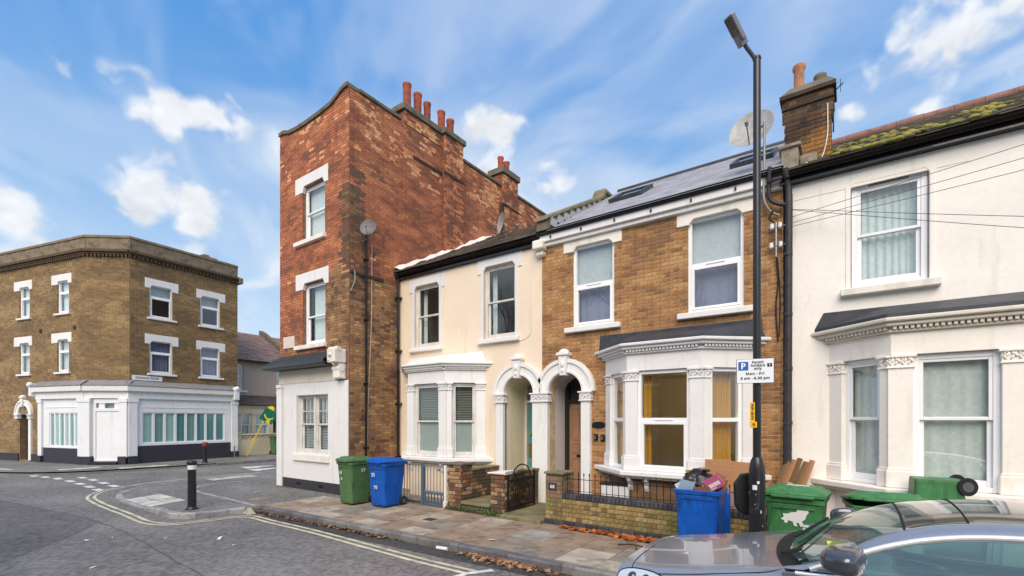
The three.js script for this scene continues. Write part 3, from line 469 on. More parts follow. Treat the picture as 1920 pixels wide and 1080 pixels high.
// ---------------------------------------------------------------- yellow brick house
const brickHouse = thing('brick_house', 'yellow stock brick terraced house with slate roof, white bay and arched tan door', 'house', [-3.3, 0, ZF]);
{
  const h = brickHouse, x0 = -5.7, x1 = -0.93, W = [[-4.92, -3.96, 3.97, 5.74], [-2.49, -1.53, 3.97, 5.74]], B = BAYS.brick;
  const holes = [...W, [B[0] + 0.05, B[3] - 0.05, 1.04, 2.88]];
  obj('wall', [plate(FM, rect(x0, x1, 0, 5.9), -0.24, -0.007, [...holes.map((w) => rect(...w)), arcHole(CB, ARC, SPRING, 0.001 + 0.05)].map((p) => p))], M.mortarTan, h);
  const pal = brighter(1.26, [0xb98a50, 0xa8773f, 0x9c6b3a, 0xc29a60, 0xb07c44, 0x8a5c36, 0x77502f, 0xab7f4c, 0x9f7040, 0x6b4a33]);
  brickwork(h, FM, 0.0, 5.86, (y) => {
    const cutA = y < SPRING ? [[CA - 1, CB + ARC + 0.19]] : y < SPRING + ARC + 0.3 ? [[CB - Math.sqrt(Math.max(0, (ARC + 0.3) ** 2 - (y - SPRING) ** 2)), CB + Math.sqrt(Math.max(0, (ARC + 0.3) ** 2 - (y - SPRING) ** 2))]] : [];
    return cut([[x0, x1]], [...holes.filter((w) => y > w[2] - 0.02 && y < w[3]).map((w) => [w[0], w[1]]), ...cutA, ...(y < 3.2 ? [[B[0] + 0.04, B[3] - 0.04]] : [])]);
  }, (s, y, q, w) => (q() < 0.05 ? 9 : tone([9, 6, 5, 2, 8, 1, 7, 4, 0, 3], fbm(s * 1.5, y * 4.2, 4, 5), q, 0.6)), pal, { seed: 31, joint: 0.012 });
  // upper windows, their heads and sills
  win(h, FM, { s0: W[0][0], s1: W[0][1], y0: 3.97, y1: 5.74, n: -0.05, kind: 'toplight', tr: 4.86, lower: 1, vent: 1, fw: 0.06, behind: [shade('blind', M.blindGrey, FM, -0.19, 0.52, 1), hang('curtain', M.curtainLilac, FM, -0.24, 4, 0.05, 0.05, 0.05, 0.05, 0.008)] });
  win(h, FM, { s0: W[1][0], s1: W[1][1], y0: 3.97, y1: 5.74, n: -0.05, kind: 'toplight', tr: 4.86, lower: 1, vent: 1, fw: 0.06, behind: [shade('blind', M.blindGrey, FM, -0.19, 0.52, 1), hang('curtain', M.curtainLilac, FM, -0.24, 4, 0.05, 0.05, 0.05, 0.05, 0.008)] });
  lintel(h, FM, -5.14, -3.79, 5.62, 5.86, W[0][0] + 0.04, W[0][1] - 0.04, -0.05, 0.022, M.trimOld);
  lintel(h, FM, -2.69, -1.33, 5.62, 5.86, W[1][0] + 0.04, W[1][1] - 0.04, -0.05, 0.022, M.trimOld);
  sill(h, FM, -5.08, -3.8, 3.86, 3.968, -0.1, 0.11, M.trim); sill(h, FM, -2.66, -1.36, 3.86, 3.968, -0.1, 0.11, M.trim);
  // eaves: white moulded soffit board, gutter
  obj('fascia', [box(FM, x0 + 0.02, x1, 5.862, 5.945, -0.2, 0.09, 0.012), box(FM, x0 + 0.02, x1, 5.946, 6.09, -0.2, 0.15, 0.012)], M.trim, h);
  const gt = obj('gutter', [gutterRun(FM, x0 - 0.05, x1 + 0.02, 6.135, 0.2, 0.05)], M.gutter, h);
  const vents = []; for (let s = x0 + 0.3; s < x1; s += 0.75) vents.push(box(FM, s, s + 0.03, 5.99, 6.04, 0.15, 0.18)); for (const v of vents) obj('gutter_bracket', [v], M.gutter, gt);
  // slate roof with two roof windows
  const E = [0.19, 6.14], RG = [-3.85, 8.58];
  obj('roof', [plate(new THREE.Matrix4().multiplyMatrices(FM, new THREE.Matrix4().makeRotationY(Math.PI / 2).setPosition(x0 + 0.03, 0, 0)), [[-E[0], E[1] - 0.03], [-RG[0], RG[1] - 0.03], [-RG[0] + 4, 6.0], [-E[0] + 0.1, E[1] - 0.08]], 0, x1 - x0 - 0.06)], M.lead, h);
  slates(h, FM, x0 + 0.24, x1 + 0.0, E, RG, { gauge: 0.19, width: 0.26, thick: 0.009, name: 'slate', rest: 'small_slates', palette: hexes([0xc2c2c8, 0xcacad0, 0xb8b9c0, 0xd0d0d5]), seed: 8, roughness: 0.5 });
  obj('ridge_tiles', [tube([[x0 + 0.2, 8.59, ZF - 3.85], [x1, 8.59, ZF - 3.85]], 0.07, 2, 8)], M.lead, h);
  const th = Math.atan2(RG[1] - E[1], E[0] - RG[0]);
  for (const [s, t] of [[-4.35, 2.5], [-1.65, 2.5]]) {
    const rm = new THREE.Matrix4().multiplyMatrices(FM, new THREE.Matrix4().makeRotationX(th - Math.PI / 2).setPosition(s, E[1] + Math.sin(th) * t, E[0] - Math.cos(th) * t));
    const rw = obj('roof_window', [ring(rm, -0.4, 0.4, -0.5, 0.5, 0.0, 0.11, 0.06)], M.lead, h); obj('pane', [new THREE.PlaneGeometry(0.7, 0.9).translate(0, 0, 0.08).applyMatrix4(rm)], M.glassTeal, rw);
  }
  // parapet between the roofs at the left, with mossy coping and stepped lead flashing
  const pm = new THREE.Matrix4().multiplyMatrices(FM, new THREE.Matrix4().makeRotationY(Math.PI / 2).setPosition(x0 - 0.06, 0, 0));
  obj('party_parapet', [plate(pm, [[-0.14, 6.1], [-0.14, 6.42], [2.75, 7.98], [2.95, 8.2], [3.3, 8.2], [3.3, 6.1]], 0.0, 0.26)], M.cement, h);
  obj('party_coping', [plate(pm, [[-0.2, 6.42], [-0.14, 6.52], [2.72, 8.06], [2.9, 8.32], [3.34, 8.32], [3.34, 8.24], [2.97, 8.22], [2.78, 7.985]], -0.05, 0.31, [], 0.02)], M.concreteMoss, h);
  for (let i = 0; i < 9; i++) { const t = 0.1 + i * 0.31, y = 6.33 + t * 0.535; obj('lead_step', [box(FM, x0 + 0.201, x0 + 0.222, y - 0.02, y + 0.17, -t - 0.2, -t + 0.09)], M.leadPale, h); }
  // the bay
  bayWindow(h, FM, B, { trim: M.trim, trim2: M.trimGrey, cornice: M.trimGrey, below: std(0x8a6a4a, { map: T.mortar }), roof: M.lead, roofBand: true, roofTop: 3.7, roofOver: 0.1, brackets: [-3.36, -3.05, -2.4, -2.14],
    front: (m) => ({ kind: 'toplight', tr: 1.98, lower: 1, vent: 1, fw: 0.06, behind: [{ name: 'curtain', m: M.roomOchre, g: (s0, s1) => curtainGeo(m, s0 + 0.03, s0 + 0.19, 1.1, 2.8, -0.25, 2, 0.02) }] }), side: (m) => ({ kind: 'toplight', tr: 1.98, fw: 0.06, behind: [{ name: 'curtain', m: M.roomOchre, g: (s0, s1) => curtainGeo(m, s0 + 0.03, s1 - 0.1, 1.1, 2.8, -0.22, 4, 0.02) }] }) });
  const low = []; // brick under the bay sill
  // porch: arch, piers, tan panelled door deep inside
  doorArch(h, FM, CB, ARC, SPRING, 0.31, -0.02, 0.075, M.trim);
  const pr = obj('door_pier', [box(FM, CB + ARC, CB + ARC + 0.21, 0.05, 2.39, -0.05, 0.1, 0.006), box(FM, CB + ARC - 0.015, CB + ARC + 0.225, 0.05, 0.42, -0.05, 0.12, 0.01)], M.trim, h); obj('capital', capital(FM, CB + ARC - 0.02, CB + ARC + 0.23, 2.375, SPRING - 0.001, -0.05, 0.12), M.trimGrey, pr);
  obj('porch', [box(FM, CB - ARC - 0.2, CB - ARC - 0.002, 0.05, SPRING, -1.2, -0.245), box(FM, CB + ARC + 0.002, CB + ARC + 0.2, 0.05, SPRING, -1.2, -0.245), box(FM, CB - ARC - 0.2, CB + ARC + 0.2, 3.02, 3.2, -1.2, -0.245), plate(FM, [[CB - ARC - 0.2, SPRING], ...arcHole(CB, ARC, SPRING, SPRING), [CB + ARC + 0.2, SPRING], [CB + ARC + 0.2, 3.02], [CB - ARC - 0.2, 3.02]], -1.2, -0.245)], std(0xdad5d6, { map: T.stucco }), h);
  const df = obj('door_frame', [box(FM, CB - ARC + 0.001, CB - ARC + 0.1, 0.25, 3.02, -0.8, -0.7), box(FM, CB + ARC - 0.1, CB + ARC - 0.001, 0.25, 3.02, -0.8, -0.7), box(FM, CB - ARC + 0.1, CB + ARC - 0.1, 2.36, 2.45, -0.8, -0.7)], M.black, h);
  obj('fanlight', [new THREE.PlaneGeometry(0.63, 0.57).translate(CB, 2.735, -0.76).applyMatrix4(FM)], phy(0x4b4d50, { transmission: 0.6, roughness: 0.05, thickness: 0 }), df);
  const dg = [box(FM, CB - ARC + 0.1, CB + ARC - 0.1, 0.26, 2.36, -0.79, -0.75)]; const door = obj('door', dg, M.doorTan, h);
  for (const [a, b, c, d] of [[-0.25, -0.03, 1.5, 2.24], [0.03, 0.25, 1.5, 2.24], [-0.25, -0.03, 1.18, 1.42], [0.03, 0.25, 1.18, 1.42], [-0.25, -0.03, 0.4, 1.08], [0.03, 0.25, 0.4, 1.08]]) obj('door_panel', [ring(FM, CB + a, CB + b, c, d, -0.752, -0.735, 0.018), box(FM, CB + a + 0.04, CB + b - 0.04, c + 0.04, d - 0.04, -0.752, -0.741, 0.006)], M.doorTan, door);
  obj('letterbox', [box(FM, CB - 0.12, CB + 0.12, 1.1, 1.16, -0.75, -0.73, 0.006)], M.blackIron, door);
  obj('doorstep', [box(FM, CB - ARC + 0.002, CB + ARC - 0.002, 0.02, 0.25, -0.7, 0.02, 0.01)], std(0x8a4a48, { map: T.stone }), h);
  obj('hall_wall', [box(FM, CB - 0.7, CB + 0.7, 0, 3.1, -2.3, -2.2)], M.room, h);
  // small fittings by the door
  obj('house_plaque', [new THREE.CylinderGeometry(0.5, 0.5, 0.02, 24).rotateX(Math.PI / 2).scale(0.3, 0.14, 1).translate(-4.3, 1.87, 0.02).applyMatrix4(FM)], M.blackIron, h);
  for (const [s, y] of [[-4.36, 1.61], [-4.2, 1.6]]) { const k = obj('key_safe', [box(FM, s - 0.045, s + 0.045, y - 0.065, y + 0.065, 0, 0.05, 0.01)], M.blackIron, h); obj('keypad', [box(FM, s - 0.03, s + 0.012, y - 0.04, y + 0.03, 0.05, 0.056, 0.003)], M.steel, k); }
  const mb = obj('meter_box', [box(FM, -3.98, -3.4, 0.2, 0.72, 0.35, 0.62, 0.012)], M.trim, h, 'white meter box under the bay sill'); obj('meter_lid', [box(FM, -4.0, -3.38, 0.72, 0.75, 0.33, 0.64, 0.008)], M.blackMatt, mb);
  room(h, FM, x0 + 0.1, x1 - 0.1, 3.15, 5.95, -3.6, -0.245, M.room); room(h, FM, -4.3, x1 - 0.1, 0.05, 3.1, -3.9, -0.245, M.room);
}

// ---------------------------------------------------------------- cream rendered house
const creamHouse = thing('cream_house', 'cream rendered terraced house with white bay, white arched porch and teal door', 'house', [-8.1, 0, ZF]);
{
  const h = creamHouse, x0 = -10.55, x1 = -5.7, W = [[-9.87, -8.93, 3.95, 5.66], [-7.4, -6.45, 3.95, 5.74]], B = BAYS.cream;
  obj('wall', [plate(FM, rect(x0 + 0.003, x1 - 0.003, 0, 5.93), -0.24, 0.0, [...W.map((w) => rect(...w)), rect(B[0] + 0.05, B[3] - 0.05, 1.04, 2.88), arcHole(CA, ARC, SPRING, 0.05)])], M.cream, h);
  const sash = (w, c) => win(h, FM, { s0: w[0], s1: w[1], y0: w[2], y1: w[3], n: -0.085, kind: 'sash', tr: (w[2] + w[3]) / 2 + 0.02, mat: M.woodWhite, behind: c });
  sash(W[0], [{ name: 'curtain', m: M.curtainPale, g: (s0, s1, y0, y1) => curtainGeo(FM, s0 + 0.06, s0 + 0.2, y0 + 0.05, y1 - 0.05, -0.3, 2, 0.02) }]); sash(W[1], [{ name: 'curtain', m: M.curtainPale, g: (s0, s1, y0, y1) => curtainGeo(FM, s0 + 0.06, s0 + 0.2, y0 + 0.05, y1 - 0.05, -0.3, 2, 0.02) }]);
  for (const w of W) {
    obj('window_surround', [plate(FM, [[w[0] - 0.2, w[3] + 0.2], [w[0] - 0.2, w[3] - 0.16], [w[0] - 0.085, w[3] - 0.16], [w[0] - 0.085, w[2]], [w[0], w[2]], [w[0], w[3] - 0.1], [w[0] + 0.07, w[3] - 0.0], [w[1] - 0.07, w[3]], [w[1], w[3] - 0.1], [w[1], w[2]], [w[1] + 0.085, w[2]], [w[1] + 0.085, w[3] - 0.16], [w[1] + 0.2, w[3] - 0.16], [w[1] + 0.2, w[3] + 0.2]], -0.02, 0.02, [], 0.006)], M.trimGrey, h);
    sill(h, FM, w[0] - 0.15, w[1] + 0.14, w[2] - 0.11, w[2] - 0.002, -0.1, 0.11, M.trim);
  }
  obj('gutter', [gutterRun(FM, x0 - 0.12, x1 + 0.02, 6.08, 0.16, 0.065), box(FM, x0 + 0.01, x1, 5.94, 6.06, 0.002, 0.09), box(FM, x0 + 0.01, x1, 5.935, 6.08, -0.2, 0.0)], M.gutter, h);
  const E = [0.15, 6.12], RG = [-3.85, 8.25];
  obj('roof', [plate(new THREE.Matrix4().multiplyMatrices(FM, new THREE.Matrix4().makeRotationY(Math.PI / 2).setPosition(x0 + 0.03, 0, 0)), [[-E[0], E[1] - 0.03], [-RG[0], RG[1] - 0.03], [-RG[0] + 4, 6.0], [-E[0] + 0.1, E[1] - 0.08]], 0, x1 - x0 - 0.12)], M.soot, h);
  slates(h, FM, x0 + 0.02, x1 - 0.08, E, RG, { gauge: 0.29, width: 0.3, thick: 0.032, name: 'roof_tile', rest: 'small_roof_tiles', palette: brighter(1.9, [0x5d534b, 0x544a44, 0x675c52, 0x4c443f], 0), seed: 18, roughness: 0.9, rough: 0.008 });
  obj('lead_flashing', [grid((u, v) => { const t = u * 4.3, y = 6.12 + t * 0.5325 + 0.06 + 0.02 * Math.sin(u * 43) + 0.015 * Math.sin(u * 17 + v * 5); return [x0 + 0.01 + v * 0.3 + 0.03 * Math.sin(u * 29), y + (1 - v) * 0.1, ZF + 0.17 - t]; }, 60, 3)], M.leadWhite, h);
  // satellite dish bracket is a thing of its own, see below
  bayWindow(h, FM, B, { trim: M.trim, trim2: M.trimGrey, below: M.cream, roof: M.trim, roofTop: 3.68, roofOver: 0.02, brackets: [-9.3, -8.2], pier: 0.21,
    front: (m, a, b) => ({ kind: 'sash', tr: 1.93, mat: M.woodWhite, n: -0.07, behind: [{ name: 'blind', m: M.blindDark, g: (s0, s1) => blindGeo(m, s0 + 0.06, s1 - 0.06, 1.97, 2.8, -0.2, 0.042) }, { name: 'privacy_film', m: M.frost, g: (s0, s1) => new THREE.PlaneGeometry(s1 - s0 - 0.2, 0.78).translate((s0 + s1) / 2, 1.53, -0.155).applyMatrix4(m) }] }),
    side: (m) => ({ kind: 'sash', tr: 1.93, mat: M.woodWhite, n: -0.07, behind: [{ name: 'blind', m: M.blindDark, g: (s0, s1) => blindGeo(m, s0 + 0.06, s1 - 0.06, 1.97, 2.8, -0.2, 0.042) }, { name: 'privacy_film', m: M.frost, g: (s0, s1) => new THREE.PlaneGeometry(s1 - s0 - 0.2, 0.78).translate((s0 + s1) / 2, 1.53, -0.155).applyMatrix4(m) }] }) });
  doorArch(h, FM, CA, ARC, SPRING, 0.3, -0.02, 0.075, M.trim);
  const p1 = obj('door_pier', [box(FM, CA - ARC - 0.22, CA - ARC, 0.05, 2.39, -0.05, 0.1, 0.006)], M.trim, h); obj('capital', capital(FM, CA - ARC - 0.24, CA - ARC + 0.02, 2.375, SPRING - 0.001, -0.05, 0.12), M.trimGrey, p1);
  const p2 = obj('door_pier', [box(FM, CA + ARC, CB - ARC, 0.05, 2.39, -0.05, 0.1, 0.006)], M.trim, h); obj('capital', capital(FM, CA + ARC - 0.02, CB - ARC + 0.02, 2.375, SPRING - 0.001, -0.05, 0.12), M.trimGrey, p2);
  obj('porch', [box(FM, CA - ARC - 0.16, CA - ARC - 0.002, 0.05, SPRING, -1.2, -0.245), box(FM, CA + ARC + 0.002, CA + ARC + 0.16, 0.05, SPRING, -1.2, -0.245), box(FM, CA - ARC - 0.16, CA + ARC + 0.16, 3.02, 3.2, -1.2, -0.245), plate(FM, [[CA - ARC - 0.16, SPRING], ...arcHole(CA, ARC, SPRING, SPRING), [CA + ARC + 0.16, SPRING], [CA + ARC + 0.16, 3.02], [CA - ARC - 0.16, 3.02]], -1.2, -0.245)], std(0xe6dcc0, { map: T.stucco }), h);
  const df = obj('door_frame', [box(FM, CA - ARC + 0.001, CA - ARC + 0.07, 0.25, 3.02, -0.92, -0.82), box(FM, CA + ARC - 0.07, CA + ARC - 0.001, 0.25, 3.02, -0.92, -0.82), box(FM, CA - ARC + 0.07, CA + ARC - 0.07, 2.4, 2.46, -0.92, -0.82), box(FM, CA - 0.01, CA + 0.01, 2.46, 3.02, -0.88, -0.85), box(FM, CA - 0.2, CA - 0.18, 2.46, 3.02, -0.88, -0.85), box(FM, CA + 0.18, CA + 0.2, 2.46, 3.02, -0.88, -0.85), box(FM, CA - ARC + 0.07, CA + ARC - 0.07, 2.7, 2.72, -0.881, -0.849)], M.woodWhite, h);
  obj('fanlight', [new THREE.PlaneGeometry(0.7, 0.56).translate(CA, 2.74, -0.865).applyMatrix4(FM)], M.glass, df);
  const door = obj('door', [box(FM, CA - ARC + 0.07, CA + ARC - 0.07, 0.26, 2.4, -0.9, -0.86)], M.doorTeal, h);
  for (const [a, b, c, d] of [[-0.29, -0.03, 1.45, 2.28], [0.03, 0.29, 1.45, 2.28], [-0.29, -0.03, 0.4, 1.05], [0.03, 0.29, 0.4, 1.05]]) obj('door_panel', [ring(FM, CA + a, CA + b, c, d, -0.862, -0.845, 0.02), box(FM, CA + a + 0.045, CA + b - 0.045, c + 0.045, d - 0.045, -0.862, -0.85, 0.006)], M.doorTeal, door);
  obj('letter_plate', [box(FM, CA - 0.3, CA - 0.16, 1.02, 1.38, -0.862, -0.845, 0.006)], M.brass, door); obj('door_knob', [new THREE.SphereGeometry(0.035, 12, 8).translate(CA - 0.22, 1.6, -0.82).applyMatrix4(FM)], M.brass, door);
  obj('doorstep', [box(FM, CA - ARC + 0.002, CA + ARC - 0.002, 0.02, 0.25, -0.82, 0.02, 0.01)], M.concrete, h);
  obj('hall_wall', [box(FM, CA - 0.6, CA + 0.6, 0, 3.1, -2.3, -2.2)], M.room, h);
  room(h, FM, x0 + 0.1, x1 - 0.1, 3.15, 5.95, -3.6, -0.245, M.room); room(h, FM, x0 + 0.1, -7.1, 0.05, 3.1, -3.6, -0.245, M.room);
  // corbel at the eaves between this house and the brick one
  obj('eaves_corbel', [box(FM, -5.84, -5.56, 5.78, 6.0, -0.03, 0.24, 0.05), box(FM, -5.8, -5.6, 5.66, 5.78, -0.03, 0.14, 0.04)], M.trimOld, h);
  obj('cable', [tube([[-5.98, 5.6, ZF + 0.012], [-5.99, 4.4, ZF + 0.014], [-6.02, 3.95, ZF + 0.012], [-6.5, 3.78, ZF + 0.012]], 0.006, 30, 5)], M.trimOld, h);
  obj('airbrick', [box(FM, -7.25, -6.98, 0.5, 0.72, 0.0, 0.02)], M.trim, h);
}

// ---------------------------------------------------------------- white rendered house at the right
const whiteHouse = thing('white_house', 'off-white rendered terraced house with mossy tiled roof and dark bay roof', 'house', [2, 0, ZF]);
{
  const h = whiteHouse, x0 = -0.86, x1 = 5.2, m = frame(0, ZF + 0.012), W = [0.0, 0.93, 4.03, 5.66], B = BAYS.white;
  obj('wall', [plate(m, [[x0, 0], [x0 - 0.012, 1.2], [x0 + 0.008, 2.6], [x0 - 0.006, 4.1], [x0 + 0.006, 5.88], [x1, 5.88], [x1, 0]], -0.26, 0.0, [rect(...W), rect(3.1, 4.0, 4.03, 5.66), rect(B[0] + 0.05, B[3] - 0.05, 1.04, 2.88)])], M.whiteRender, h);
  for (const w of [W, [3.1, 4.0, 4.03, 5.66]]) {
    win(h, m, { s0: w[0] + 0.01, s1: w[1] - 0.01, y0: w[2], y1: w[3] - 0.005, n: -0.07, kind: 'sash', tr: 4.86, mat: M.upvc, fw: 0.075, sw: 0.055, behind: [hang('net_curtain', M.curtainPale, m, -0.22, 9, 0.04, 0.04, 0.05, 0.05, 0.016)] });
    obj('window_surround', [plate(m, [[w[0] - 0.07, w[2]], [w[0], w[2]], [w[0], w[3] - 0.06], [w[0] + 0.05, w[3]], [w[1] - 0.05, w[3]], [w[1], w[3] - 0.06], [w[1], w[2]], [w[1] + 0.07, w[2]], [w[1] + 0.07, w[3]], [w[1] + 0.02, w[3] + 0.07], [w[0] - 0.02, w[3] + 0.07], [w[0] - 0.07, w[3]]], -0.03, 0.012, [], 0.01)], M.whiteRender, h);
    obj('vent', [box(m, (w[0] + w[1]) / 2 - 0.24, (w[0] + w[1]) / 2 + 0.24, w[3] - 0.055, w[3] - 0.03, -0.075, -0.06)], std(0x9a8d72), h);
    sill(h, m, w[0] - 0.13, w[1] + 0.13, w[2] - 0.115, w[2] - 0.002, -0.1, 0.12, M.trimOld);
  }
  obj('render_band', [box(m, -0.8, 1.35, 5.62, 5.88, 0.0, 0.007, 0.002)], M.whiteRender, h);
  obj('gutter', [gutterRun(m, x0 - 0.3, x1, 6.02, 0.22, 0.07), box(m, x0 - 0.1, x1, 5.885, 6.01, -0.2, 0.13)], M.gutter, h);
  const E = [0.2, 6.055], RG = [-3.85, 8.2];
  obj('roof', [plate(new THREE.Matrix4().multiplyMatrices(m, new THREE.Matrix4().makeRotationY(Math.PI / 2).setPosition(x0 - 0.06, 0, 0)), [[-E[0], E[1] - 0.03], [-RG[0], RG[1] - 0.03], [-RG[0] + 4, 6.0], [-E[0] + 0.1, E[1] - 0.08]], 0, x1 - x0)], M.soot, h);
  slates(h, m, x0 - 0.05, x1, E, RG, { gauge: 0.24, width: 0.28, thick: 0.016, name: 'roof_tile', rest: 'small_roof_tiles', palette: hexes([0x837d70, 0x787368, 0x8d8678, 0x6c675f]), seed: 28, roughness: 0.95, rough: 0.02 });
  for (let s = x0 + 0.3, k = 0; s < x1; s += 0.45, k++) obj('ridge_tile', [cyl([s, 8.22 + (k % 2) * 0.006, ZF - 3.84], [s + 0.445, 8.22 + (k % 2) * 0.006, ZF - 3.84], 0.11, 0.112, 10)], M.ridge, h);
  // moss cushions along the lower courses
  const q = rng(77), blobs = []; const th = Math.atan2(RG[1] - E[1], E[0] - RG[0]), mg = new THREE.IcosahedronGeometry(1, 1);
  for (let i = 0; i < 1500; i++) { const s = -0.4 + q() * (x1 + 0.3), near = Math.pow(q(), 2.2), t = 0.02 + near * 2.6, dens = fbm(s * 2.2, t * 1.5 + 3, 3, 19); if (dens < 0.5) continue; const r = 0.012 + q() * 0.035; blobs.push([s, t, r]); }
  const moss = new THREE.InstancedMesh(mg, std(0xffffff, { roughness: 1 }), blobs.length), mt = new THREE.Matrix4(), inv = h.matrixWorld.clone().invert(), mc = hexes([0x84803a, 0x989044, 0x6a6c3c, 0x74724a, 0xa3964a]);
  blobs.forEach(([s, t, r], i) => { mt.makeScale(r * 1.6, r * 0.8, r * 1.5).setPosition(s, E[1] + Math.sin(th) * t + 0.03, ZF + 0.012 + E[0] - Math.cos(th) * t + 0.012); moss.setMatrixAt(i, mt.clone().premultiply(inv)); moss.setColorAt(i, mc[ways(q(), 5)]); });
  moss.name = 'moss'; moss.userData.kind = 'stuff'; h.add(moss);
  bayWindow(h, m, B, { trim: M.trimWarm, trim2: M.trimWarm, cornice: std(0xe6decf, { map: T.stucco }), below: M.whiteRender, roof: M.lead, roofTop: 3.7, roofOver: 0.13, brackets: [0.35, 1.9], pier: 0.24,
    front: (f, a, b) => ({ kind: 'sash', tr: 2.0, mat: M.upvc, n: -0.07, fw: 0.07, behind: [hang('net_curtain', M.curtainNet, f, -0.2, 5, 0.04, 0.04, 0.04, 0.04, 0.006)] }), side: (f) => ({ kind: 'sash', tr: 2.0, mat: M.upvc, n: -0.07, fw: 0.06, behind: [hang('net_curtain', M.curtainNet, f, -0.2, 3, 0.04, 0.04, 0.04, 0.04, 0.006)] }) });
  room(h, m, x0 + 0.1, x1 - 0.1, 3.15, 5.95, -3.6, -0.265, M.room); room(h, m, x0 + 0.1, x1 - 0.1, 0.05, 3.1, -3.6, -0.265, M.room);
}

// ---------------------------------------------------------------- chimney between the brick house and the white one
{
  const c = thing('party_chimney', 'sooty brick chimney stack with one tall and one short pot on party wall', 'chimney', [-0.62, 6.2, -9.9]), m = frame(-0.62, -9.75);
  obj('core', [box(m, -0.345, 0.345, 6.0, 7.68, -0.5, -0.008), box(m, -0.36, 0.36, 7.32, 7.56, -0.52, 0.0)], M.mortarBrown, c);
  const pal = hexes([0x6b5238, 0x4e3c2c, 0x8a6238, 0x3d3029, 0xa1733d, 0x5b4632, 0x775a3c]);
  brickwork(c, m, 6.0, 7.68, (y) => [[-0.35 - (y > 7.3 ? 0.03 : 0), 0.35 + (y > 7.3 ? 0.03 : 0)]], (s, y, q) => { const n = fbm(s * 3 + 4, y * 2.4, 3, 44) + s * 0.35; return n > 0.62 ? (q() < 0.6 ? 4 : 2) : n > 0.5 ? [0, 6, 5][ways(q(), 3)] : [1, 3, 5, 1][ways(q(), 4)]; }, pal, { seed: 61, n: 0.004, deep: 0.04 });
  brickwork(c, frame(-0.62 + 0.345, -9.75, 0, -1), 6.0, 7.68, (y) => [[0.045, 0.5]], (s, y, q) => ways(q(), 7), pal, { seed: 62, limit: 40 });
  obj('corbel_course', [box(m, -0.42, 0.42, 7.68, 7.75, -0.56, 0.06, 0.01), box(m, -0.39, 0.39, 7.5, 7.56, -0.53, 0.035, 0.01)], M.soot, c);
  obj('flaunching', [prismTaper(m, [-0.42, 0.42, -0.56, 0.06], [-0.26, 0.3, -0.42, -0.1], 7.75, 7.93)], M.cement, c);
  const tall = obj('chimney_pot', [lathe([[0.1, 0], [0.1, 0.04], [0.085, 0.06], [0.08, 0.42], [0.1, 0.44], [0.105, 0.5], [0.095, 0.52], [0.07, 0.5], [0.07, 0.1]], [-0.76, 7.86, -9.99], 18)], M.terracottaPale, c, 'tall buff chimney pot');
  obj('chimney_pot', [lathe([[0.085, 0], [0.085, 0.12], [0.1, 0.14], [0.1, 0.19], [0.07, 0.19], [0.07, 0.05]], [-0.44, 7.88, -9.99], 16)], M.cement, c, 'short dark chimney pot');
  obj('kneeler', [box(m, -0.36, -0.1, 5.95, 6.62, 0.0, 0.42, 0.02), box(m, -0.4, -0.06, 6.62, 6.68, -0.02, 0.46, 0.015), box(m, -0.09, 0.16, 6.2, 6.5, 0.0, 0.3, 0.02)], M.concrete, c);
  obj('flashing', [box(m, -0.1, 0.42, 6.2, 6.36, 0.012, 0.05, 0.01), box(m, 0.16, 0.4, 6.36, 6.44, 0.012, 0.05)], M.leadPale, c);
  obj('tv_aerial', [cyl([-0.24, 6.9, -9.78], [-0.24, 7.62, -9.78], 0.012), bar([-0.26, 7.56, -9.78], [-0.1, 7.62, -9.66], 0.012, 0.012), bar([-0.2, 7.5, -9.78], [-0.2, 7.68, -9.7], 0.008, 0.008), bar([-0.14, 7.52, -9.74], [-0.14, 7.7, -9.66], 0.008, 0.008)], M.blackIron, c);
  obj('cable', [tube([[-0.32, 7.4, -9.73], [-0.33, 6.8, -9.73], [-0.42, 6.45, -9.68], [-0.62, 6.28, -9.3]], 0.009, 24, 5)], M.sticker, c);
}
function prismTaper(m, [a0, a1, b0, b1], [c0, c1, d0, d1], y0, y1) {
  const A = [[a0, y0, b0], [a1, y0, b0], [a1, y0, b1], [a0, y0, b1]], B = [[c0, y1, d0], [c1, y1, d0], [c1, y1, d1], [c0, y1, d1]], v = [];
  for (let i = 0; i < 4; i++) { const j = (i + 1) % 4; v.push(...A[i], ...A[j], ...B[j], ...A[i], ...B[j], ...B[i]); }
  v.push(...B[0], ...B[1], ...B[2], ...B[0], ...B[2], ...B[3], ...A[0], ...A[2], ...A[1], ...A[0], ...A[3], ...A[2]);
  const g = new THREE.BufferGeometry(); g.setAttribute('position', new THREE.Float32BufferAttribute(v, 3)); g.computeVertexNormals(); return g.applyMatrix4(m);
}

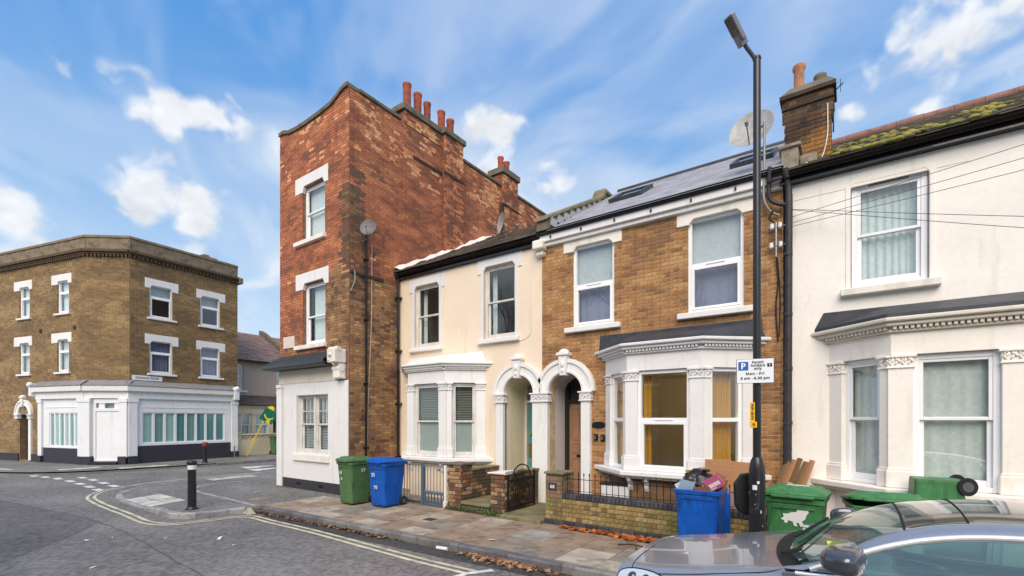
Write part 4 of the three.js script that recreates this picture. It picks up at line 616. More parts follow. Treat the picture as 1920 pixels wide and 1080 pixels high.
// ================================================================ TALL RED CORNER BUILDING (front z = -7.5, flank x = -10.55)
const cornerHouse = thing('corner_building', 'tall three-storey red brick corner building with white shop front and curved parapet', 'building', [-12.2, 0, -7.5]);
{
  const h = cornerHouse, ZC = -7.5, xl = -13.91, xr = -10.55, F = frame(0, ZC), K = frame(xr, ZC, 0, -1);
  const topPts = [[-13.91, 10.42], [-13.66, 10.43], [-13.4, 10.34], [-13, 10.3], [-12.4, 10.3], [-11.8, 10.33], [-11.3, 10.38], [-11.05, 10.47], [-10.87, 10.56], [-10.7, 10.6], [-10.55, 10.6]];
  const top = (s) => { for (let i = 0; i < topPts.length - 1; i++) if (s <= topPts[i + 1][0]) { const [a, b] = topPts[i], [c, d] = topPts[i + 1]; return b + (d - b) * (s - a) / (c - a); } return 10.6; };
  const W = [[-12.69, -11.6, 7.03, 8.56], [-12.67, -11.58, 4.07, 5.8]], G = [-12.98, -11.42, 0.98, 2.67];
  obj('wall', [plate(F, [[xl, 0], [xr - 0.006, 0], [xr - 0.006, 10.58], ...topPts.slice(0, -1).reverse().map(([a, b]) => [a, b - 0.01])], -0.26, -0.007, [...W.map((w) => rect(...w)), rect(...G)]), box(K, 0.262, 10.2, 0, 10.6, -0.26, -0.007), box(frame(xl, ZC, 0, -1), 0.262, 10.2, 0, 10.4, 0.0, 0.25), box(K, 10.0, 10.2, 0, 10.4, -3.1, -0.27)], M.mortarRed, h);
  obj('roof', [box(F, xl + 0.26, xr - 0.27, 9.7, 9.85, -9.9, -0.27)], M.lead, h);
  const pal = brighter(1.42, [0xa25c39, 0x945133, 0xb0683f, 0x864b34, 0xbb7446, 0xd28c56, 0xdda470, 0x744632, 0x8f6b42, 0xa07a4a, 0x7a5c3e, 0x5b4636, 0x463930, 0x94744c, 0xb58c58], 0.15);
  const redPick = (q, n = q()) => tone([7, 3, 1, 0, 0, 2, 4], n, q, 0.6), brown = (q, n) => tone([12, 11, 10, 10, 8, 13, 9, 14], n, q, 0.6);
  // the weathered top courses carry pale scoured bricks, the lower storeys are brown stock brick
  const pick = (u, y, q, flank) => {
    const n = fbm(u * 0.9 + (flank ? 30 : 0), y * 0.9, 4, 13), n2 = fbm(u * 2.6 + (flank ? 11 : 3), y * 3.4, 3, 14);
    const edge = flank ? 5.75 + (n - 0.5) * 0.5 : (u > -11.5 ? 5.6 + (u + 11.5) * 1.2 : u > -12.7 ? 3.6 : 4.0) + (n - 0.5) * 0.6;
    const soot = flank ? sstep(1.1, 0.1, u) * sstep(9.4, 8.4, y) * sstep(5.2, 6.4, y) : sstep(-11.2, -10.7, u) * sstep(8.6, 7.6, y) * sstep(5.2, 6.2, y);
    if (soot * 1.1 + n2 * 0.9 + (q() - 0.5) * 0.5 > 1.15) return q() < 0.6 ? 11 : [12, 7, 10][ways(q(), 3)];
    if (y < edge + (q() - 0.5) * 0.3) return brown(q, 1 - n2 * 0.6 - n * 0.4);
    const high = sstep(8.5, 9.8, y) * 0.55 + (flank && y > 7.5 && u > 5 ? 0.2 : 0);
    if (n2 > 0.69 - high * 0.24 && q() < 0.15 + high * 0.7) return q() < 0.35 ? 6 : q() < 0.6 ? 5 : 4;
    if (n < 0.36 && q() < 0.5) return [7, 3, 10][ways(q(), 3)];
    return redPick(q, fbm(u * 1.3, y * 3.6, 4, 17));
  };
  brickwork(h, F, 3.85, 10.62, (y) => { let iv = cut([[xl, xr]], W.filter((w) => y > w[2] && y < w[3]).map((w) => [w[0], w[1]])); if (y > 10.25) { const out = []; for (let s = xl; s < xr; s += 0.11) if (top(s + 0.05) > y) out.push([s, Math.min(xr, s + 0.11)]); iv = out.reduce((a, b) => { if (a.length && a[a.length - 1][1] > b[0] - 0.001) a[a.length - 1][1] = b[1]; else a.push([...b]); return a; }, []); } return iv; }, (s, y, q) => pick(s, y, q, false), pal, { seed: 71, limit: 130 });
  brickwork(h, K, 0.0, 10.6, (y) => [[0.035, 10.1]], (s, y, q) => (s > 1.9 && y < 6.0 ? -1 : s > 1.9 && y < 6.0 + (s - 1.6) * 0.5 - 0.3 ? -1 : pick(s, y, q, true)), pal, { seed: 72, limit: 170 });
  // coping stones
  const cs = []; for (let i = 0; i < topPts.length - 1; i++) { const [a, b] = topPts[i], [c, d] = topPts[i + 1]; cs.push(plate(F, [[a, b], [c, d], [c, d + 0.1], [a, b + 0.1]], -0.3, 0.05)); } cs.forEach((g) => obj('coping_stone', [g], M.cement, h));
  for (let s = -0.05; s < 10; s += 0.9) if (!(s > 1.6 && s < 4.2)) obj('coping_stone', [box(K, s + (s < 0 ? 0.36 : 0), Math.min(10.1, s + 0.893), 10.602, 10.7, -0.3, 0.05, 0.02)], M.cement, h);
  // dentil of darker header bricks, tie band beside the stack
  // upper windows
  for (const [i, w] of W.entries()) {
    win(h, F, { s0: w[0], s1: w[1], y0: w[2], y1: w[3], n: -0.1, kind: 'sash', tr: (w[2] + w[3]) / 2 + (i ? -0.06 : 0.02), fw: 0.06, behind: [i ? hang('net_curtain', M.curtainPale, F, -0.26, 8, 0.2, 0.05, 0.05, 0.05, 0.02) : shade('blind', std(0xe6e8ec, { map: T.cloth }), F, -0.25, 0.02, 0.98)] });
    lintel(h, F, w[0] - 0.36, w[1] + 0.15, w[3] - 0.14, w[3] + 0.32, w[0] + 0.02, w[1] - 0.03, -0.08, 0.018, M.trim, 0.12);
    sill(h, F, w[0] - 0.33, w[1] + 0.06, w[2] - 0.12, w[2] - 0.002, -0.12, 0.1, M.trimOld);
  }
  const nm = obj('wall_plaque', [box(F, -13.68, -13.1, 4.06, 4.4, -0.01, 0.025, 0.006)], std(0xe3d8cf, { map: T.old }), h);
  // shop front: rendered wall, fascia, lead canopy, scroll bracket
  obj('shop_wall', [plate(F, rect(-13.66, -10.93, 0.28, 3.0), -0.02, 0.03, [rect(...G)]), box(F, -10.929, -10.56, 0.28, 3.0, -0.02, 0.022, 0.006)], M.trim, h);
  obj('shop_fascia', [box(F, -13.9, -11.1, 3.015, 3.4, -0.02, 0.045, 0.006), box(F, -13.9, -11.1, 3.0, 3.014, -0.02, 0.03)], std(0xe9e1d2, { map: T.old }), h);
  obj('shop_pilaster', [box(F, -13.95, -13.68, 0.0, 3.0, -0.05, 0.09, 0.012), box(F, -13.93, -13.66, 2.9, 3.0, -0.05, 0.12, 0.012)], M.trim, h);
  obj('shop_base', [box(F, -13.67, -10.56, 0.0, 0.279, -0.02, 0.045, 0.006)], std(0x3b3b42, { map: T.stone, roughness: 0.7 }), h);
  for (const s of [-12.95, -11.85]) obj('airbrick', [box(F, s, s + 0.23, 0.12, 0.19, 0.04, 0.052)], M.blackIron, h);
  const cp = new THREE.BufferGeometry(), A = [-14.1, 3.55, 0.42], B2 = [-11.02, 3.55, 0.42], C2 = [-11.02, 3.82, 0.01], D2 = [-13.9, 3.82, 0.01], low = (p) => [p[0], p[1] - 0.05, p[2]]; cp.setAttribute('position', new THREE.Float32BufferAttribute([...A, ...B2, ...C2, ...A, ...C2, ...D2, ...low(A), ...low(B2), ...B2, ...low(A), ...B2, ...A, ...A, ...D2, ...low(D2), ...A, ...low(D2), ...low(A)], 3)); cp.computeVertexNormals();
  obj('canopy', [cp.applyMatrix4(F)], std(0x363b3b, { map: T.stone, bumpMap: N.stone, bumpScale: 0.02, roughness: 0.75 }), h);
  obj('canopy_gutter', [box(F, -14.1, -11.02, 3.41, 3.5, 0.0, 0.415, 0.01), box(F, -14.12, -11.0, 3.44, 3.54, 0.416, 0.45, 0.01)], M.gutter, h);
  const cb = obj('scroll_bracket', [box(F, -10.98, -10.64, 3.44, 3.8, 0.0, 0.36, 0.03), cyl([-11.0, 3.8, ZC + 0.24], [-10.62, 3.8, ZC + 0.24], 0.06, 0.06, 14), box(F, -10.95, -10.67, 3.05, 3.439, 0.0, 0.2, 0.02), cyl([-10.97, 3.3, ZC + 0.14], [-10.65, 3.3, ZC + 0.14], 0.08, 0.08, 14), cyl([-10.98, 3.08, ZC + 0.08], [-10.66, 3.08, ZC + 0.06], 0.05, 0.05, 12), ball([-10.82, 3.64, ZC + 0.36], 0.06), ball([-10.82, 3.42, ZC + 0.26], 0.05), ball([-10.9, 3.52, ZC + 0.35], 0.04)], M.trimOld, h);
  // ground floor pair of barred sashes
  const half = (a, b) => { const bars = []; const w = (b - a - 0.2) / 3; for (let i = 1; i < 3; i++) bars.push([a + 0.1 + w * i - 0.01, a + 0.1 + w * i + 0.01, 1.86, 2.58]); bars.push([a + 0.09, b - 0.09, 2.2, 2.225]); win(h, F, { s0: a, s1: b, y0: G[2] + 0.03, y1: G[3], n: -0.1, kind: 'sash', tr: 1.84, mat: M.woodWhite, bars, behind: [{ name: 'blind', m: M.blindGrey, g: (s0, s1) => blindGeo(F, s0 + 0.06, s1 - 0.06, 1.1, 2.6, -0.24, 0.045) }] }); };
  obj('window_reveal', [ring(F, G[0] - 0.004, G[1] + 0.004, G[2] + 0.02, G[3] + 0.004, -0.24, 0.026, 0.014)], M.trim, h);
  half(G[0] + 0.012, (G[0] + G[1]) / 2 - 0.035); half((G[0] + G[1]) / 2 + 0.035, G[1] - 0.012); obj('window_post', [box(F, (G[0] + G[1]) / 2 - 0.034, (G[0] + G[1]) / 2 + 0.034, G[2] + 0.03, G[3], -0.2, -0.07, 0.006)], M.woodWhite, h);
  sill(h, F, G[0] - 0.1, G[1] + 0.08, G[2] - 0.17, G[2] + 0.02, -0.12, 0.1, M.trimOld);
  room(h, F, xl + 0.3, xr - 0.3, 0.05, 3.3, -4, -0.27, M.room); room(h, F, xl + 0.3, xr - 0.3, 3.5, 6.4, -4, -0.27, M.room); room(h, F, xl + 0.3, xr - 0.3, 6.6, 9.6, -4, -0.27, M.room);
  // chimney breast and stacks on the flank
  const stack = (s0, s1, n0, n1, y0, y1, seed, lim) => { obj('chimney_core', [box(K, s0 + 0.01, s1 - 0.01, y0, y1, n0 + 0.01, n1 - 0.01)], M.mortarRed, h); brickwork(h, frame(xr + n1, ZC - 0, 0, -1), y0, y1, () => [[s0, s1]], (s, y, q) => { const n2 = fbm(s * 3 + seed, y * 3, 3, 15), hi = sstep(9.6, 10.4, y); return n2 > 0.66 - hi * 0.14 && q() < 0.3 + hi * 0.5 ? [5, 6, 4][ways(q(), 3)] : n2 < 0.38 ? [7, 3, 11][ways(q(), 3)] : redPick(q); }, pal, { seed, n: 0.004, limit: lim }); brickwork(h, frame(xr, ZC - s0, 1, 0), y0, y1, () => [[n0 + 0.0, n1 - 0.034]], (s, y, q) => [7, 3, 1, 11][ways(q(), 4)], pal, { seed: seed + 1, limit: lim }); };
  stack(3.42, 4.3, -0.5, 0.14, 6.0, 11.0, 201, 50); stack(1.88, 3.42, -0.5, 0.012, 10.6, 11.0, 211, 30);
  obj('stack_cap', [box(K, 1.8, 3.47, 10.99, 11.16, -0.58, 0.07, 0.015), box(K, 3.36, 4.37, 11.0, 11.17, -0.58, 0.21, 0.015), box(K, 1.86, 4.3, 11.16, 11.24, -0.5, 0.0, 0.03)], M.cement, h);
  obj('string_course', [box(K, 2.22, 3.42, 9.72, 9.8, -0.02, 0.03, 0.006), box(K, 3.4, 4.32, 9.72, 9.8, 0.13, 0.17, 0.006)], M.soot, h);
  obj('chimney_shoulder', [prismTaper(K, [4.3, 4.34, -0.02, 0.14], [4.3, 4.31, -0.02, 0.02], 9.0, 9.3)], M.soot, h);
  const pot = (s, y, r = 0.115, t = 0.72) => obj('chimney_pot', [lathe([[r * 1.1, 0], [r * 1.1, 0.06], [r * 0.95, 0.09], [r, t - 0.08], [r * 1.12, t - 0.06], [r * 1.12, t], [r * 0.8, t], [r * 0.75, 0.1]], [xr - 0.25, y, ZC - s], 18)], M.terracotta, h);
  pot(2.2, 11.22, 0.12, 0.78); pot(2.63, 11.22, 0.12, 0.72); pot(3.03, 11.22, 0.11, 0.66); pot(3.66, 11.22, 0.12, 0.72); pot(4.08, 11.22, 0.12, 0.66);
  stack(6.55, 7.5, -0.5, 0.1, 8.6, 11.1, 221, 30); obj('stack_cap', [box(K, 6.47, 7.58, 11.1, 11.32, -0.58, 0.17, 0.015)], M.cement, h); pot(6.86, 11.3, 0.11, 0.6); pot(7.24, 11.3, 0.11, 0.58);
  obj('stack_base', [box(K, 6.5, 7.55, 9.9, 9.98, -0.02, 0.13, 0.01), box(K, 6.45, 6.6, 9.0, 9.9, -0.02, 0.115, 0.01)], M.soot, h);
  // pipes and cables down the flank
  obj('drainpipe', [cyl([xr + 0.06, 0.3, ZC - 0.5], [xr + 0.06, 6.95, ZC - 0.5], 0.032, 0.032, 10), ...[1.2, 2.9, 4.6, 6.2].map((y) => box(K, 0.45, 0.55, y, y + 0.05, 0.0, 0.1))], M.blackIron, h);
  obj('cable', [tube([[xr + 0.012, 6.7, ZC - 0.72], [xr + 0.014, 4.6, ZC - 0.7], [xr + 0.012, 2.5, ZC - 0.6], [xr + 0.014, 0.9, ZC - 0.58]], 0.007, 30, 5)], M.sticker, h);
  obj('corner_ledge', [box(K, 0.04, 1.1, 5.78, 5.86, -0.02, 0.05, 0.01)], M.soot, h);
  obj('loose_cable', [tube([[xr + 0.08, 5.85, ZC - 0.12], [xr + 0.12, 5.6, ZC - 0.1], [xr + 0.05, 5.3, ZC - 0.02]], 0.012, 14, 5)], std(0x8fae96, { roughness: 0.8 }), h);
}
// down pipe in the angle between the corner building and the cream house
{
  const d = obj('downpipe', [cyl([-10.46, 0.1, ZF + 0.08], [-10.46, 5.95, ZF + 0.08], 0.038, 0.038, 12), tube([[-10.46, 5.93, ZF + 0.08], [-10.46, 6.02, ZF + 0.1], [-10.5, 6.12, ZF + 0.17]], 0.04, 10, 8), ...[0.9, 2.4, 3.9, 5.4].map((y) => box(I, -10.54, -10.38, y, y + 0.05, ZF + 0.0, ZF + 0.13))], M.gutter);
  tag(d, 'black downpipe in the corner between red brick flank and cream house', 'downpipe');
  const e = obj('downpipe', [cyl([-0.85, 0.6, ZF + 0.11], [-0.83, 5.7, ZF + 0.11], 0.06, 0.055, 14), tube([[-0.83, 5.68, ZF + 0.11], [-0.84, 5.85, ZF + 0.12], [-0.88, 6.12, ZF + 0.2]], 0.05, 10, 8), tube([[-1.1, 6.2, ZF + 0.22], [-1.1, 5.7, ZF + 0.12], [-0.95, 5.58, ZF + 0.11], [-0.84, 5.55, ZF + 0.11]], 0.035, 16, 8), ...[0.9, 1.9, 2.8, 3.7, 4.7].map((y) => cyl([-0.845, y, ZF + 0.11], [-0.845, y + 0.06, ZF + 0.11], 0.07, 0.07, 14)), ...[1.5, 2.45, 3.3, 4.2].map((y) => cyl([-0.845, y, ZF + 0.11], [-0.845, y + 0.012, ZF + 0.11], 0.064, 0.064, 14))], std(0x3c3a3f, { roughness: 0.55, map: T.stone }));
  tag(e, 'thick grey-black soil pipe between the yellow brick house and white house', 'downpipe');
}

// ================================================================ CORNER SHOP BUILDING ACROSS THE SIDE ROAD
const C = [-25.88, -7.18], Bp = [-27.3, -6.01], dC = [-0.0936, -0.9956], dA = [0.9655, -0.2605];
const shopHouse = thing('corner_shop_building', 'three-storey brown brick corner building with white converted shop front across the road', 'building', [-27, 0, -8]);
{
  const h = shopHouse, K = frame(...C, ...dC), A = frame(...Bp, ...dA), Q = frame(...Bp, C[0] - Bp[0], C[1] - Bp[1]), LQ = Math.hypot(C[0] - Bp[0], C[1] - Bp[1]), LC = 4.75, LA = -9.5;
  const WC = [[0.76, 1.7], [2.92, 3.87]], WA = [[-5.05, -4.2], [-2.05, -1.18]], yC = [[6.62, 8.12], [4.07, 5.58]], yA = [[6.75, 8.24], [4.1, 5.6]];
  const hc = WC.flatMap((w) => yC.map((y) => [...w, ...y])), ha = [...WA.flatMap((w) => yA.map((y) => [...w, ...y])), [-5.0, -4.15, 0.05, 2.35]];
  obj('wall', [plate(K, rect(0, LC, 0.0, 9.4), -0.25, -0.006, [...hc.map((w) => rect(...w)), rect(0.42, 4.1, 0.84, 2.32)]), plate(A, rect(LA, -0.004, 0, 9.4), -0.25, -0.006, [...ha.map((w) => rect(...w)), rect(-2.6, -0.35, 0.72, 2.3)]), plate(Q, rect(0.003, LQ - 0.003, 3.0, 9.4), -0.25, -0.006), box(K, LC - 0.2, LC - 0.001, 0, 9.4, -7, -0.26)], M.mortarBrown, h);
  const pal = brighter(1.36, [0x8f744a, 0x7f6641, 0x9a7d4f, 0x6c5638, 0x86693f, 0xa68a5c, 0x5a4830, 0x75603f]), pick = (s, y, q) => tone([6, 3, 7, 1, 4, 0, 2, 5], fbm(s * 0.9, y * 2.4, 4, 99), q, 0.7);
  brickwork(h, K, 3.45, 9.2, (y) => cut([[0.03, LC]], hc.filter((w) => y > w[2] && y < w[3]).map((w) => [w[0], w[1]])), pick, pal, { seed: 91, limit: 120 });
  brickwork(h, Q, 3.45, 9.2, () => [[0.0, LQ]], pick, pal, { seed: 92, limit: 60 });
  brickwork(h, A, 0.3, 9.2, (y) => cut([[LA, -0.03]], [...ha.filter((w) => y > w[2] && y < w[3]).map((w) => [w[0], w[1]]), ...(y < 3.45 ? [[-3.62, 0]] : [])]), pick, pal, { seed: 93, limit: 120 });
  // cornice and parapet round the three faces
  for (const [f, a, b] of [[K, -0.05, LC], [Q, -0.05, LQ + 0.05], [A, LA, 0.05]]) {
    obj('parapet', [box(f, a, b, 9.4, 10.02, -0.3, 0.03, 0.01), box(f, a, b, 9.94, 10.06, -0.34, 0.07, 0.02)], M.parapet, h);
    const dn = []; for (let s = a; s < b - 0.05; s += 0.16) dn.push(box(f, s, s + 0.09, 9.12, 9.22, -0.01, 0.11)); obj('cornice', [box(f, a, b, 9.3, 9.42, -0.02, 0.2, 0.01), box(f, a, b, 9.22, 9.3, -0.02, 0.13, 0.01), ...dn], M.corniceDark, h);
  }
  obj('parapet_end', [box(K, LC - 0.02, LC + 0.16, 9.1, 9.4, -0.3, 0.26, 0.02)], M.parapet, h); obj('chimney_stub', [box(K, 3.2, 4.0, 10.0, 10.3, -1.1, -0.5, 0.03), box(K, 3.4, 3.7, 10.3, 10.42, -0.95, -0.65, 0.03)], M.mortarRed, h);
  obj('roof', [flat([[C[0], C[1]], [C[0] + dC[0] * LC, C[1] + dC[1] * LC], [-34, -12.5], [-36, -4], [Bp[0], Bp[1]]].map(([x, z]) => [x - 0.2, z - 0.1]), 9.38)], M.lead, h);
  const put = (f, w, y, l0, l1, o) => {
    win(h, f, { s0: w[0], s1: w[1], y0: y[0], y1: y[1], n: -0.06, kind: 'toplight', tr: y[0] + (y[1] - y[0]) * 0.64, lower: 1, fw: 0.065, behind: o });
    lintel(h, f, l0, l1, y[1] - 0.17, y[1] + 0.27, w[0] + 0.03, w[1] - 0.03, -0.06, 0.02, M.trim, 0.1); sill(h, f, w[0] - 0.1, w[1] + 0.15, y[0] - 0.09, y[0] - 0.002, -0.12, 0.1, M.trim);
  };
  WC.forEach((w, i) => { put(K, w, yC[0], w[0] - 0.18, w[1] + 0.24, [shade('blind', M.blindGrey, K, -0.3, 0.6, 1)]); put(K, w, yC[1], w[0] - 0.18, w[1] + 0.24, [hang('curtain', M.curtainLilac, K, -0.24, 7)]); });
  WA.forEach((w) => { put(A, w, yA[0], w[0] - 0.42, w[1] + 0.2, [shade('blind', std(0xe2e6ea), A, -0.22, 0.02, 1)]); put(A, w, yA[1], w[0] - 0.42, w[1] + 0.2, [hang('net_curtain', M.curtainPale, A, -0.24, 6)]); });
  for (const s of [-3.3, -0.75]) obj('wall_vent', [new THREE.CylinderGeometry(0.09, 0.09, 0.05, 14).rotateX(Math.PI / 2).translate(s, 6.05, 0.01).applyMatrix4(A)], M.soot, h);
  // shop front
  const white = std(0xf2f4f6, { map: T.stucco, roughness: 0.55 }), dark = std(0x35353e, { map: T.stucco, roughness: 0.6 });
  obj('shop_fascia', [box(K, -0.12, LC - 0.2, 2.89, 3.42, -0.02, 0.16, 0.01), box(Q, -0.06, LQ + 0.06, 2.89, 3.42, -0.02, 0.16, 0.01), box(A, -3.45, 0.12, 2.89, 3.42, -0.02, 0.16, 0.01)], white, h);
  obj('shop_cornice', [box(K, -0.2, LC - 0.15, 3.2, 3.45, 0.161, 0.3, 0.03), box(Q, -0.1, LQ + 0.1, 3.2, 3.45, 0.161, 0.3, 0.03), box(A, -3.5, 0.2, 3.2, 3.45, 0.161, 0.3, 0.03)], std(0xe6e6e2, { map: T.old }), h);
  const slope = (f, a, b) => { const g = new THREE.BufferGeometry(), v = [[a, 3.455, 0.33], [b, 3.455, 0.33], [b, 3.7, 0.01], [a, 3.7, 0.01]]; g.setAttribute('position', new THREE.Float32BufferAttribute([...v[0], ...v[1], ...v[2], ...v[0], ...v[2], ...v[3]], 3)); g.computeVertexNormals(); return g.applyMatrix4(f); };
  obj('shop_lead_roof', [slope(K, -0.22, LC - 0.12), slope(Q, -0.16, LQ + 0.16), slope(A, -3.5, 0.22)], std(0x8b8a8c, { map: T.old, roughness: 0.6 }), h);
  obj('shop_wall', [plate(K, rect(0.26, LC - 0.4, 0.78, 2.89), -0.02, 0.05, [rect(0.46, 4.06, 0.88, 2.28)]), plate(A, rect(-3.0, -0.3, 0.68, 2.89), -0.02, 0.05, [rect(-2.56, -0.38, 0.74, 2.26)]), box(K, 0.3, 4.3, 2.5, 2.53, 0.051, 0.07), box(A, -2.9, -0.3, 2.5, 2.53, 0.051, 0.07)], white, h);
  obj('shop_base', [box(K, 0.262, LC - 0.41, 0, 0.779, -0.02, 0.07, 0.01), box(A, -2.99, -0.31, 0, 0.679, -0.02, 0.07, 0.01), box(A, -3.32, -3.02, 0, 0.3, -0.02, 0.16, 0.01), box(K, LC - 0.39, LC, 0, 0.3, -0.02, 0.16, 0.01), box(Q, 0.03, 0.38, 0, 0.35, -0.02, 0.24, 0.01), box(Q, LQ - 0.34, LQ, 0, 0.35, -0.02, 0.24, 0.01), box(A, -0.3, 0.1, 0, 0.35, -0.02, 0.2, 0.01), box(K, -0.1, 0.26, 0, 0.35, -0.02, 0.2, 0.01)], dark, h);
  const pil = (f, a, b, n) => obj('shop_pilaster', [box(f, a, b, 0.3, 2.889, -0.02, n, 0.012), box(f, a - 0.03, b + 0.03, 2.72, 2.888, -0.02, n + 0.03, 0.012)], white, h);
  pil(A, -3.3, -3.02, 0.13); pil(A, -0.3, 0.08, 0.14); pil(Q, 0.0, 0.32, 0.2); pil(Q, LQ - 0.3, LQ + 0.02, 0.2); pil(K, -0.08, 0.25, 0.14); pil(K, LC - 0.38, LC - 0.06, 0.14);
  obj('scroll_bracket', [box(K, LC - 0.36, LC - 0.06, 2.95, 3.62, 0.0, 0.34, 0.06), ball([...new THREE.Vector3(LC - 0.2, 3.55, 0.3).applyMatrix4(K).toArray()], 0.13)], white, h); obj('scroll_bracket', [box(A, -3.6, -3.4, 3.0, 3.62, 0.0, 0.34, 0.06), ball([...new THREE.Vector3(-3.5, 3.55, 0.3).applyMatrix4(A).toArray()], 0.13)], white, h);
  const lights = (f, a, b, y0, y1, k, tones) => { const w = (b - a) / k; for (let i = 0; i < k; i++) { const s = a + w * i; win(h, f, { s0: s + 0.004, s1: s + w - 0.004, y0, y1, n: 0.02, kind: 'plain', fw: 0.045, glass: M.glassTeal, behind: [hang('curtain', tones[i % tones.length], f, -0.04, 2, 0.02, 0.02, 0.02, 0.02, 0.006)] }); } };
  lights(K, 0.46, 4.06, 0.88, 2.28, 8, [M.curtainPale, M.curtainTeal, M.curtainPale, M.curtainTeal2, M.curtainTeal, M.curtainTeal2, M.curtainTeal2, M.curtainTeal2]);
  lights(A, -2.56, -0.38, 0.74, 2.26, 6, [M.curtainTeal, M.curtainPale]);
  const dr = obj('shop_door', [box(Q, 0.47, LQ - 0.33, 0.14, 2.34, -0.03, 0.05, 0.01), box(Q, 0.3, 0.425, 0.1, 2.889, -0.03, 0.04), box(Q, LQ - 0.29, LQ - 0.27, 0.1, 2.889, -0.03, 0.04), ring(Q, 0.42, LQ - 0.28, 0.13, 2.4, -0.03, 0.09, 0.07)], white, h);
  obj('shop_transom', [ring(Q, 0.42, LQ - 0.28, 2.4, 2.88, -0.03, 0.09, 0.09, 0.06, 0.2), box(Q, 0.6, 0.85, 2.46, 2.68, -0.03, 0.06), box(Q, 1.25, LQ - 0.37, 2.46, 2.68, -0.03, 0.06)], white, h); obj('fanlight', [new THREE.PlaneGeometry(0.4, 0.22).translate(1.05, 2.57, 0.03).applyMatrix4(Q)], M.glassTeal, h); obj('fanlight_blind', [box(Q, 0.45, LQ - 0.3, 2.4, 2.88, -0.12, -0.1)], M.blindGrey, h);
  obj('shop_step', [box(Q, 0.35, LQ - 0.3, 0.0, 0.12, -0.02, 0.36, 0.03)], M.blackMatt, h);
  // arched side door
  const ca = -4.58; doorArch(h, A, ca, 0.42, 2.2, 0.28, -0.02, 0.07, M.trim); obj('door_pier', [box(A, ca + 0.42, ca + 0.62, 0.05, 2.2, -0.05, 0.08, 0.01)], M.trim, h); obj('capital', capital(A, ca + 0.4, ca + 0.66, 2.0, 2.2, -0.05, 0.1), M.trim, h); obj('capital', capital(A, ca - 0.66, ca - 0.4, 2.0, 2.2, -0.05, 0.1), M.trim, h);
  obj('side_door', [box(A, -5.0, -4.15, 0.05, 2.36, -0.6, -0.55), box(A, -5.02, -5.0, 0.05, 2.4, -0.6, -0.25)], std(0x6b4030, { map: T.wood }), h); obj('side_door_fanlight', [plate(A, arcHole(ca, 0.4, 2.3, 2.2), -0.02, -0.005)], std(0x8d7f70, { map: T.stucco }), h);
  obj('plinth', [box(A, LA, -5.05, 0, 0.35, -0.02, 0.06, 0.01), box(A, -4.1, -3.33, 0, 0.35, -0.02, 0.06, 0.01)], dark, h);
  for (const f of [[K, 0.05, LC - 0.3], [A, LA + 0.3, -0.3]]) { room(h, f[0], f[1], f[2], 3.5, 6.1, -2.6, -0.26, M.room); room(h, f[0], f[1], f[2], 6.2, 9, -2.6, -0.26, M.room); room(h, f[0], f[1] + 0.1, f[2], 0.02, 3.0, -2.2, -0.26, M.room); }
  // street name plate
  const sg = thing('street_name_sign', 'white street name plate under first-floor window of the corner shop building', 'sign', [C[0], 3.7, C[1]]);
  obj('plate', [box(K, 0.08, 1.26, 3.72, 3.94, 0.012, 0.03, 0.004)], std(0xeeeeee, { roughness: 0.5 }), sg);
  signText(sg, K, 'FENHAM ROAD', 0.67, 3.785, 0.031, 0.095, 0x6a6a70, 0.9);
}

// ================================================================ LIT DOWNLIGHTS IN THE FRONT ROOM OF THE BRICK HOUSE
{
  const warm = std(0xffe6bb, { emissive: 0xffcc80, emissiveIntensity: 2 }), spots = [[-2.2, -0.9], [-3.1, -2.4]];
  for (const [s, n] of spots) {
    obj('downlight', [new THREE.CylinderGeometry(0.05, 0.05, 0.02, 16).translate(s, 3.085, n).applyMatrix4(FM)], warm, brickHouse);
    const glow = new THREE.PointLight(0xffdca4, 0.45);
    glow.name = 'downlight_glow'; glow.position.set(s, 3.03, ZF + n); glow.castShadow = true; scene.add(glow);
  }
}

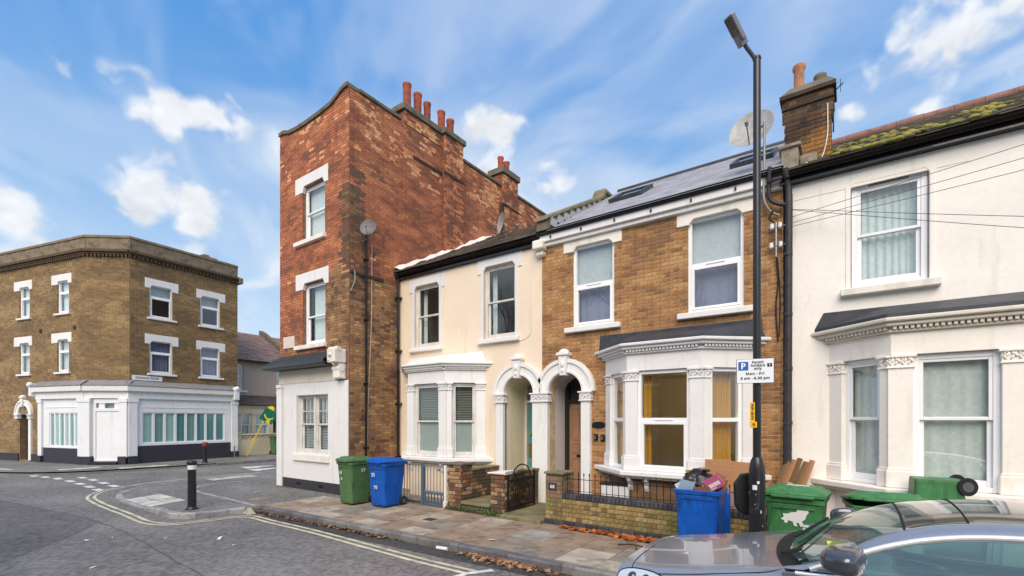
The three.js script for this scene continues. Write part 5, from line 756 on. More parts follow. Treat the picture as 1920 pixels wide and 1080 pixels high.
// ================================================================ HOUSE FURTHER DOWN THE SIDE ROAD
{
  const P = [-28.1, -11.6], K = frame(...P, ...dC), L = 7.2;
  const h = thing('far_house', 'taupe rendered house with pinkish tiled roof and cream bay down the side road', 'house', [P[0], 0, P[1]]);
  const W = [[0.5, 1.5], [3.55, 4.55]], B = [0.15, 0.8, 2.9, 3.55, 0.6], taupe = std(0xbbaa9c, { map: T.stucco }), creamT = std(0xe9dcbd, { map: T.stucco });
  obj('wall', [plate(K, rect(0, L, 0, 5.35), -0.25, 0, [...W.map((w) => rect(w[0], w[1], 3.62, 5.1)), rect(B[0] + 0.1, B[3] - 0.1, 0.95, 2.3)])], taupe, h);
  for (const w of W) { win(h, K, { s0: w[0], s1: w[1], y0: 3.62, y1: 5.1, n: -0.07, kind: 'sash', tr: 4.4, behind: [hang('net_curtain', M.curtainPale, K, -0.2, 5)] }); sill(h, K, w[0] - 0.1, w[1] + 0.2, 3.5, 3.61, -0.1, 0.1, M.trim); }
  obj('roof', [plate(new THREE.Matrix4().multiplyMatrices(K, new THREE.Matrix4().makeRotationY(Math.PI / 2).setPosition(-0.2, 0, 0)), [[-0.25, 5.3], [3.6, 7.5], [7.4, 5.3]], 0, L + 0.2)], std(0x8b6f63, { map: T.stone }), h);
  slates(h, K, -0.2, L, [0.28, 5.32], [-3.6, 7.53], { gauge: 0.3, width: 0.34, thick: 0.03, name: 'roof_tile', rest: 'small_roof_tiles', palette: brighter(1.35, [0x9c7d70, 0x90736a, 0xa88a7c, 0x866a60]), seed: 48, roughness: 0.9, limit: 200 });
  obj('party_coping', [plate(new THREE.Matrix4().multiplyMatrices(K, new THREE.Matrix4().makeRotationY(Math.PI / 2).setPosition(4.7, 0, 0)), [[-0.3, 5.3], [-0.3, 5.55], [3.3, 7.72], [3.7, 7.9], [3.7, 7.4]], 0, 0.3)], M.cement, h);
  obj('gutter', [gutterRun(K, -0.2, L, 5.3, 0.3, 0.07)], M.gutter, h);
  obj('bay_lead', [plate(new THREE.Matrix4().multiplyMatrices(K, new THREE.Matrix4().makeRotationY(Math.PI / 2).setPosition(-0.05, 0, 0)), [[-0.8, 2.75], [-0.8, 2.82], [0, 3.35], [0, 2.75]], 0, 5.4)], std(0x6a5a55, { map: T.stone }), h);
  obj('bay', [prism(K, offsetBay(B, 0.0), 2.3, 2.74), prism(K, offsetBay(B, 0.08), 2.62, 2.742, 0.02), prism(K, offsetBay(B, 0), 0, 0.92), prism(K, offsetBay(B, 0.08), 0.92, 0.98, 0.01)], creamT, h);
  for (const s of [0.8, 2.7]) obj('bay_pier', [box(K, s, s + 0.22, 0.98, 2.3, 0.42, 0.6, 0.01), ...capital(K, s, s + 0.22, 2.1, 2.3, 0.42, 0.6)], creamT, h); obj('bay_pier', [box(K, 1.62, 1.84, 0.98, 2.3, 0.42, 0.6, 0.01), ...capital(K, 1.62, 1.84, 2.1, 2.3, 0.42, 0.6)], creamT, h);
  win(h, K, { s0: 1.02, s1: 1.62, y0: 0.98, y1: 2.3, n: 0.52, kind: 'sash', tr: 1.65, behind: [hang('net_curtain', M.curtainPale, K, 0.38, 3)] }); win(h, K, { s0: 1.84, s1: 2.7, y0: 0.98, y1: 2.3, n: 0.52, kind: 'sash', tr: 1.65, behind: [hang('net_curtain', M.curtainPale, K, 0.38, 4)] });
  obj('porch', [box(K, 3.7, 3.86, 0, 2.74, 0, 0.3, 0.01), box(K, 4.7, 4.86, 0, 2.74, 0, 0.3, 0.01)], creamT, h); room(h, K, 0.05, L - 0.05, 0.03, 5.2, -3, -0.26, M.room);
  // low garden wall with a row of pierced blocks
  const Q = frame(-26.55, -11.95, ...dC), w = thing('garden_wall', 'cream rendered garden wall with pierced blocks in front of taupe house', 'wall', [-26.55, 0, -11.95]);
  obj('wall', [box(Q, 0, 4, 0, 0.86, -0.2, 0, 0.02), box(Q, 0, 4, 1.1, 1.18, -0.22, 0.02, 0.02), box(Q, 0, 0.24, 0.861, 1.3, -0.22, 0.02, 0.02)], creamT, w);
  for (let s = 0.3; s < 3.9; s += 0.25) obj('pierced_block', [new THREE.TorusGeometry(0.085, 0.028, 6, 14).scale(1, 1.2, 2.5).translate(s + 0.12, 0.98, -0.1).applyMatrix4(Q), box(Q, s, s + 0.02, 0.86, 1.1, -0.17, -0.03)], creamT, w);
  // estate agent's board on a yellow post
  const b = thing('agent_board', 'green and yellow estate agent board on leaning yellow post by cream wall', 'sign', [-26.35, 0, -12.35]);
  obj('post', [bar([-26.4, 0, -12.4], [-26.3, 2.1, -13.35], 0.05, 0.05)], std(0xe8c92a, { roughness: 0.5 }), b);
  const bm = new THREE.Matrix4().makeRotationFromEuler(new THREE.Euler(0, 1.2, -0.5)).setPosition(-26.2, 2.15, -13.5), bd = obj('board', [box(bm, -0.36, 0.36, -0.36, 0.36, -0.02, 0.02, 0.01)], std(0x0f6a52, { roughness: 0.5 }), b);
  obj('board_swoosh', [new THREE.TorusGeometry(0.23, 0.04, 6, 24, 2.6).rotateZ(3.4).scale(1, 1, 0.2).translate(0.02, 0.05, 0.03).applyMatrix4(bm)], std(0xd7e23a), bd); obj('board_topper', [plate(bm, [[-0.28, 0.36], [0.08, 0.36], [0.04, 0.5], [-0.08, 0.58], [-0.22, 0.5]], -0.02, 0.02)], std(0xf0d81e), bd); obj('board_roundel', [new THREE.CylinderGeometry(0.11, 0.11, 0.02, 18).rotateX(Math.PI / 2).translate(0.1, -0.3, 0.035).applyMatrix4(bm)], std(0xe6c91f), bd);
  // small sign on a short pole
  const s = thing('small_pole_sign', 'small white sign on thin short pole beside shop pilaster', 'sign', [-25.75, 0, -11.5]); obj('pole', [cyl([-25.75, 0, -11.5], [-25.75, 0.9, -11.5], 0.03, 0.03, 8)], M.steel, s); obj('panel', [box(I, -25.74, -25.7, 0.6, 0.98, -11.66, -11.34, 0.01)], M.sticker, s);
}
function signText(parent, m, str, s, y, n, size, color, width, tilt = 0) {
  const g = new TextGeometry(str, { font: FONT, size, depth: 0.003, curveSegments: 4, bevelEnabled: false }); g.computeBoundingBox(); const bb = g.boundingBox, w = bb.max.x - bb.min.x, k = width ? width / w : 1;
  g.translate(-(bb.min.x + w / 2), 0, 0).scale(k, 1, 1).rotateZ(tilt).translate(s, y, n).applyMatrix4(m);
  return obj('lettering', [g], std(color, { roughness: 0.7 }), parent);
}

// ================================================================ FRONT GARDENS
const ZG = -7.7, GM = frame(0, ZG);
{
  structure('front_yard', [flat([[-10.5, -7.9], [-7.05, -7.9], [-7.05, -9.14], [-10.5, -9.14]], 0.03), flat([[-4.5, -7.9], [5, -7.9], [5, -9.13], [-4.5, -9.13]], 0.035)], M.concrete);
  structure('garden_path', [box(I, -5.69, -4.73, -0.02, 0.1, -9.12, -7.52, 0.02), box(I, -6.9, -4.45, -0.02, 0.12, -9.13, -8.95, 0.01)], M.concreteMoss);
  const pal = hexes([0xa08a55, 0x94804e, 0xab9660, 0x86734a, 0x9c8455, 0x7c6a45, 0x8d8a52, 0xb09a68]);
  // wall of the brick house with blue brick coping and railing
  const w = thing('garden_wall', 'low yellow brick garden wall with dark coping and number 68 pillar', 'wall', [-2.8, 0, ZG]);
  const a = -4.36, b = -0.96;
  obj('mortar', [box(GM, a, b, 0.0, 0.52, -0.215, -0.007), box(GM, -4.715, a - 0.004, 0.0, 0.955, -0.385, -0.007)], M.mortarGarden, w);
  const mossy = (s, y, q) => { const n = fbm(s * 2.4, y * 5, 3, 7); return n > 0.58 ? [6, 6, 3][ways(q(), 3)] : [0, 1, 2, 3, 4, 5, 7][ways(q(), 7)]; };
  brickwork(w, GM, 0.115, 0.515, () => [[a + 0.004, b]], mossy, pal, { seed: 301, pitch: 0.08, joint: 0.012, limit: 200 });
  brickwork(w, GM, 0.115, 0.95, () => [[-4.72, a - 0.006]], (s, y, q) => (y > 0.5 ? [0x9, 8, 10][ways(q(), 3)] : mossy(s, y, q)), [...pal, lin(0x94775c), lin(0xa08568), lin(0x836a52)], { seed: 302, pitch: 0.08, joint: 0.012, limit: 60 });
  brickwork(w, frame(-4.36, ZG, 0, -1), 0.53, 0.95, () => [[0.035, 0.385]], (s, y, q) => [9, 8, 10][ways(q(), 3)], [...pal, lin(0x94775c), lin(0xa08568), lin(0x836a52)], { seed: 303, pitch: 0.08, joint: 0.012, limit: 30 });
  const cm = [0x4b4a50, 0x55545a, 0x424147, 0x5d5c60].map((c) => std(c, { map: T.stone, roughness: 0.7 })), q = rng(310);
  for (let s = a + 0.0; s < b - 0.03; s += 0.075) obj('coping_brick', [box(GM, s + 0.005, Math.min(b, s + 0.07), 0.522, 0.612 + q() * 0.004, -0.225, 0.012 + q() * 0.004, 0.006)], cm[ways(q(), 4)], w);
  for (let s = -4.76; s < b; s += 0.225) obj('plinth_brick', [box(GM, s + 0.005, Math.min(b, s + 0.22), 0.0, 0.1 + q() * 0.004, -0.2, 0.04 + q() * 0.004, 0.01)], cm[ways(q(), 4)], w);
  obj('pillar_cap', [box(GM, -4.75, a + 0.03, 0.956, 1.0, -0.42, 0.03, 0.012)], M.concreteMoss, w);
  const pq = obj('number_plaque', [box(GM, -4.645, -4.475, 0.655, 0.795, 0.004, 0.02, 0.004)], std(0x3b4247, { map: T.stone }), w);
  signText(pq, GM, '68', -4.56, 0.695, 0.021, 0.062, 0xe6e6e2);
  // railing on top of that wall
  const r = thing('iron_railing', 'thin black iron railing with spear tips on the yellow garden wall', 'railing', [-2.8, 0.61, ZG - 0.1]);
  obj('rail', [cyl([a, 0.88, ZG - 0.1], [b, 0.88, ZG - 0.1], 0.007, 0.007, 6)], M.blackIron, r); obj('rail', [cyl([a, 0.66, ZG - 0.1], [b, 0.66, ZG - 0.1], 0.006, 0.006, 6)], M.blackIron, r);
  for (let s = a + 0.06; s < b; s += 0.112) obj('baluster', [cyl([s, 0.6, ZG - 0.1], [s, 0.97, ZG - 0.1], 0.0065, 0.0065, 6), new THREE.ConeGeometry(0.017, 0.05, 6).translate(s, 0.99, ZG - 0.1), ball([s, 0.955, ZG - 0.1], 0.013, [1, 0.7, 1], 8)], M.blackIron, r);
  // rough brick pillars and bin recess of the cream house
  const rp = hexes([0x8f6a48, 0x7a5a40, 0xa5825c, 0x6b5340, 0x9c7a58, 0xb39672, 0x5f5240, 0x8a5438]), rough = (s, y, q2) => (y < 0.22 && q2() < 0.5 ? 6 : ways(q2(), 8));
  const pillars = thing('garden_wall', 'rough brown brick pillars and side walls round mossy stone slab before cream house', 'wall', [-6.5, 0, ZG]);
  const pill = (s0, s1, top, n0, seed) => {
    obj('mortar', [box(GM, s0 + 0.012, s1 - 0.012, 0, top, n0, -0.012)], M.mortarGarden, pillars);
    brickwork(pillars, GM, 0.0, top, () => [[s0, s1]], rough, rp, { seed, pitch: 0.085, joint: 0.016, limit: 40, n: 0.003 });
    brickwork(pillars, frame(s1, ZG, 0, -1), 0.0, top, () => [[0.035, -n0]], rough, rp, { seed: seed + 1, pitch: 0.085, joint: 0.016, limit: 40, n: 0.003 });
    brickwork(pillars, frame(s0, ZG + n0, 0, 1), 0.0, top, () => [[0, -n0 - 0.035]], rough, rp, { seed: seed + 2, pitch: 0.085, joint: 0.016, limit: 20, n: 0.003 });
  };
  pill(-7.26, -6.85, 0.98, -0.36, 321); pill(-6.04, -5.7, 0.86, -0.34, 331);
  obj('pillar_cap', [box(GM, -7.3, -6.81, 0.98, 1.03, -0.4, 0.04, 0.02)], M.cement, pillars); obj('pillar_cap', [plate(GM, [[-6.1, 0.86], [-5.66, 0.86], [-5.64, 0.93], [-6.12, 0.89]], -0.42, 0.04, [], 0.015)], M.leadWhite, pillars, 'whitish cement cap');
  const wallZ = (x0, x1, top, n0, n1, seed) => { obj('mortar', [box(GM, x0 + 0.01, x1 - 0.012, 0, top, n0, n1)], M.mortarGarden, pillars); brickwork(pillars, frame(x1, ZG, 0, -1), 0.0, top, () => [[-n1, -n0]], (s, y, q2) => (fbm(s * 4, y * 4, 3, 3) > 0.5 ? 6 : ways(q2(), 8)), rp, { seed, pitch: 0.085, joint: 0.016, limit: 50, n: 0.003 }); obj('wall_coping', [box(GM, x0 - 0.02, x1 + 0.03, top, top + 0.05, n0, n1, 0.012)], M.concreteMoss, pillars); };
  wallZ(-7.03, -6.86, 0.84, -1.35, -0.361, 341); wallZ(-5.93, -5.74, 0.84, -1.38, -0.341, 351);
  obj('stone_slab', [box(GM, -6.84, -6.05, 0.16, 0.225, -1.3, 0.05, 0.015)], M.concreteMoss, pillars); obj('slab_base', [box(GM, -6.83, -6.06, 0.0, 0.159, -1.28, 0.0)], M.mortarGarden, pillars);
  const flint = hexes([0xa08a6c, 0x7d6a54, 0xb8a890, 0x6d5a46]); const side = std(0x8c765c, { map: T.old });
  // galvanised bar gates in front of the cream bay
  const f = thing('bar_gate', 'grey vertical bar gates with blue-grey post in front of cream bay', 'gate', [-8.1, 0, ZG]);
  obj('gate_frame', [bar([-8.9, 0.93, ZG], [-7.33, 0.93, ZG], 0.03, 0.035), bar([-8.9, 0.1, ZG], [-8.06, 0.1, ZG], 0.03, 0.035), bar([-7.98, 0.34, ZG], [-7.33, 0.34, ZG], 0.03, 0.03)], M.greyMetal, f);
  for (let s = -8.86; s < -7.36; s += 0.098) if (Math.abs(s + 8.02) > 0.06) obj('bar', [cyl([s, s > -8 ? 0.34 : 0.1, ZG], [s, 0.93, ZG], 0.009, 0.009, 8)], M.greyMetal, f);
  obj('gate_post', [box(GM, -8.065, -7.985, 0.0, 1.0, -0.04, 0.04, 0.006)], M.blueGrey, f); obj('gate_post', [box(GM, -7.345, -7.285, 0.0, 0.96, -0.03, 0.03, 0.006), box(GM, -7.36, -7.27, 0.0, 0.16, -0.05, 0.05, 0.01)], M.trimOld, f);
  obj('grille', [ring(GM, -7.98, -7.36, 0.02, 0.32, -0.02, 0.02, 0.04), ...[0, 1, 2, 3, 4].map((i) => box(GM, -7.87 + i * 0.1, -7.85 + i * 0.1, 0.06, 0.28, -0.012, 0.012)), box(GM, -7.94, -7.4, 0.06, 0.12, -0.03, -0.01)], M.blueGrey, f);
  for (const [s, y] of [[-8.7, 0.86], [-7.5, 0.86]]) obj('gate_lock', [ball([s, y, ZG + 0.03], 0.035)], M.steel, f);
  // black iron gate standing open between the pillars
  const g = thing('iron_gate', 'black wrought iron gate with arched scroll top standing open on the path', 'gate', [-5.64, 0.1, -7.75]), Q = frame(-5.64, -7.74, 0, -1), P = (s, y, n = 0) => new THREE.Vector3(s, y, n).applyMatrix4(Q).toArray();
  obj('gate_frame', [box(Q, 0, 0.035, 0.14, 0.86, -0.015, 0.015), box(Q, 0.965, 1.0, 0.14, 0.9, -0.015, 0.015), box(Q, 0.035, 0.965, 0.17, 0.2, -0.012, 0.012), box(Q, 0.035, 0.965, 0.72, 0.75, -0.012, 0.012)], M.blackIron, g);
  obj('arched_top', [tube(Array.from({ length: 15 }, (_, i) => { const t = Math.PI * i / 14; return P(0.5 - 0.34 * Math.cos(t), 0.75 + 0.29 * Math.sin(t)); }), 0.014, 40, 7)], M.blackIron, g);
  const sc = []; for (let k = 0; k < 7; k++) { const cx = 0.24 + k * 0.087; sc.push(tube(Array.from({ length: 14 }, (_, i) => { const t = i / 13 * 8, r = 0.05 * (1 - i / 16); return P(cx + r * Math.cos(t + k), 0.83 + (1 - Math.abs(k - 3) / 3.5) * 0.09 + r * Math.sin(t + k)); }), 0.006, 26, 5)); } obj('scrollwork', sc, M.blackIron, g);
  for (let k = 0; k < 11; k++) { const s = 0.11 + k * 0.078; obj('bar', [cyl(P(s, 0.2), P(s, 0.72), 0.008, 0.008, 6)], M.blackIron, g); }
  obj('oval', [tube(Array.from({ length: 25 }, (_, i) => { const t = 6.283 * i / 24; return P(0.5 + 0.27 * Math.cos(t), 0.46 + 0.24 * Math.sin(t), 0.012); }), 0.011, 60, 6), ...[0, 1, 2, 3].map((k) => tube(Array.from({ length: 12 }, (_, i) => { const t = i / 11 * 5.5, r = 0.1 * (1 - i / 15); return P(0.5 + (k % 2 ? 0.1 : -0.1) + r * Math.cos(t + k * 1.6), 0.46 + (k > 1 ? 0.1 : -0.1) + r * Math.sin(t + k * 1.6), 0.012); }), 0.007, 24, 5))], M.blackIron, g);
  // red brick wall of the white house
  const w3 = thing('garden_wall', 'low dark red brick garden wall with orange coping before white house', 'wall', [1.5, 0, -7.75]), M3 = frame(0, -7.75);
  obj('mortar', [box(M3, -0.94, 5, 0, 0.54, -0.21, -0.007)], M.mortarGarden, w3);
  brickwork(w3, M3, 0.02, 0.54, () => [[-0.94, 5]], (s, y, q2) => ways(q2(), 5), hexes([0x6b4438, 0x5b3a31, 0x7a4f40, 0x503632, 0x6f4d40]), { seed: 361, pitch: 0.08, limit: 120 });
  for (let s = -0.95; s < 5; s += 0.23) obj('coping_tile', [box(M3, s + 0.004, s + 0.224, 0.542, 0.6, -0.24, 0.035, 0.01)], std([0xb08a66, 0xa67c58, 0xbb9a78][Math.floor(s * 10) % 3 & 1 ? 1 : 0], { map: T.stone }), w3);
}

// ================================================================ STREET THINGS
const SLAB = 0.014;
// ---------------------------------------------------------------- wheeled bins
function rrect(w, d, r, y, zc = 0) { const p = []; for (const [sx, sz, a0] of [[1, 1, 0], [-1, 1, 1], [-1, -1, 2], [1, -1, 3]]) for (let i = 0; i <= 4; i++) { const a = (a0 + i / 4) * Math.PI / 2; p.push([sx * (w / 2 - r) + Math.cos(a) * r, y, zc + sz * (d / 2 - r) + Math.sin(a) * r]); } return p; }
function loft(rings, capB = true, capT = true) {
  const v = [], n = rings[0].length; for (let k = 0; k < rings.length - 1; k++) for (let i = 0; i < n; i++) { const j = (i + 1) % n, a = rings[k][i], b = rings[k][j], c = rings[k + 1][j], d = rings[k + 1][i]; v.push(...a, ...c, ...b, ...a, ...d, ...c); }
  const cap = (r) => { for (let i = 1; i < n - 1; i++) v.push(...r[0], ...r[i], ...r[i + 1]); }; if (capB) cap(rings[0]); if (capT) cap(rings[rings.length - 1]);
  const g = new THREE.BufferGeometry(); g.setAttribute('position', new THREE.Float32BufferAttribute(v, 3)); g.computeVertexNormals(); return g;
}
function makeBin(label, group, mat, { lid = 0, writing = null, sticker = false, lidTilt = 0 } = {}) {
  const t = thing('wheelie_bin', label, 'bin', [0, 0, 0], group);
  const hollow = lid === 'open';
  obj('body', [loft([rrect(0.45, 0.5, 0.05, 0.035, 0.02), rrect(0.46, 0.52, 0.05, 0.06, 0.02), rrect(0.5, 0.6, 0.05, 0.6), rrect(0.53, 0.66, 0.05, 0.93)], true, false), loft([rrect(0.53, 0.66, 0.05, 0.93), rrect(0.575, 0.7, 0.05, 0.935), rrect(0.575, 0.7, 0.05, 0.985), rrect(0.555, 0.68, 0.05, 0.995), rrect(0.51, 0.63, 0.05, 0.99), rrect(0.49, 0.6, 0.05, hollow ? 0.7 : 0.9)], false, true), ...[-0.12, 0.12].map((x) => box(I, x - 0.012, x + 0.012, 0.1, 0.9, 0.24, 0.262).rotateX(0)), box(I, -0.2, 0.2, 0.86, 0.92, 0.3, 0.34, 0.01)], mat, t);
  for (const s of [-1, 1]) { const w = obj('wheel', [new THREE.CylinderGeometry(0.1, 0.1, 0.045, 20).rotateZ(Math.PI / 2).translate(s * 0.25, 0.1, -0.27), new THREE.TorusGeometry(0.088, 0.02, 8, 20).rotateY(Math.PI / 2).translate(s * 0.25, 0.1, -0.27)], M.rubber, t); obj('hub', [new THREE.CylinderGeometry(0.058, 0.058, 0.052, 16).rotateZ(Math.PI / 2).translate(s * 0.25, 0.1, -0.27), new THREE.CylinderGeometry(0.02, 0.02, 0.06, 10).rotateZ(Math.PI / 2).translate(s * 0.25, 0.1, -0.27)], M.hub, w); }
  obj('axle', [cyl([-0.24, 0.1, -0.27], [0.24, 0.1, -0.27], 0.012)], M.steel, t);
  obj('handle', [cyl([-0.22, 0.97, -0.4], [0.22, 0.97, -0.4], 0.018, 0.018, 10), ...[-0.22, 0, 0.22].map((x) => box(I, x - 0.02, x + 0.02, 0.93, 0.995, -0.42, -0.32, 0.008))], mat, t);
  const lg = [loft([rrect(0.6, 0.74, 0.06, 0.0), rrect(0.605, 0.745, 0.06, 0.03), rrect(0.57, 0.7, 0.06, 0.055), rrect(0.5, 0.6, 0.06, 0.07), rrect(0.46, 0.54, 0.05, 0.1)], true, true), loft([rrect(0.4, 0.46, 0.04, 0.098), rrect(0.38, 0.44, 0.04, 0.108)], false, true), box(I, -0.2, 0.2, -0.015, 0.02, 0.36, 0.4, 0.012)];
  const lm = new THREE.Matrix4(); if (hollow) lm.makeRotationX(Math.PI / 2 - 0.04).setPosition(0, 0.56, -0.5); else lm.makeRotationX(-0.04 - lidTilt).setPosition(0, 0.995 + lidTilt * 0.3, 0.005); lg.forEach((g) => g.applyMatrix4(lm)); const l = obj('lid', lg, mat, t);
  if (sticker) obj('sticker', [box(I, -0.1, 0.12, 0.108, 0.111, -0.06, 0.02).applyMatrix4(lm)], M.sticker, l);
  for (const [str, x, y, size, face] of writing ?? []) { const m = face === 'side' ? new THREE.Matrix4().makeRotationY(Math.PI / 2).setPosition(0.228 + 0.038 * y / 0.6, 0, 0) : new THREE.Matrix4().makeRotationX(0.07).setPosition(0, 0, 0.288 - 0.0); const s = signText(t, m, str, face === 'side' ? -x : x, y, face === 'side' ? 0.008 : 0.012, size, 0xd8e0dc, null, 0.06); s.name = 'painted_number'; }
  return t;
}
const binA = makeBin('dark green wheeled bin with closed lid against the white shop wall', 'wheeled bins on the pavement', M.binGreenDark, { writing: [['LE', -0.08, 0.72, 0.07], ['R', -0.06, 0.58, 0.06], ['E7', 0.0, 0.76, 0.075, 'side']] }); binA.position.set(-9.47, SLAB, -6.93);
const binB = makeBin('blue wheeled bin with closed lid, painted 25 and 70, beside the bar gates', 'wheeled bins on the pavement', M.binBlue, { writing: [['25', -0.06, 0.7, 0.08], ['70', 0.0, 0.42, 0.08]] }); binB.position.set(-8.62, SLAB, -7.14); binB.rotation.y = 0.06;
const binC = makeBin('blue wheeled bin heaped with rubbish, its lid hanging open behind', 'wheeled bins on the pavement', M.binBlue, { lid: 'open' }); binC.position.set(-1.75, SLAB, -7.1); binC.scale.set(1.1, 1.0, 0.85); binC.rotation.y = 0.04;
const binD = makeBin('bright green wheeled bin with white animal emblem on its front', 'wheeled bins on the pavement', M.binGreen, { sticker: true }); binD.position.set(-0.55, SLAB, -6.92); binD.scale.set(1.12, 1.04, 1); binD.rotation.y = -0.05;
{ // white animal emblem: a leaping shape with raised tail
  const pts = [[-0.13, -0.03], [-0.1, 0.0], [-0.11, 0.03], [-0.07, 0.03], [-0.03, 0.05], [0.01, 0.055], [0.035, 0.1], [0.08, 0.115], [0.115, 0.1], [0.12, 0.06], [0.1, 0.03], [0.09, -0.01], [0.06, -0.035], [0.075, -0.07], [0.05, -0.09], [0.035, -0.055], [0.01, -0.05], [0.02, -0.09], [-0.01, -0.085], [-0.02, -0.045], [-0.06, -0.035], [-0.07, -0.065], [-0.1, -0.06], [-0.095, -0.04]];
  const m = new THREE.Matrix4().makeRotationX(0.09).setPosition(0.02, 0.77, 0.321); const e = new THREE.Mesh(geo([plate(m, pts.map(([a, b]) => [a * 1.05, b * 1.15]), 0, 0.004)]), M.sticker); e.name = 'emblem'; binD.add(e);
}
const binE = makeBin('green wheeled bin with lid ajar behind car, before white house wall', 'wheeled bins on the pavement', M.binGreen, { sticker: true, lidTilt: 0.1 }); binE.position.set(0.31, SLAB, -7.25); binE.scale.set(1.25, 0.97, 1); binE.rotation.y = 0.15;
const binF = makeBin('green wheeled bin standing upside down behind the white house garden wall', 'wheeled bins on the pavement', M.binGreen, {}); binF.quaternion.setFromRotationMatrix(new THREE.Matrix4().makeBasis(new THREE.Vector3(-0.1, 0, -0.995), new THREE.Vector3(0, -1, 0), new THREE.Vector3(-0.995, 0, 0.1))); binF.position.set(0.9, 1.27, -8.12); binF.scale.set(0.85, 1.05, 0.9);
{
  const farBin = makeBin('small green wheeled bin by the cream pierced-block wall down the side road', 'wheeled bins on the pavement', M.binGreenDark, {}); farBin.position.set(-26.15, 0, -13.9); farBin.rotation.y = 1.4; farBin.scale.setScalar(1.0);
  // rubbish heaped in the blue bin
  const bag = thing('rubbish_bag', 'black rubbish bag stuffed in the heaped blue bin', 'bag', [-1.77, 0.9, -7.1]); const q = rng(401);
  const bg = new THREE.IcosahedronGeometry(1, 5); { const P = bg.attributes.position, v = new THREE.Vector3(); for (let i = 0; i < P.count; i++) { v.fromBufferAttribute(P, i); const n = fbm(v.x * 2.6 + 9 + v.z, v.y * 2.6 + v.z * 2.2, 4, 3); v.multiplyScalar(0.78 + n * 0.42); P.setXYZ(i, v.x, v.y, v.z); } bg.computeVertexNormals(); } bg.scale(0.25, 0.22, 0.22).translate(-1.77, 1.05, -7.1);
  obj('sack', [bg], phy(0x1b1c20, { roughness: 0.28 }), bag); obj('knot', [cyl([-1.72, 1.17, -7.06], [-1.68, 1.27, -7.04], 0.05, 0.02, 8), ball([-1.66, 1.27, -7.03], 0.045, [1.3, 0.5, 1]), ball([-1.9, 1.2, -7.02], 0.04, [1.4, 0.6, 1])], phy(0x1b1c20, { roughness: 0.3 }), bag);
  const carton = (label, mat, x, y, z, w, h, d, e) => { const m = new THREE.Matrix4().makeRotationFromEuler(new THREE.Euler(...e)).setPosition(x, y, z), o = thing('carton', label, 'carton', [x, y, z]); obj('box', [box(m, -w / 2, w / 2, -h / 2, h / 2, -d / 2, d / 2, 0.006)], mat, o); obj('flap', [box(m, -w / 2, w / 2, h / 2, h / 2 + 0.05, d / 2 - 0.004, d / 2 - 0.001)], mat, o); return [o, m]; };
  const [pk, pm] = carton('pink and white carton sticking out of the heaped blue bin', std(0xc9638f, { roughness: 0.6 }), -1.54, 1.1, -6.98, 0.22, 0.15, 0.1, [0.3, 0.3, 0.5]); obj('print', [box(pm, -0.08, 0.08, -0.02, 0.035, 0.0505, 0.053), box(pm, -0.08, 0.0, -0.05, -0.035, 0.0505, 0.053)], std(0xf0e6ea), pk);
  carton('pale blue carton leaning in the heaped blue bin', std(0xa9c8de, { roughness: 0.7 }), -1.9, 1.02, -6.9, 0.19, 0.17, 0.06, [0.4, 0.2, -0.35]); carton('white paper carton in the corner of the heaped blue bin', std(0xdfe4ea, { roughness: 0.8 }), -1.99, 1.0, -6.98, 0.12, 0.12, 0.1, [0.2, 0.5, 0.4]); carton('brown carton on the lamp post side of the heaped blue bin', M.card, -1.49, 1.08, -7.1, 0.16, 0.22, 0.08, [0.1, -0.4, -0.3]); carton('small yellow carton on top of the black rubbish bag', std(0xd8c43c), -1.93, 1.2, -7.15, 0.07, 0.05, 0.05, [0.5, 0.3, 0.1]); carton('small brown carton low at the front of the heaped blue bin', std(0x8a5a3c), -1.66, 0.99, -6.86, 0.2, 0.07, 0.08, [0.2, 0.1, 0.1]);
  // flattened cardboard and a tied bundle of boards by the wall
  const cd = (label, s0, s1, y0, y1, z, tilt) => { const o = thing('cardboard_sheet', label, 'cardboard', [s0, y0, z]), m = new THREE.Matrix4().makeRotationX(tilt).setPosition(0, 0, z); obj('sheet', [plate(m, [[s0, y0], [s1, y0], [s1, y1 - 0.03], [s0 + (s1 - s0) * 0.55, y1 - 0.015], [s0 + (s1 - s0) * 0.5, y1 + 0.005], [s0, y1]], -0.02, 0.02, [], 0.003), box(m, s0 + (s1 - s0) * 0.48, s0 + (s1 - s0) * 0.52, y0, y1 - 0.03, 0.0205, 0.024)], std(0xbd8c64, { map: T.cloth }), o); return o; };
  cd('flattened cardboard box leaning behind the railing, lower sheet with tape', -2.02, -1.14, 0.05, 1.2, -8.05, -0.04); cd('taller cardboard sheet leaning on the white bay behind another', -1.97, -1.22, 0.05, 1.33, -8.22, -0.05);
  for (let i = 0; i < 5; i++) { const x = -1.12 + i * 0.085, o = thing('board', ['outermost dark board of the taped bundle leaning at the soil pipe, nearest the cardboard', 'second board of the taped bundle leaning at the soil pipe', 'middle board of the taped bundle leaning at the soil pipe', 'fourth board of the taped bundle leaning at the soil pipe', 'last board of the taped bundle, nearest the white house'][i], 'board', [x, 0.05, -8.75], 'boards leaning at the soil pipe'); const P0 = [x - 0.12, 0.05, -8.62], P1 = [x + 0.28, 1.3 + (i % 3) * 0.025, -9.02]; obj('plank', [bar(P0, P1, 0.075, 0.045)], [M.timber, M.card, std(0x8a6c4c, { map: T.wood })][i % 3], o); const k = 0.66 - (i % 2) * 0.06, c = [0, 1, 2].map((j) => P0[j] + (P1[j] - P0[j]) * k); obj('tape', [bar(c, c.map((v, j) => v + (P1[j] - P0[j]) * 0.035), 0.078, 0.048)], M.sticker, o); }
}
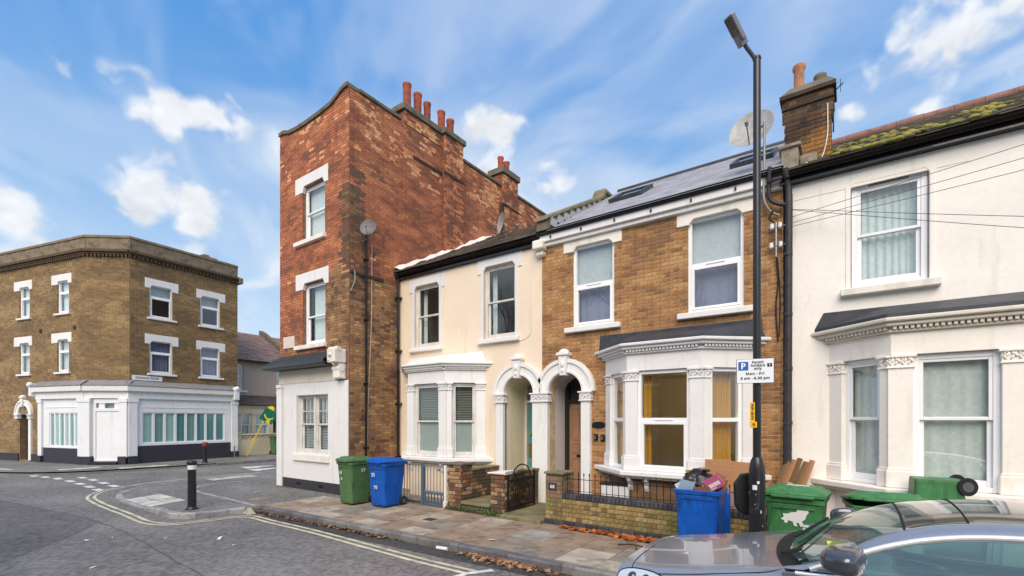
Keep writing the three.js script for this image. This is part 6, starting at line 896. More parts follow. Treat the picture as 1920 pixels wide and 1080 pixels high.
// ---------------------------------------------------------------- lamp post with its plates
{
  const x = -0.895, z = -6.2, l = thing('lamp_post', 'tall black street lamp post with wide base and flat lamp head', 'street lamp', [x, 0, z]);
  const q = rng(77);
  obj('base', [lathe([[0, 0], [0.098, 0.0], [0.098, 0.06], [0.09, 0.08], [0.088, 1.32], [0.086, 1.42], [0.07, 1.5], [0.052, 1.545], [0.045, 1.55]], [x, 0, z], 26), box(I, x - 0.05, x + 0.05, 0.5, 0.95, z + 0.075, z + 0.095, 0.006)], M.black, l);
  obj('shaft', [cyl([x, 1.54, z], [x, 6.22, z], 0.045, 0.041, 18)], M.black, l);
  obj('cap', [cyl([x, 6.22, z], [x, 6.25, z], 0.047, 0.04, 18)], M.black, l);
  obj('arm', [tube([[x, 6.16, z], [x - 0.03, 6.24, z + 0.03], [x - 0.09, 6.33, z + 0.1], [x - 0.12, 6.38, z + 0.14]], 0.022, 20, 8)], std(0x55575c, { metalness: 0.4, roughness: 0.5 }), l);
  const hm = new THREE.Matrix4().lookAt(new THREE.Vector3(-0.14, 0.3, 0.26), new THREE.Vector3(), new THREE.Vector3(0.5, 1, 0)).setPosition(x - 0.19, 6.5, z + 0.25), hd = obj('lamp_head', [box(hm, -0.08, 0.08, -0.025, 0.03, -0.14, 0.16, 0.015), box(hm, -0.045, 0.045, -0.045, 0.05, -0.2, -0.08, 0.015)], std(0x8f9297, { metalness: 0.3, roughness: 0.5 }), l); obj('lens', [box(hm, -0.065, 0.065, -0.033, -0.024, -0.06, 0.14, 0.004)], phy(0x46494d, { roughness: 0.15 }), hd);
  for (const [dy, dx, w, h] of [[1.2, -0.01, 0.05, 0.055], [1.26, 0.045, 0.025, 0.03], [0.92, 0.06, 0.035, 0.035]]) obj('sticker', [new THREE.CylinderGeometry(0.0905, 0.0905, h, 6, 1, true, -0.3 + dx * 10, w / 0.09).translate(x, dy, z)], M.sticker, l);
  obj('paint_specks', Array.from({ length: 34 }, () => { const a = (q() - 0.5) * 2.8, y = 0.1 + q() * 1.25; return ball([x + Math.sin(a) * 0.0875, y, z + Math.cos(a) * 0.0875], 0.0025 + q() * q() * 0.004, [1, 1.3, 1], 5); }), M.sticker, l);
  const pm = new THREE.Matrix4().makeRotationY(0.0).setPosition(x, 0, z + 0.05), np = thing('number_plate', 'yellow numbered plate strapped to the lamp post', 'sign', [x, 1.9, z + 0.05]);
  obj('plate', [box(pm, -0.065, -0.015, 1.93, 2.19, -0.006, 0.004, 0.002)], std(0xf2b90f, { roughness: 0.5 }), np); obj('plate', [box(pm, -0.062, 0.008, 1.895, 1.965, 0.005, 0.011, 0.002)], std(0xf2b90f, { roughness: 0.5 }), np);
  ['2', '7', '5', '2'].forEach((c, i) => signText(np, pm, c, -0.04, 2.135 - i * 0.048, 0.0045, 0.038, 0x2b2517, 0.03)); signText(np, pm, '9', -0.025, 1.912, 0.0115, 0.036, 0x2b2517, 0.026);
  // parking sign
  const sm = new THREE.Matrix4().makeRotationFromEuler(new THREE.Euler(0, 0.2, 0.0)).setPosition(x - 0.01, 2.555, z + 0.075), s = thing('parking_sign', 'white permit holders parking sign with blue P on the lamp post', 'sign', [x, 2.555, z + 0.07]);
  obj('panel', [box(sm, -0.195, 0.195, -0.14, 0.14, -0.004, 0.004, 0.003)], std(0xe9eef2, { roughness: 0.4 }), s); obj('border', [ring(sm, -0.197, 0.197, -0.142, 0.142, -0.005, 0.0055, 0.006)], M.black, s);
  const bp = obj('blue_square', [box(sm, -0.175, -0.07, 0.01, 0.11, 0.0045, 0.0065)], std(0x1b5fae, { roughness: 0.4 }), s); signText(bp, sm, 'P', -0.122, 0.026, 0.007, 0.07, 0xf5f5f5);
  const tp = obj('black_square', [box(sm, 0.125, 0.175, 0.045, 0.085, 0.0045, 0.0065)], M.black, s); signText(tp, sm, 'T', 0.15, 0.053, 0.007, 0.024, 0xf5f5f5);
  for (const [str, a, b, w] of [['Permit', 0.03, 0.087, 0.12], ['holders', 0.03, 0.05, 0.145], ['only', 0.03, 0.013, 0.08], ['Mon - Fri', 0.0, -0.045, 0.19], ['8 am - 6.30 pm', 0.0, -0.098, 0.3]]) signText(s, sm, str, a, b, 0.0048, 0.03, 0x26282c, w);
  obj('clip', [cyl([x, 2.62, z], [x, 2.65, z], 0.05, 0.05, 14), cyl([x, 2.45, z], [x, 2.48, z], 0.05, 0.05, 14)], M.steel, s);
  const pn = obj('black_cover', [plate(new THREE.Matrix4().makeRotationY(0.5).setPosition(x - 0.14, 1.05, z - 0.12), [[-0.13, -0.1], [-0.14, 0.16], [-0.06, 0.28], [0.06, 0.3], [0.1, 0.28], [0.1, -0.22], [0.0, -0.22], [-0.08, -0.18]], -0.03, 0.03, [], 0.015)], phy(0x141517, { roughness: 0.5 })); tag(pn, 'black plastic panel hanging behind the wide lamp post base', 'panel');
}
// ---------------------------------------------------------------- bollards
{
  const b = thing('bollard', 'black bollard with white band on the kerb build-out', 'bollard', [-11.84, 0, -4.4], 'bollards'); const at = [-11.84, 0, -4.4];
  obj('body', [lathe([[0, 0], [0.13, 0], [0.13, 0.02], [0.1, 0.05], [0.086, 0.07], [0.082, 0.86], [0.082, 0.98], [0.105, 1.01], [0.105, 1.05], [0.075, 1.075], [0, 1.08]], at, 22)], M.black, b); obj('band', [lathe([[0.0835, 0.88], [0.0845, 0.9], [0.0845, 0.96], [0.0835, 0.975]], at, 22)], M.sticker, b);
  const f = thing('bollard', 'black bollard with dull red top at the far kerb before shop', 'bollard', [-23.75, 0, -9.35], 'bollards'), p = [-23.75, 0, -9.35]; obj('body', [lathe([[0, 0], [0.13, 0], [0.12, 0.03], [0.095, 0.06], [0.09, 0.72], [0.09, 0.75]], p, 18)], M.black, f); obj('top', [lathe([[0.09, 0.74], [0.12, 0.77], [0.12, 0.9], [0.1, 0.93], [0, 0.94]], p, 18)], std(0x7d2f30, { roughness: 0.6 }), f);
}
// ---------------------------------------------------------------- satellite dishes
function dish(label, at, r, dir, mat, post) {
  const d = thing('satellite_dish', label, 'satellite dish', at), m = new THREE.Matrix4().lookAt(new THREE.Vector3(...dir), new THREE.Vector3(), new THREE.Vector3(0, 1, 0)).setPosition(...at);   // z axis looks along dir
  obj('reflector', [new THREE.LatheGeometry([0, 0.25, 0.5, 0.75, 0.94, 1, 0.985, 0.74, 0.48].map((t, i) => new THREE.Vector2(r * t, r * (0.28 * t * t - (i > 5 ? 0.02 : 0)))), 32).rotateX(Math.PI / 2).applyMatrix4(m)], mat, d);
  const P = (a, b, c) => new THREE.Vector3(a, b, c).applyMatrix4(m).toArray(); obj('feed_arm', [cyl(P(0, -r * 0.95, r * 0.25), P(0, -r * 0.35, r * 0.95), 0.012), cyl(P(0, -r * 0.4, r * 0.85), P(0, -r * 0.3, r * 1.0), 0.03)], M.greyMetal, d); obj('mount', post(P), M.greyMetal, d); return d;
}
dish('grey satellite dish on the flank of the tall red brick building', [-10.2, 6.95, -7.86], 0.215, [0.6, 0.28, 1], M.dishGrey, (P) => [cyl([-10.56, 6.72, -7.96], [-10.2, 6.76, -7.9], 0.02), cyl([-10.2, 6.7, -7.9], [-10.2, 6.95, -7.89], 0.025)]);
dish('white satellite dish seen edge-on above the cream house roof', [-7.85, 7.42, -10.55], 0.29, [-0.7, 0.1, 1], M.dish, (P) => [cyl([-7.85, 7.05, -10.7], [-7.85, 7.4, -10.62], 0.022), cyl([-8.35, 7.18, -10.7], [-7.45, 7.25, -10.62], 0.016), ball([-8.3, 7.22, -10.66], 0.04), ball([-7.4, 7.28, -10.6], 0.04), cyl([-7.85, 6.85, -10.7], [-7.85, 7.1, -10.7], 0.022)]);
dish('large pale satellite dish on a tall pole above the slate roof', [-1.42, 7.1, -9.35], 0.37, [-0.1, 0.3, 0.95], M.dish, (P) => [cyl([-1.19, 6.0, -9.0], [-1.19, 7.05, -9.05], 0.02), tube([[-1.19, 6.05, -9.0], [-1.19, 5.7, -9.0], [-1.1, 5.5, -9.05], [-0.98, 5.42, -9.1]], 0.022, 20, 8), cyl([-1.19, 7.0, -9.05], [-1.38, 7.08, -9.32], 0.022)]);
// ---------------------------------------------------------------- cable bracket and overhead wires
{
  const b = thing('cable_bracket', 'wall bracket with white insulators and cables at the brick house corner', 'bracket', [-1.02, 5.2, ZF]);
  obj('bar', [cyl([-1.02, 4.72, ZF + 0.09], [-1.02, 5.3, ZF + 0.09], 0.018), cyl([-1.15, 5.22, ZF + 0.08], [-0.84, 5.22, ZF + 0.12], 0.014), cyl([-1.15, 4.9, ZF + 0.08], [-0.86, 4.9, ZF + 0.12], 0.014)], M.steel, b);
  for (const [x, y] of [[-1.08, 5.22], [-0.96, 5.22], [-1.09, 4.9], [-0.95, 4.9]]) obj('insulator', [ball([x, y, ZF + 0.1], 0.034, [1, 1.1, 1]), cyl([x, y - 0.02, ZF + 0.1], [x, y + 0.06, ZF + 0.1], 0.03)], M.sticker, b);
  obj('cable', [tube([[-1.02, 4.72, ZF + 0.05], [-1.0, 4.3, ZF + 0.02], [-1.03, 3.9, ZF + 0.02], [-1.0, 3.3, ZF + 0.02]], 0.012, 24, 5), tube([[-1.0, 4.7, ZF + 0.05], [-0.97, 4.1, ZF + 0.02], [-0.98, 3.4, ZF + 0.02]], 0.009, 24, 5), tube([[-1.05, 5.3, ZF + 0.1], [-1.12, 5.38, ZF + 0.1], [-1.06, 5.5, ZF + 0.12]], 0.015, 12, 5)], M.blackMatt, b);
  const wire = (label, p, q, sag) => { const o = obj('overhead_wire', [tube([p, [(p[0] + q[0]) / 2, (p[1] + q[1]) / 2 - sag, (p[2] + q[2]) / 2], q], 0.0042, 30, 5)], std(0x4c4d52, { roughness: 0.7 })); tag(o, label, 'wire', 'overhead wires'); };
  wire('thin black wire rising steeply from the soil pipe across white house', [-0.82, 5.32, ZF + 0.12], [4.2, 5.62, -8.2], 0.02); wire('second thin black wire rising from the wall bracket across white house', [-0.85, 5.22, ZF + 0.12], [4.2, 5.42, -8.25], 0.03); wire('pale thin wire below the rising pair, across the white wall', [-0.85, 5.16, ZF + 0.13], [4.2, 5.2, -8.3], 0.03); wire('nearly level wire across the white house, from the brick corner', [-0.8, 5.46, ZF + 0.1], [4.2, 3.4, -7.2], 0.03); wire('wire dropping slightly away from the soil pipe across white house', [-0.8, 5.45, ZF + 0.1], [4.2, 3.1, -7.1], 0.03);
}

// ================================================================ PARKED CAR
{
  const car = thing('parked_car', 'blue-grey metallic car with black glass roof parked at the kerb', 'car', [-1.79, ROAD, -4.68]);
  const O = [-1.79, ROAD, -4.68], paint = phy(0x9aa0aa, { metalness: 0.55, roughness: 0.26, clearcoat: 1, clearcoatRoughness: 0.03 });
  const glassy = phy(0xb4d6d4, { transmission: 0.9, thickness: 0, roughness: 0.02, ior: 1.9, specularIntensity: 1 }), chrome = std(0xf4f5f6, { metalness: 0.35, roughness: 0.25 }), gloss = phy(0x17181b, { roughness: 0.12, clearcoat: 1, clearcoatRoughness: 0.02 }), mattBlack = std(0x151617, { roughness: 0.8 });
  const W = (x, y, z) => [O[0] + x - 0.22 * sstep(0.35, 1.5, x), O[1] + y * (0.95 + 0.018 * sstep(1.5, 2.3, x)), O[2] + z];
  // stations along the body: x, centre height, shoulder height, half width
  const S = [[0.0, 0.74, 0.64, 0.4], [0.02, 0.8, 0.71, 0.58], [0.08, 0.85, 0.775, 0.71], [0.18, 0.885, 0.825, 0.79], [0.35, 0.91, 0.865, 0.85], [0.6, 0.945, 0.9, 0.88], [0.95, 0.99, 0.945, 0.9], [1.3, 1.045, 1.0, 0.915], [1.65, 1.1, 1.05, 0.92], [2.1, 1.15, 1.12, 0.925], [2.8, 1.18, 1.16, 0.925], [3.6, 1.18, 1.17, 0.92], [4.2, 1.16, 1.13, 0.9], [4.65, 1.08, 1.02, 0.84], [4.85, 0.9, 0.85, 0.72], [4.9, 0.7, 0.65, 0.5]];
  const cv = [1, 2, 3].map((k) => new THREE.CatmullRomCurve3(S.map((s) => new THREE.Vector3(s[0], s[k], 0)), false, 'centripetal'));
  const at = (k, x) => { let i = 0; while (i < S.length - 2 && x > S[i + 1][0]) i++; const t = (x - S[i][0]) / (S[i + 1][0] - S[i][0]), p0 = S[Math.max(0, i - 1)], p1 = S[i], p2 = S[i + 1], p3 = S[Math.min(S.length - 1, i + 2)], m1 = (p2[k] - p0[k]) / Math.max(1e-6, p2[0] - p0[0]), m2 = (p3[k] - p1[k]) / Math.max(1e-6, p3[0] - p1[0]), d = p2[0] - p1[0], t2 = t * t, t3 = t2 * t; return (2 * t3 - 3 * t2 + 1) * p1[k] + (t3 - 2 * t2 + t) * d * m1 + (-2 * t3 + 3 * t2) * p2[k] + (t3 - t2) * d * m2; };
  const sec = (x) => { const c = at(1, x), s = at(2, x), w = at(3, x), lo = 0.2 + 0.0 * x; return new THREE.CatmullRomCurve3([[0, c], [0.3 * w, c - 0.002], [0.6 * w, c - 0.012], [0.79 * w, s + (c - s) * 0.45], [0.9 * w, s - 0.02], [0.965 * w, s - 0.1], [w, s - 0.25], [w * 0.985, Math.max(lo + 0.12, s - 0.5)], [w * 0.94, lo]].map(([z, y]) => new THREE.Vector3(0, y, z)), false, 'centripetal'); };
  const cache = new Map(), surf = (x, v) => { const key = Math.round(x * 400); if (!cache.has(key)) cache.set(key, sec(key / 400)); const p = cache.get(key).getPoint(Math.min(1, Math.abs(v))); return [x, p.y, Math.sign(v || 1) * p.z]; };
  const skin = (x0, x1, v0, v1, nx, nv, lift = 0, bend = null) => grid((a, b) => { const x = x0 + (x1 - x0) * a, v = v0 + (v1 - v0) * b, p = surf(x, v); return W(p[0], p[1] + lift, p[2] + (v > 0.5 ? lift : v < -0.5 ? -lift : 0)); }, nx, nv);
  obj('body', [skin(0.0, 4.9, 1, -1, 150, 60), grid((a, b) => W(0.02 + a * 4.84, 0.21, (b - 0.5) * 1.7 * Math.min(1, 0.5 + a * 3, 0.5 + (1 - a) * 3)), 20, 4)], paint, car);
  const line = (pts, r = 0.0045) => tube(pts.map(([x, v, l = 0.001]) => { const p = surf(x, v); return W(p[0], p[1] + l, p[2]); }), r, 60, 5);
  obj('panel_gap', [line([[0.26, 0.52], [0.5, 0.5], [0.8, 0.485], [1.1, 0.47], [1.35, 0.455], [1.55, 0.41], [1.66, 0.3]]), line([[0.26, -0.52], [0.5, -0.5], [0.8, -0.485], [1.1, -0.47], [1.35, -0.455], [1.55, -0.41]]), line([[0.2, 0.0], [0.205, 0.25], [0.23, 0.42], [0.26, 0.52]]), line([[1.78, 0.5], [1.7, 0.58], [1.62, 0.66], [1.55, 0.75], [1.53, 0.85]])], mattBlack, car);
  // headlights
  for (const s of [1, -1]) {
    const hl = obj('headlight', [grid((a, b) => { const x = 0.1 + a * 0.5, mid = 0.55 + a * 0.045, half = 0.12 * Math.sqrt(Math.max(0, Math.sin(Math.PI * Math.pow(a, 0.75)))) , v = mid + (b * 2 - 1) * half, p = surf(x, s * v); return W(p[0] - 0.006, p[1] + 0.004, p[2] + s * 0.004); }, 30, 10)], phy(0xd8dde0, { roughness: 0.06, clearcoat: 1, metalness: 0.25 }), car);
    obj('headlight_lens', [ball(W(...surf(0.27, s * 0.565).map((v, i) => v + [-0.0, 0.0, s * -0.012][i])), 0.045, [1, 1, 1], 16), ball(W(...surf(0.4, s * 0.58).map((v, i) => v + [0, 0, s * -0.014][i])), 0.04, [1, 1, 1], 16)], phy(0x5a6066, { roughness: 0.05, metalness: 0.6 }), hl);
    const rim = []; for (let i = 0; i <= 40; i++) { const t = i / 40, a = t < 0.5 ? t * 2 : 2 - t * 2, sg = t < 0.5 ? 1 : -1, x = 0.1 + a * 0.5, half = 0.12 * Math.sqrt(Math.max(0, Math.sin(Math.PI * Math.pow(a, 0.75)))), p = surf(x, s * (0.55 + a * 0.045 + sg * half)); rim.push(W(p[0] - 0.006, p[1] + 0.005, p[2] + s * 0.004)); } obj('headlight_seal', [tube(rim, 0.006, 80, 5)], mattBlack, hl);
  }
  obj('grille', [grid((a, b) => { const z = (a - 0.5) * 0.95, y = 0.36 + b * 0.26; return W(0.012 + z * z * 0.18 - 0.03 + 0.02 * b, y, z); }, 14, 4), ...[0, 1, 2].map((i) => tube([[-0.45, 0], [-0.2, 1], [0, 2], [0.2, 1], [0.45, 0]].map(([z]) => W(z * z * 0.18 - 0.03, 0.42 + i * 0.07, z)), 0.008, 20, 5))], mattBlack, car);
  // greenhouse: windscreen, roof, sides
  const roofY = (x) => { const k = [[1.5, 1.06], [1.64, 1.115], [1.9, 1.26], [2.15, 1.4], [2.4, 1.487], [2.7, 1.54], [3.0, 1.558], [3.4, 1.55], [3.8, 1.49], [4.2, 1.36], [4.55, 1.17]]; let i = 0; while (i < k.length - 2 && x > k[i + 1][0]) i++; const a = k[i], b = k[i + 1], t = (x - a[0]) / (b[0] - a[0]), pm = k[Math.max(0, i - 1)], nx = k[Math.min(k.length - 1, i + 2)], m1 = (b[1] - pm[1]) / (b[0] - pm[0]), m2 = (nx[1] - a[1]) / (nx[0] - a[0]), d = b[0] - a[0], t2 = t * t, t3 = t2 * t; return (2 * t3 - 3 * t2 + 1) * a[1] + (t3 - 2 * t2 + t) * d * m1 + (-2 * t3 + 3 * t2) * b[1] + (t3 - t2) * d * m2; };
  const halfTop = (x) => 0.82 - 0.2 * sstep(1.55, 2.7, x) + 0.0 * x, crown = (x, z) => roofY(x) - 0.055 * Math.pow(Math.abs(z) / halfTop(x), 2.4) * sstep(1.5, 2.3, x);
  const top = (x0, x1, f0, f1, nx, nz, lift = 0, bow = 0) => grid((a, b) => { const f = f0 + (f1 - f0) * b, x = x0 + (x1 - x0) * a + bow * f * f * (1 - a), z = f * halfTop(x); return W(x, crown(x, z) + lift, z); }, nx, nz);
  obj('windscreen', [top(1.6, 2.3, 0.9, -0.9, 24, 24, 0.002, 0.14)], glassy, car);
  obj('roof_panel', [top(2.31, 3.7, 0.86, -0.86, 40, 24, 0.002)], gloss, car); obj('roof_seam', [tube(Array.from({ length: 13 }, (_, i) => { const f = 0.9 - i * 0.15, z = f * halfTop(2.3); return W(2.3 + 0.0 * f, crown(2.3, z) + 0.004, z); }), 0.008, 30, 5)], mattBlack, car); obj('roof_seam', [tube(Array.from({ length: 13 }, (_, i) => { const f = 0.86 - i * 0.1433, z = f * halfTop(2.62); return W(2.62, crown(2.62, z) + 0.004, z); }), 0.006, 30, 5)], mattBlack, car);
  obj('rear_window', [top(3.7, 4.5, 0.85, -0.85, 24, 16, 0.002)], glassy, car);
  const beltZ = (x) => 0.885, beltY = (x) => 1.105 + 0.07 * sstep(1.7, 2.9, x), winTop = (x) => Math.max(beltY(x), crown(x, halfTop(x)) - 0.055 + 0.01 * 0);
  for (const s of [1, -1]) {
    // rail of painted metal from the windscreen pillar over the doors
    obj('roof_rail', [grid((a, b) => { const x = 1.6 + a * 2.85, z0 = halfTop(x) * 0.875, z1 = halfTop(x) * 1.03, y0 = crown(x, z0), y1 = Math.max(beltY(x) - 0.01, winTop(x) + 0.004), xo = 0.14 * 0.8 * (1 - sstep(1.6, 2.3, x)); return W(x + xo * (1 - b), y0 + (y1 - y0) * b + 0.014 * Math.sin(Math.PI * b) + 0.002, s * (z0 + (z1 - z0) * b + 0.006)); }, 60, 8)], paint, car);
    obj('side_window', [grid((a, b) => { const x = 1.78 + a * 2.5, y0 = beltY(x), y1 = winTop(x), z1 = halfTop(x) * 1.03, y = y0 + (y1 - y0) * b, z = beltZ(x) + (z1 - beltZ(x)) * b; return W(x, y, s * z); }, 50, 10)], glassy, car);
    obj('window_trim', [tube(Array.from({ length: 40 }, (_, i) => { const x = 1.78 + i / 39 * 2.5; return W(x, winTop(x), s * (halfTop(x) * 1.03 + 0.006)); }), 0.019, 90, 6), tube(Array.from({ length: 30 }, (_, i) => { const x = 1.7 + i / 29 * 2.6; return W(x, beltY(x) - 0.004, s * (beltZ(x) + 0.012)); }), 0.016, 60, 6)], chrome, car);
    obj('window_seal', [tube(Array.from({ length: 40 }, (_, i) => { const x = 1.8 + i / 39 * 2.46; return W(x, winTop(x) - 0.018, s * (halfTop(x) * 1.03 + 0.008)); }), 0.008, 90, 5), tube(Array.from({ length: 20 }, (_, i) => { const x = 1.76 + i / 19 * 2.5; return W(x, beltY(x) + 0.012, s * (beltZ(x) + 0.006)); }), 0.007, 60, 5)], mattBlack, car);
    obj('door_top', [grid((a, b) => { const x = 1.62 + a * 2.75, p = surf(x, s * 0.55); return W(x, beltY(x) - 0.012 + (p[1] - beltY(x) + 0.012) * b, s * (beltZ(x) + 0.008 + (Math.abs(p[2]) - beltZ(x) - 0.008) * b) + s * 0.002); }, 30, 3)], paint, car);
    // door mirror
    const mx = s > 0 ? 2.0 : 1.98, my = s > 0 ? 1.285 : 1.2, mz = s > 0 ? 1.13 : -0.99, mp = new THREE.SphereGeometry(1, 32, 24); { const P = mp.attributes.position; for (let i = 0; i < P.count; i++) { let x = P.getX(i), y = P.getY(i), z = P.getZ(i); const e = (v, k) => Math.sign(v) * Math.pow(Math.abs(v), k); x = e(x, 0.8) * (x < 0 ? 1.0 : 0.55); y = e(y, 0.72); z = e(z, 0.75); P.setXYZ(i, x * 0.14, y * 0.088 * (1 - 0.12 * z * s), z * (s > 0 ? 0.15 : 0.06)); } mp.computeVertexNormals(); }
    const mir = obj('door_mirror', [mp.rotateY(s * -0.25).translate(...W(mx, my, mz))], phy(0x4e5158, { metalness: 0.4, roughness: 0.25, clearcoat: 1 }), car); obj('mirror_glass', [new THREE.CircleGeometry(1, 24).scale(s > 0 ? 0.1 : 0.04, 0.055, 1).rotateY(Math.PI / 2 - s * 0.25).translate(...W(mx + 0.068, my, mz))], std(0xc9d2d8, { metalness: 1, roughness: 0.03 }), mir); obj('mirror_foot', [bar(W(mx - 0.01, my - 0.07, mz - s * 0.04), W(mx + 0.02, 1.12, s * 0.9), 0.07, 0.035)], mattBlack, mir);
    for (const x of [0.86, 3.72]) { const w = obj('wheel', [new THREE.TorusGeometry(0.265, 0.085, 12, 36).translate(...W(x, 0.33, s * 0.86))], M.rubber, car); obj('rim', [new THREE.CylinderGeometry(0.2, 0.2, 0.06, 28).rotateX(Math.PI / 2).translate(...W(x, 0.33, s * 0.9)), ...Array.from({ length: 10 }, (_, i) => new THREE.BoxGeometry(0.19, 0.03, 0.03).translate(0.1, 0, 0).rotateZ(i * 0.628).translate(...W(x, 0.33, s * 0.94)))], M.steel, w); obj('wheel_arch', [new THREE.TorusGeometry(0.37, 0.02, 6, 30, Math.PI).translate(...W(x, 0.33, s * 0.93)), new THREE.CircleGeometry(0.375, 30, 0, Math.PI).translate(...W(x, 0.33, s * 0.926))], mattBlack, w); }
  }
  // cowl, wipers, permit, interior
  obj('cowl', [grid((a, b) => { const z = (b - 0.5) * 1.5, x = 1.5 + a * 0.19 + 0.13 * (z / 0.75) ** 2; return W(x, at(1, x) + 0.012 - 0.035 * Math.pow(Math.abs(z) / 0.75, 3) - 0.006 * a, z); }, 4, 24)], mattBlack, car);
  obj('wiper', [bar(W(1.66, 1.15, 0.45), W(1.86, 1.262, -0.2), 0.014, 0.014), bar(W(1.58, 1.13, 0.5), W(1.7, 1.165, 0.42), 0.03, 0.02), bar(W(1.62, 1.14, -0.1), W(1.84, 1.245, -0.6), 0.014, 0.014)], mattBlack, car);
  obj('permit', [new THREE.PlaneGeometry(0.12, 0.08).rotateX(-Math.PI / 2 + 0.45).rotateY(0.2).translate(...W(1.93, 1.235, 0.48))], std(0xc8d94a, { roughness: 0.7 }), car);
  const seat = std(0x62686a, { roughness: 0.85 }); obj('interior', [grid((a, b) => W(1.72 + a * 0.5, 1.1 - 0.02 * a + 0.03 * Math.sin(a * 3), (b - 0.5) * 1.6), 10, 10), box(I, O[0] + 2.0, O[0] + 4.1, O[1] + 0.35, O[1] + 0.5, O[2] - 0.8, O[2] + 0.8), box(I, O[0] + 1.94, O[0] + 1.99, O[1] + 0.5, O[1] + 1.08, O[2] - 0.8, O[2] + 0.8)], seat, car);
  for (const z of [0.36, -0.36]) { obj('front_seat', [bar(W(2.95, 0.55, z), W(3.2, 1.15, z), 0.5, 0.16), box(I, O[0] + 2.28, O[0] + 2.78, O[1] + 0.5, O[1] + 0.66, O[2] + z - 0.25, O[2] + z + 0.25, 0.05)], seat, car); obj('headrest', [box(I, O[0] + 2.94, O[0] + 3.06, O[1] + 1.18, O[1] + 1.38, O[2] + z - 0.13, O[2] + z + 0.13, 0.04)], seat, car); }
  obj('steering_wheel', [new THREE.TorusGeometry(0.18, 0.018, 8, 28).rotateY(Math.PI / 2 - 0.0).rotateZ(-0.4).translate(...W(2.42, 1.0, -0.36))], mattBlack, car);
}

// ================================================================ LEAVES, WEEDS AND LITTER
function leafPile(name, label, n, place, colors, seed, size = 0.045) {
  const q = rng(seed), g = new THREE.BufferGeometry(); // a curled leaf with a midrib fold
  const o = [[0, 0, -1], [0.45, 0.22, -0.35], [0.55, 0.3, 0.2], [0, 0.06, 1], [-0.5, 0.26, 0.25], [-0.42, 0.16, -0.4], [0, 0.02, 0]], tri = [[0, 1, 6], [1, 2, 6], [2, 3, 6], [3, 4, 6], [4, 5, 6], [5, 0, 6]];
  g.setAttribute('position', new THREE.Float32BufferAttribute(tri.flat().flatMap((i) => o[i]), 3)); g.setAttribute('uv', new THREE.Float32BufferAttribute(tri.flat().flatMap((i) => [o[i][0], o[i][2]]), 2)); g.computeVertexNormals();
  const im = new THREE.InstancedMesh(g, std(0xffffff, { roughness: 0.9 }), n), m = new THREE.Matrix4(), e = new THREE.Euler(), pal = hexes(colors);
  for (let i = 0; i < n; i++) { const [x, y, z] = place(q), s = size * (0.5 + q()); e.set((q() - 0.5) * 1.3, q() * 6.3, (q() - 0.5) * 1.3); m.makeRotationFromEuler(e).multiply(new THREE.Matrix4().makeScale(s, s, s)).setPosition(x, y + 0.012 + q() * 0.02, z); im.setMatrixAt(i, m); im.setColorAt(i, pal[ways(q(), pal.length)]); }
  im.name = numbered(name); tag(im, label, 'leaves', null, 'stuff'); scene.add(im); return im;
}
const gauss = (q) => (q() + q() + q() - 1.5) / 1.5, kerbZ = (x) => -5.75 - 0.033 * (x + 0.3);
leafPile('leaf_litter', 'orange-brown fallen leaves heaped along the yellow garden wall', 420, (q) => { const x = -4.3 + Math.pow(q(), 0.9) * 1.9, z = -7.58 + Math.abs(gauss(q)) * (x > -3.2 ? 0.34 : 0.2); return [x, SLAB, z]; }, [0xb4622c, 0xc8763a, 0x9a5226, 0xa86a3c, 0x7a4526], 501, 0.05);
leafPile('leaf_litter', 'brown fallen leaves in the gutter near the parking bay end', 420, (q) => { const x = -4.1 + gauss(q) * 1.05; return [x, ROAD, kerbZ(x) + 0.04 + Math.abs(gauss(q)) * 0.22]; }, [0xa07a5c, 0xae8a6c, 0x84644c, 0xb89a7c, 0x6e5442], 502, 0.045);
leafPile('leaf_litter', 'leaves and dirt in the gutter beside the kerb build-out', 520, (q) => { const x = -10.85 + Math.pow(q(), 1.3) * 4.2; return [x, ROAD, kerbZ(x) + 0.03 + Math.abs(gauss(q)) * 0.16]; }, [0x7d6350, 0x665242, 0x947860, 0x574a3e, 0x86694f], 503, 0.04);
function weeds(label, n, place, seed, h0, h1, colors = [0x4f6b2a, 0x64803a, 0x3f5a26, 0x7a8a44]) {
  const q = rng(seed), g = new THREE.BufferGeometry(); g.setAttribute('position', new THREE.Float32BufferAttribute([-0.12, 0, 0, 0.12, 0, 0, 0.26, 0.45, 0.05, -0.12, 0, 0, 0.26, 0.45, 0.05, -0.26, 0.45, 0.05, -0.26, 0.45, 0.05, 0.26, 0.45, 0.05, 0, 1, 0.3], 3)); g.setAttribute('uv', new THREE.Float32BufferAttribute(new Array(18).fill(0.5), 2)); g.computeVertexNormals();
  const im = new THREE.InstancedMesh(g, phy(0xffffff, { roughness: 0.8, transmission: 0.25, thickness: 0 }), n), m = new THREE.Matrix4(), e = new THREE.Euler(0, 0, 0, 'YXZ'), pal = hexes(colors);
  for (let i = 0; i < n; i++) { const [x, y, z] = place(q), s = h0 + q() * (h1 - h0); e.set(0.2 + q() * 1.0, q() * 6.3, (q() - 0.5) * 0.5, 'YXZ'); m.makeRotationFromEuler(e).multiply(new THREE.Matrix4().makeScale(s * 0.8, s, s)).setPosition(x, y + q() * h0 * 0.8, z); im.setMatrixAt(i, m); im.setColorAt(i, pal[ways(q(), pal.length)]); }
  im.name = numbered('weeds'); tag(im, label, 'weeds', null, 'stuff'); scene.add(im);
}
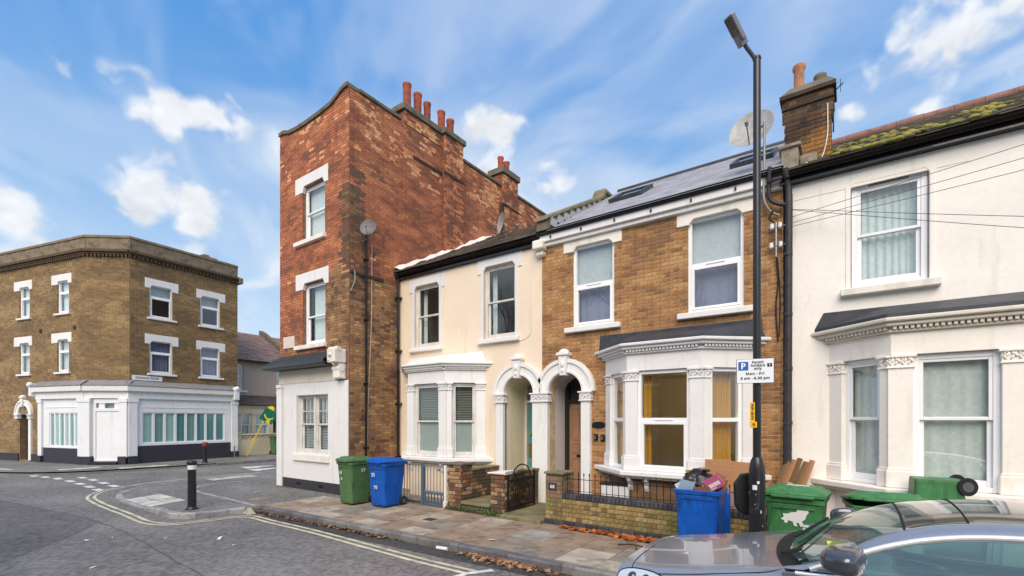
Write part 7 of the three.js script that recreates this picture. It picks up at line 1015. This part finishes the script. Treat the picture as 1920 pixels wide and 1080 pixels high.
weeds('green weeds at the foot of the rough brick pillars and slab', 800, (q) => { const x = -7.25 + q() * 1.75, d = Math.abs(gauss(q)), c = x > -6.25 && x < -5.6 ? 0.24 : 0.11; return [x, SLAB + (1 - d) * (x > -6.3 ? 0.06 : 0.03), -7.66 + d * c]; }, 511, 0.025, 0.075);
weeds('grassy weeds growing in the gutter along the kerb', 380, (q) => { const k = q(), x = k < 0.4 ? -9.9 + gauss(q) * 0.5 : k < 0.75 ? -7.4 + gauss(q) * 0.35 : -6.6 + gauss(q) * 1.2; return [x, ROAD, kerbZ(x) + 0.02 + Math.abs(gauss(q)) * 0.08]; }, 512, 0.025, 0.065, [0x59702f, 0x6d7c3a, 0x4b5f2a, 0x80813f]);
weeds('moss and weeds at the foot of the white shop pilaster', 220, (q) => [-13.9 + q() * 0.9, 0, -7.4 + Math.abs(gauss(q)) * 0.1], 513, 0.015, 0.04, [0x7a7a44, 0x8a8450, 0x66693a]);
weeds('sprig of weed at the garden wall foot beside the leaves', 90, (q) => [-2.5 + gauss(q) * 0.12, SLAB, -7.6 + Math.abs(gauss(q)) * 0.1], 514, 0.02, 0.06);
weeds('grass tufts at the far kerb beside the small pole sign', 260, (q) => [-25.4 + gauss(q) * 0.5, 0, -11.6 + gauss(q) * 0.8], 515, 0.03, 0.07, [0x8a8a40, 0x9a9644, 0x6f7a34]);
weeds('straggling weeds at the foot of the bar gates', 120, (q) => [-8.9 + q() * 1.5, SLAB, -7.66 + Math.abs(gauss(q)) * 0.05], 516, 0.015, 0.04, [0x6c7038, 0x57642e]);
{ // single pieces of litter
  const q = rng(601), bit = (name, label, cat, x, y, z, w, d, mat, e = 0.5) => { const m = new THREE.Matrix4().makeRotationFromEuler(new THREE.Euler((q() - 0.5) * e, q() * 3, (q() - 0.5) * e)).setPosition(x, y + 0.012, z), pts = Array.from({ length: 9 }, (_, i) => { const a = i / 9 * 6.283, r = 0.75 + q() * 0.5; return [Math.cos(a) * w / 2 * r, Math.sin(a) * d / 2 * r]; }); const o = obj(name, [prism(m, pts, -0.004, 0.004)], mat); tag(o, label, cat); };
  const paper = std(0xe8e8e4, { roughness: 0.9 });
  const roll = obj('paper_roll', [cyl([-5.42, ROAD + 0.035, -5.5], [-5.22, ROAD + 0.035, -5.53], 0.028, 0.028, 14)], paper); tag(roll, 'white paper cup lying on its side in the gutter', 'litter');
  const tri = obj('stone_chunk', [prismTaper(I, [-10.93, -10.68, -5.22, -5.05], [-10.86, -10.8, -5.16, -5.12], ROAD + 0.01, ROAD + 0.14)], std(0xcfc3a8, { map: T.stone })); tag(tri, 'pale broken stone chunk in the angle of the kerb build-out', 'stone');
  for (const [x, z, w, t] of [[-9.02, -3.78, 0.2, 'largest white paper scrap on the open tarmac'], [-8.34, -3.71, 0.1, 'small round white paper scrap on the tarmac beside the largest scrap'], [-9.8, -3.23, 0.1, 'small white scrap on the tarmac off the build-out'], [-10.74, -2.38, 0.12, 'torn white scrap far out on the open tarmac'], [-10.6, -2.7, 0.08, 'tiny white scrap beside a torn one on the tarmac'], [-8.71, -2.0, 0.12, 'white scrap alone in the middle of the road']]) bit('paper_scrap', t, 'litter', x, ROAD, z, w * 0.6, w * 0.35, paper);
  bit('paper_scrap', 'crumpled white wrapper on the brown slabs near the gate', 'litter', -4.75, SLAB, -6.1, 0.12, 0.08, paper, 1); bit('paper_scrap', 'small white wrapper on the corner asphalt near the white pilaster', 'litter', -13.0, 0, -6.35, 0.14, 0.1, paper, 1); bit('paper_scrap', 'white scrap on pale slab by the path step', 'litter', -5.75, SLAB, -6.6, 0.08, 0.07, paper, 1);
  const cover = obj('manhole_cover', [new THREE.CylinderGeometry(0.26, 0.26, 0.02, 24).translate(-11.95, 0.0, -5.9)], std(0x9c8b7c, { map: T.stone })); tag(cover, 'round brownish cover set in the corner footway', 'cover');
  const hyd = obj('stopcock_cover', [box(I, -6.86, -6.62, 0.0, 0.021, -6.75, -6.55, 0.004)], std(0x4d4743, { map: T.rust, metalness: 0.3 })); tag(hyd, 'small dark iron stopcock cover in the paving slabs', 'cover');
  const twig = obj('twig', [tube([[-2.95, SLAB + 0.03, -6.95], [-2.7, SLAB + 0.045, -7.02], [-2.45, SLAB + 0.03, -6.98]], 0.012, 16, 5), tube([[-2.7, SLAB + 0.045, -7.02], [-2.6, SLAB + 0.03, -6.85]], 0.007, 8, 5)], std(0x3a2a20)); tag(twig, 'dark fallen twig among the orange leaves on the slabs', 'twig');
}

// ================================================================ THE OTHER SIDE OF THE STREET, mirrored in the windows and the car
{
  structure('near_pavement', [box(I, -14, 18, ROAD - 0.1, 0.0, 3.2, 7.0)], M.pave);
  const face = (x) => frame(x, 7.2, -1, 0);
  function opposite(x, tone, label) {
    const m = face(x), h = thing('terraced_house', label, 'house', [x, 0, 7.2], 'houses facing the terrace'), wall = std(tone, { map: T.mortar }), W = [[0.6, 1.6, 3.7, 5.3], [3.1, 4.1, 3.7, 5.3], [0.7, 2.3, 0.9, 2.5]], D = [3.4, 4.3, 0.05, 2.3];
    obj('wall', [plate(m, rect(0, 4.8, 0, 6), -0.25, 0, [...W, D].map((w) => rect(...w))), box(m, 0, 4.8, 0, 6, -6, -5.8)], wall, h);
    for (const w of W) win(h, m, { s0: w[0], s1: w[1], y0: w[2], y1: w[3], n: -0.07, kind: 'sash', tr: (w[2] + w[3]) / 2 }); room(h, m, 0.1, 4.7, 0.05, 5.9, -4, -0.26, M.room);
    obj('door', [box(m, D[0], D[1], D[2], D[3], -0.2, -0.15)], std(0x3f5a4c), h); obj('roof', [plate(new THREE.Matrix4().multiplyMatrices(m, new THREE.Matrix4().makeRotationY(Math.PI / 2)), [[-0.25, 5.95], [3.2, 8.0], [6.4, 5.95]], 0, 4.8)], M.lead, h);
  }
  const labels = ['tan brick house facing the cream house from the near pavement', 'brown brick house facing the twin door arches from the near pavement', 'pale rendered house facing the yellow brick house from the near pavement', 'brown brick house facing the white house from the near pavement', 'light tan brick house beyond the brown one on the near pavement', 'stone-coloured rendered house at the end of the near pavement row']; for (let i = 0; i < 6; i++) opposite(-7.4 + i * 4.82, [0x9a7a52, 0x8c6a48, 0xd8d2c4, 0x94744c, 0xa5825a, 0xcfc6b4][i], labels[i]);
  function bareTree(at, H, seed, label) {
    const q = rng(seed), t = thing('bare_tree', label, 'tree', at), trunk = [], twigs = [];
    const grow = (p, d, len, r, k) => {
      if (k > 6 || r < 0.004) return; const e = p.clone().addScaledVector(d, len); (k < 1 ? trunk : twigs).push(cyl(p.toArray(), e.toArray(), r, r * 0.72, k < 3 ? 7 : 4, true));
      const n = k < 1 ? 4 : 3; for (let i = 0; i < n; i++) { const v = new THREE.Vector3(q() - 0.5, q() * 0.5 + 0.08, q() - 0.5).normalize(), nd = d.clone().multiplyScalar(0.85).addScaledVector(v, 0.6 + q() * 0.3).normalize(); grow(e.clone().addScaledVector(d, -len * q() * 0.3), nd, len * (0.66 + q() * 0.18), r * (0.52 + q() * 0.16), k + 1); }
    };
    grow(new THREE.Vector3(...at), new THREE.Vector3(0.03, 1, 0.02).normalize(), H * 0.3, 0.17, 0); const bark = std(0x4a3f35, { map: T.stone }); obj('trunk', trunk, bark, t); obj('branches', twigs, bark, t);
  }
  bareTree([-10.2, 0, 8.6], 12, 801, 'tall bare winter tree mirrored in the upper windows of the brick house'); bareTree([-20, 0, 9.5], 13, 802, 'tall bare winter tree mirrored in the upper windows of the cream house');
}

scene.traverse((o) => { if (o.isMesh) { o.castShadow = true; o.receiveShadow = true; } });
renderer.render(scene, camera);
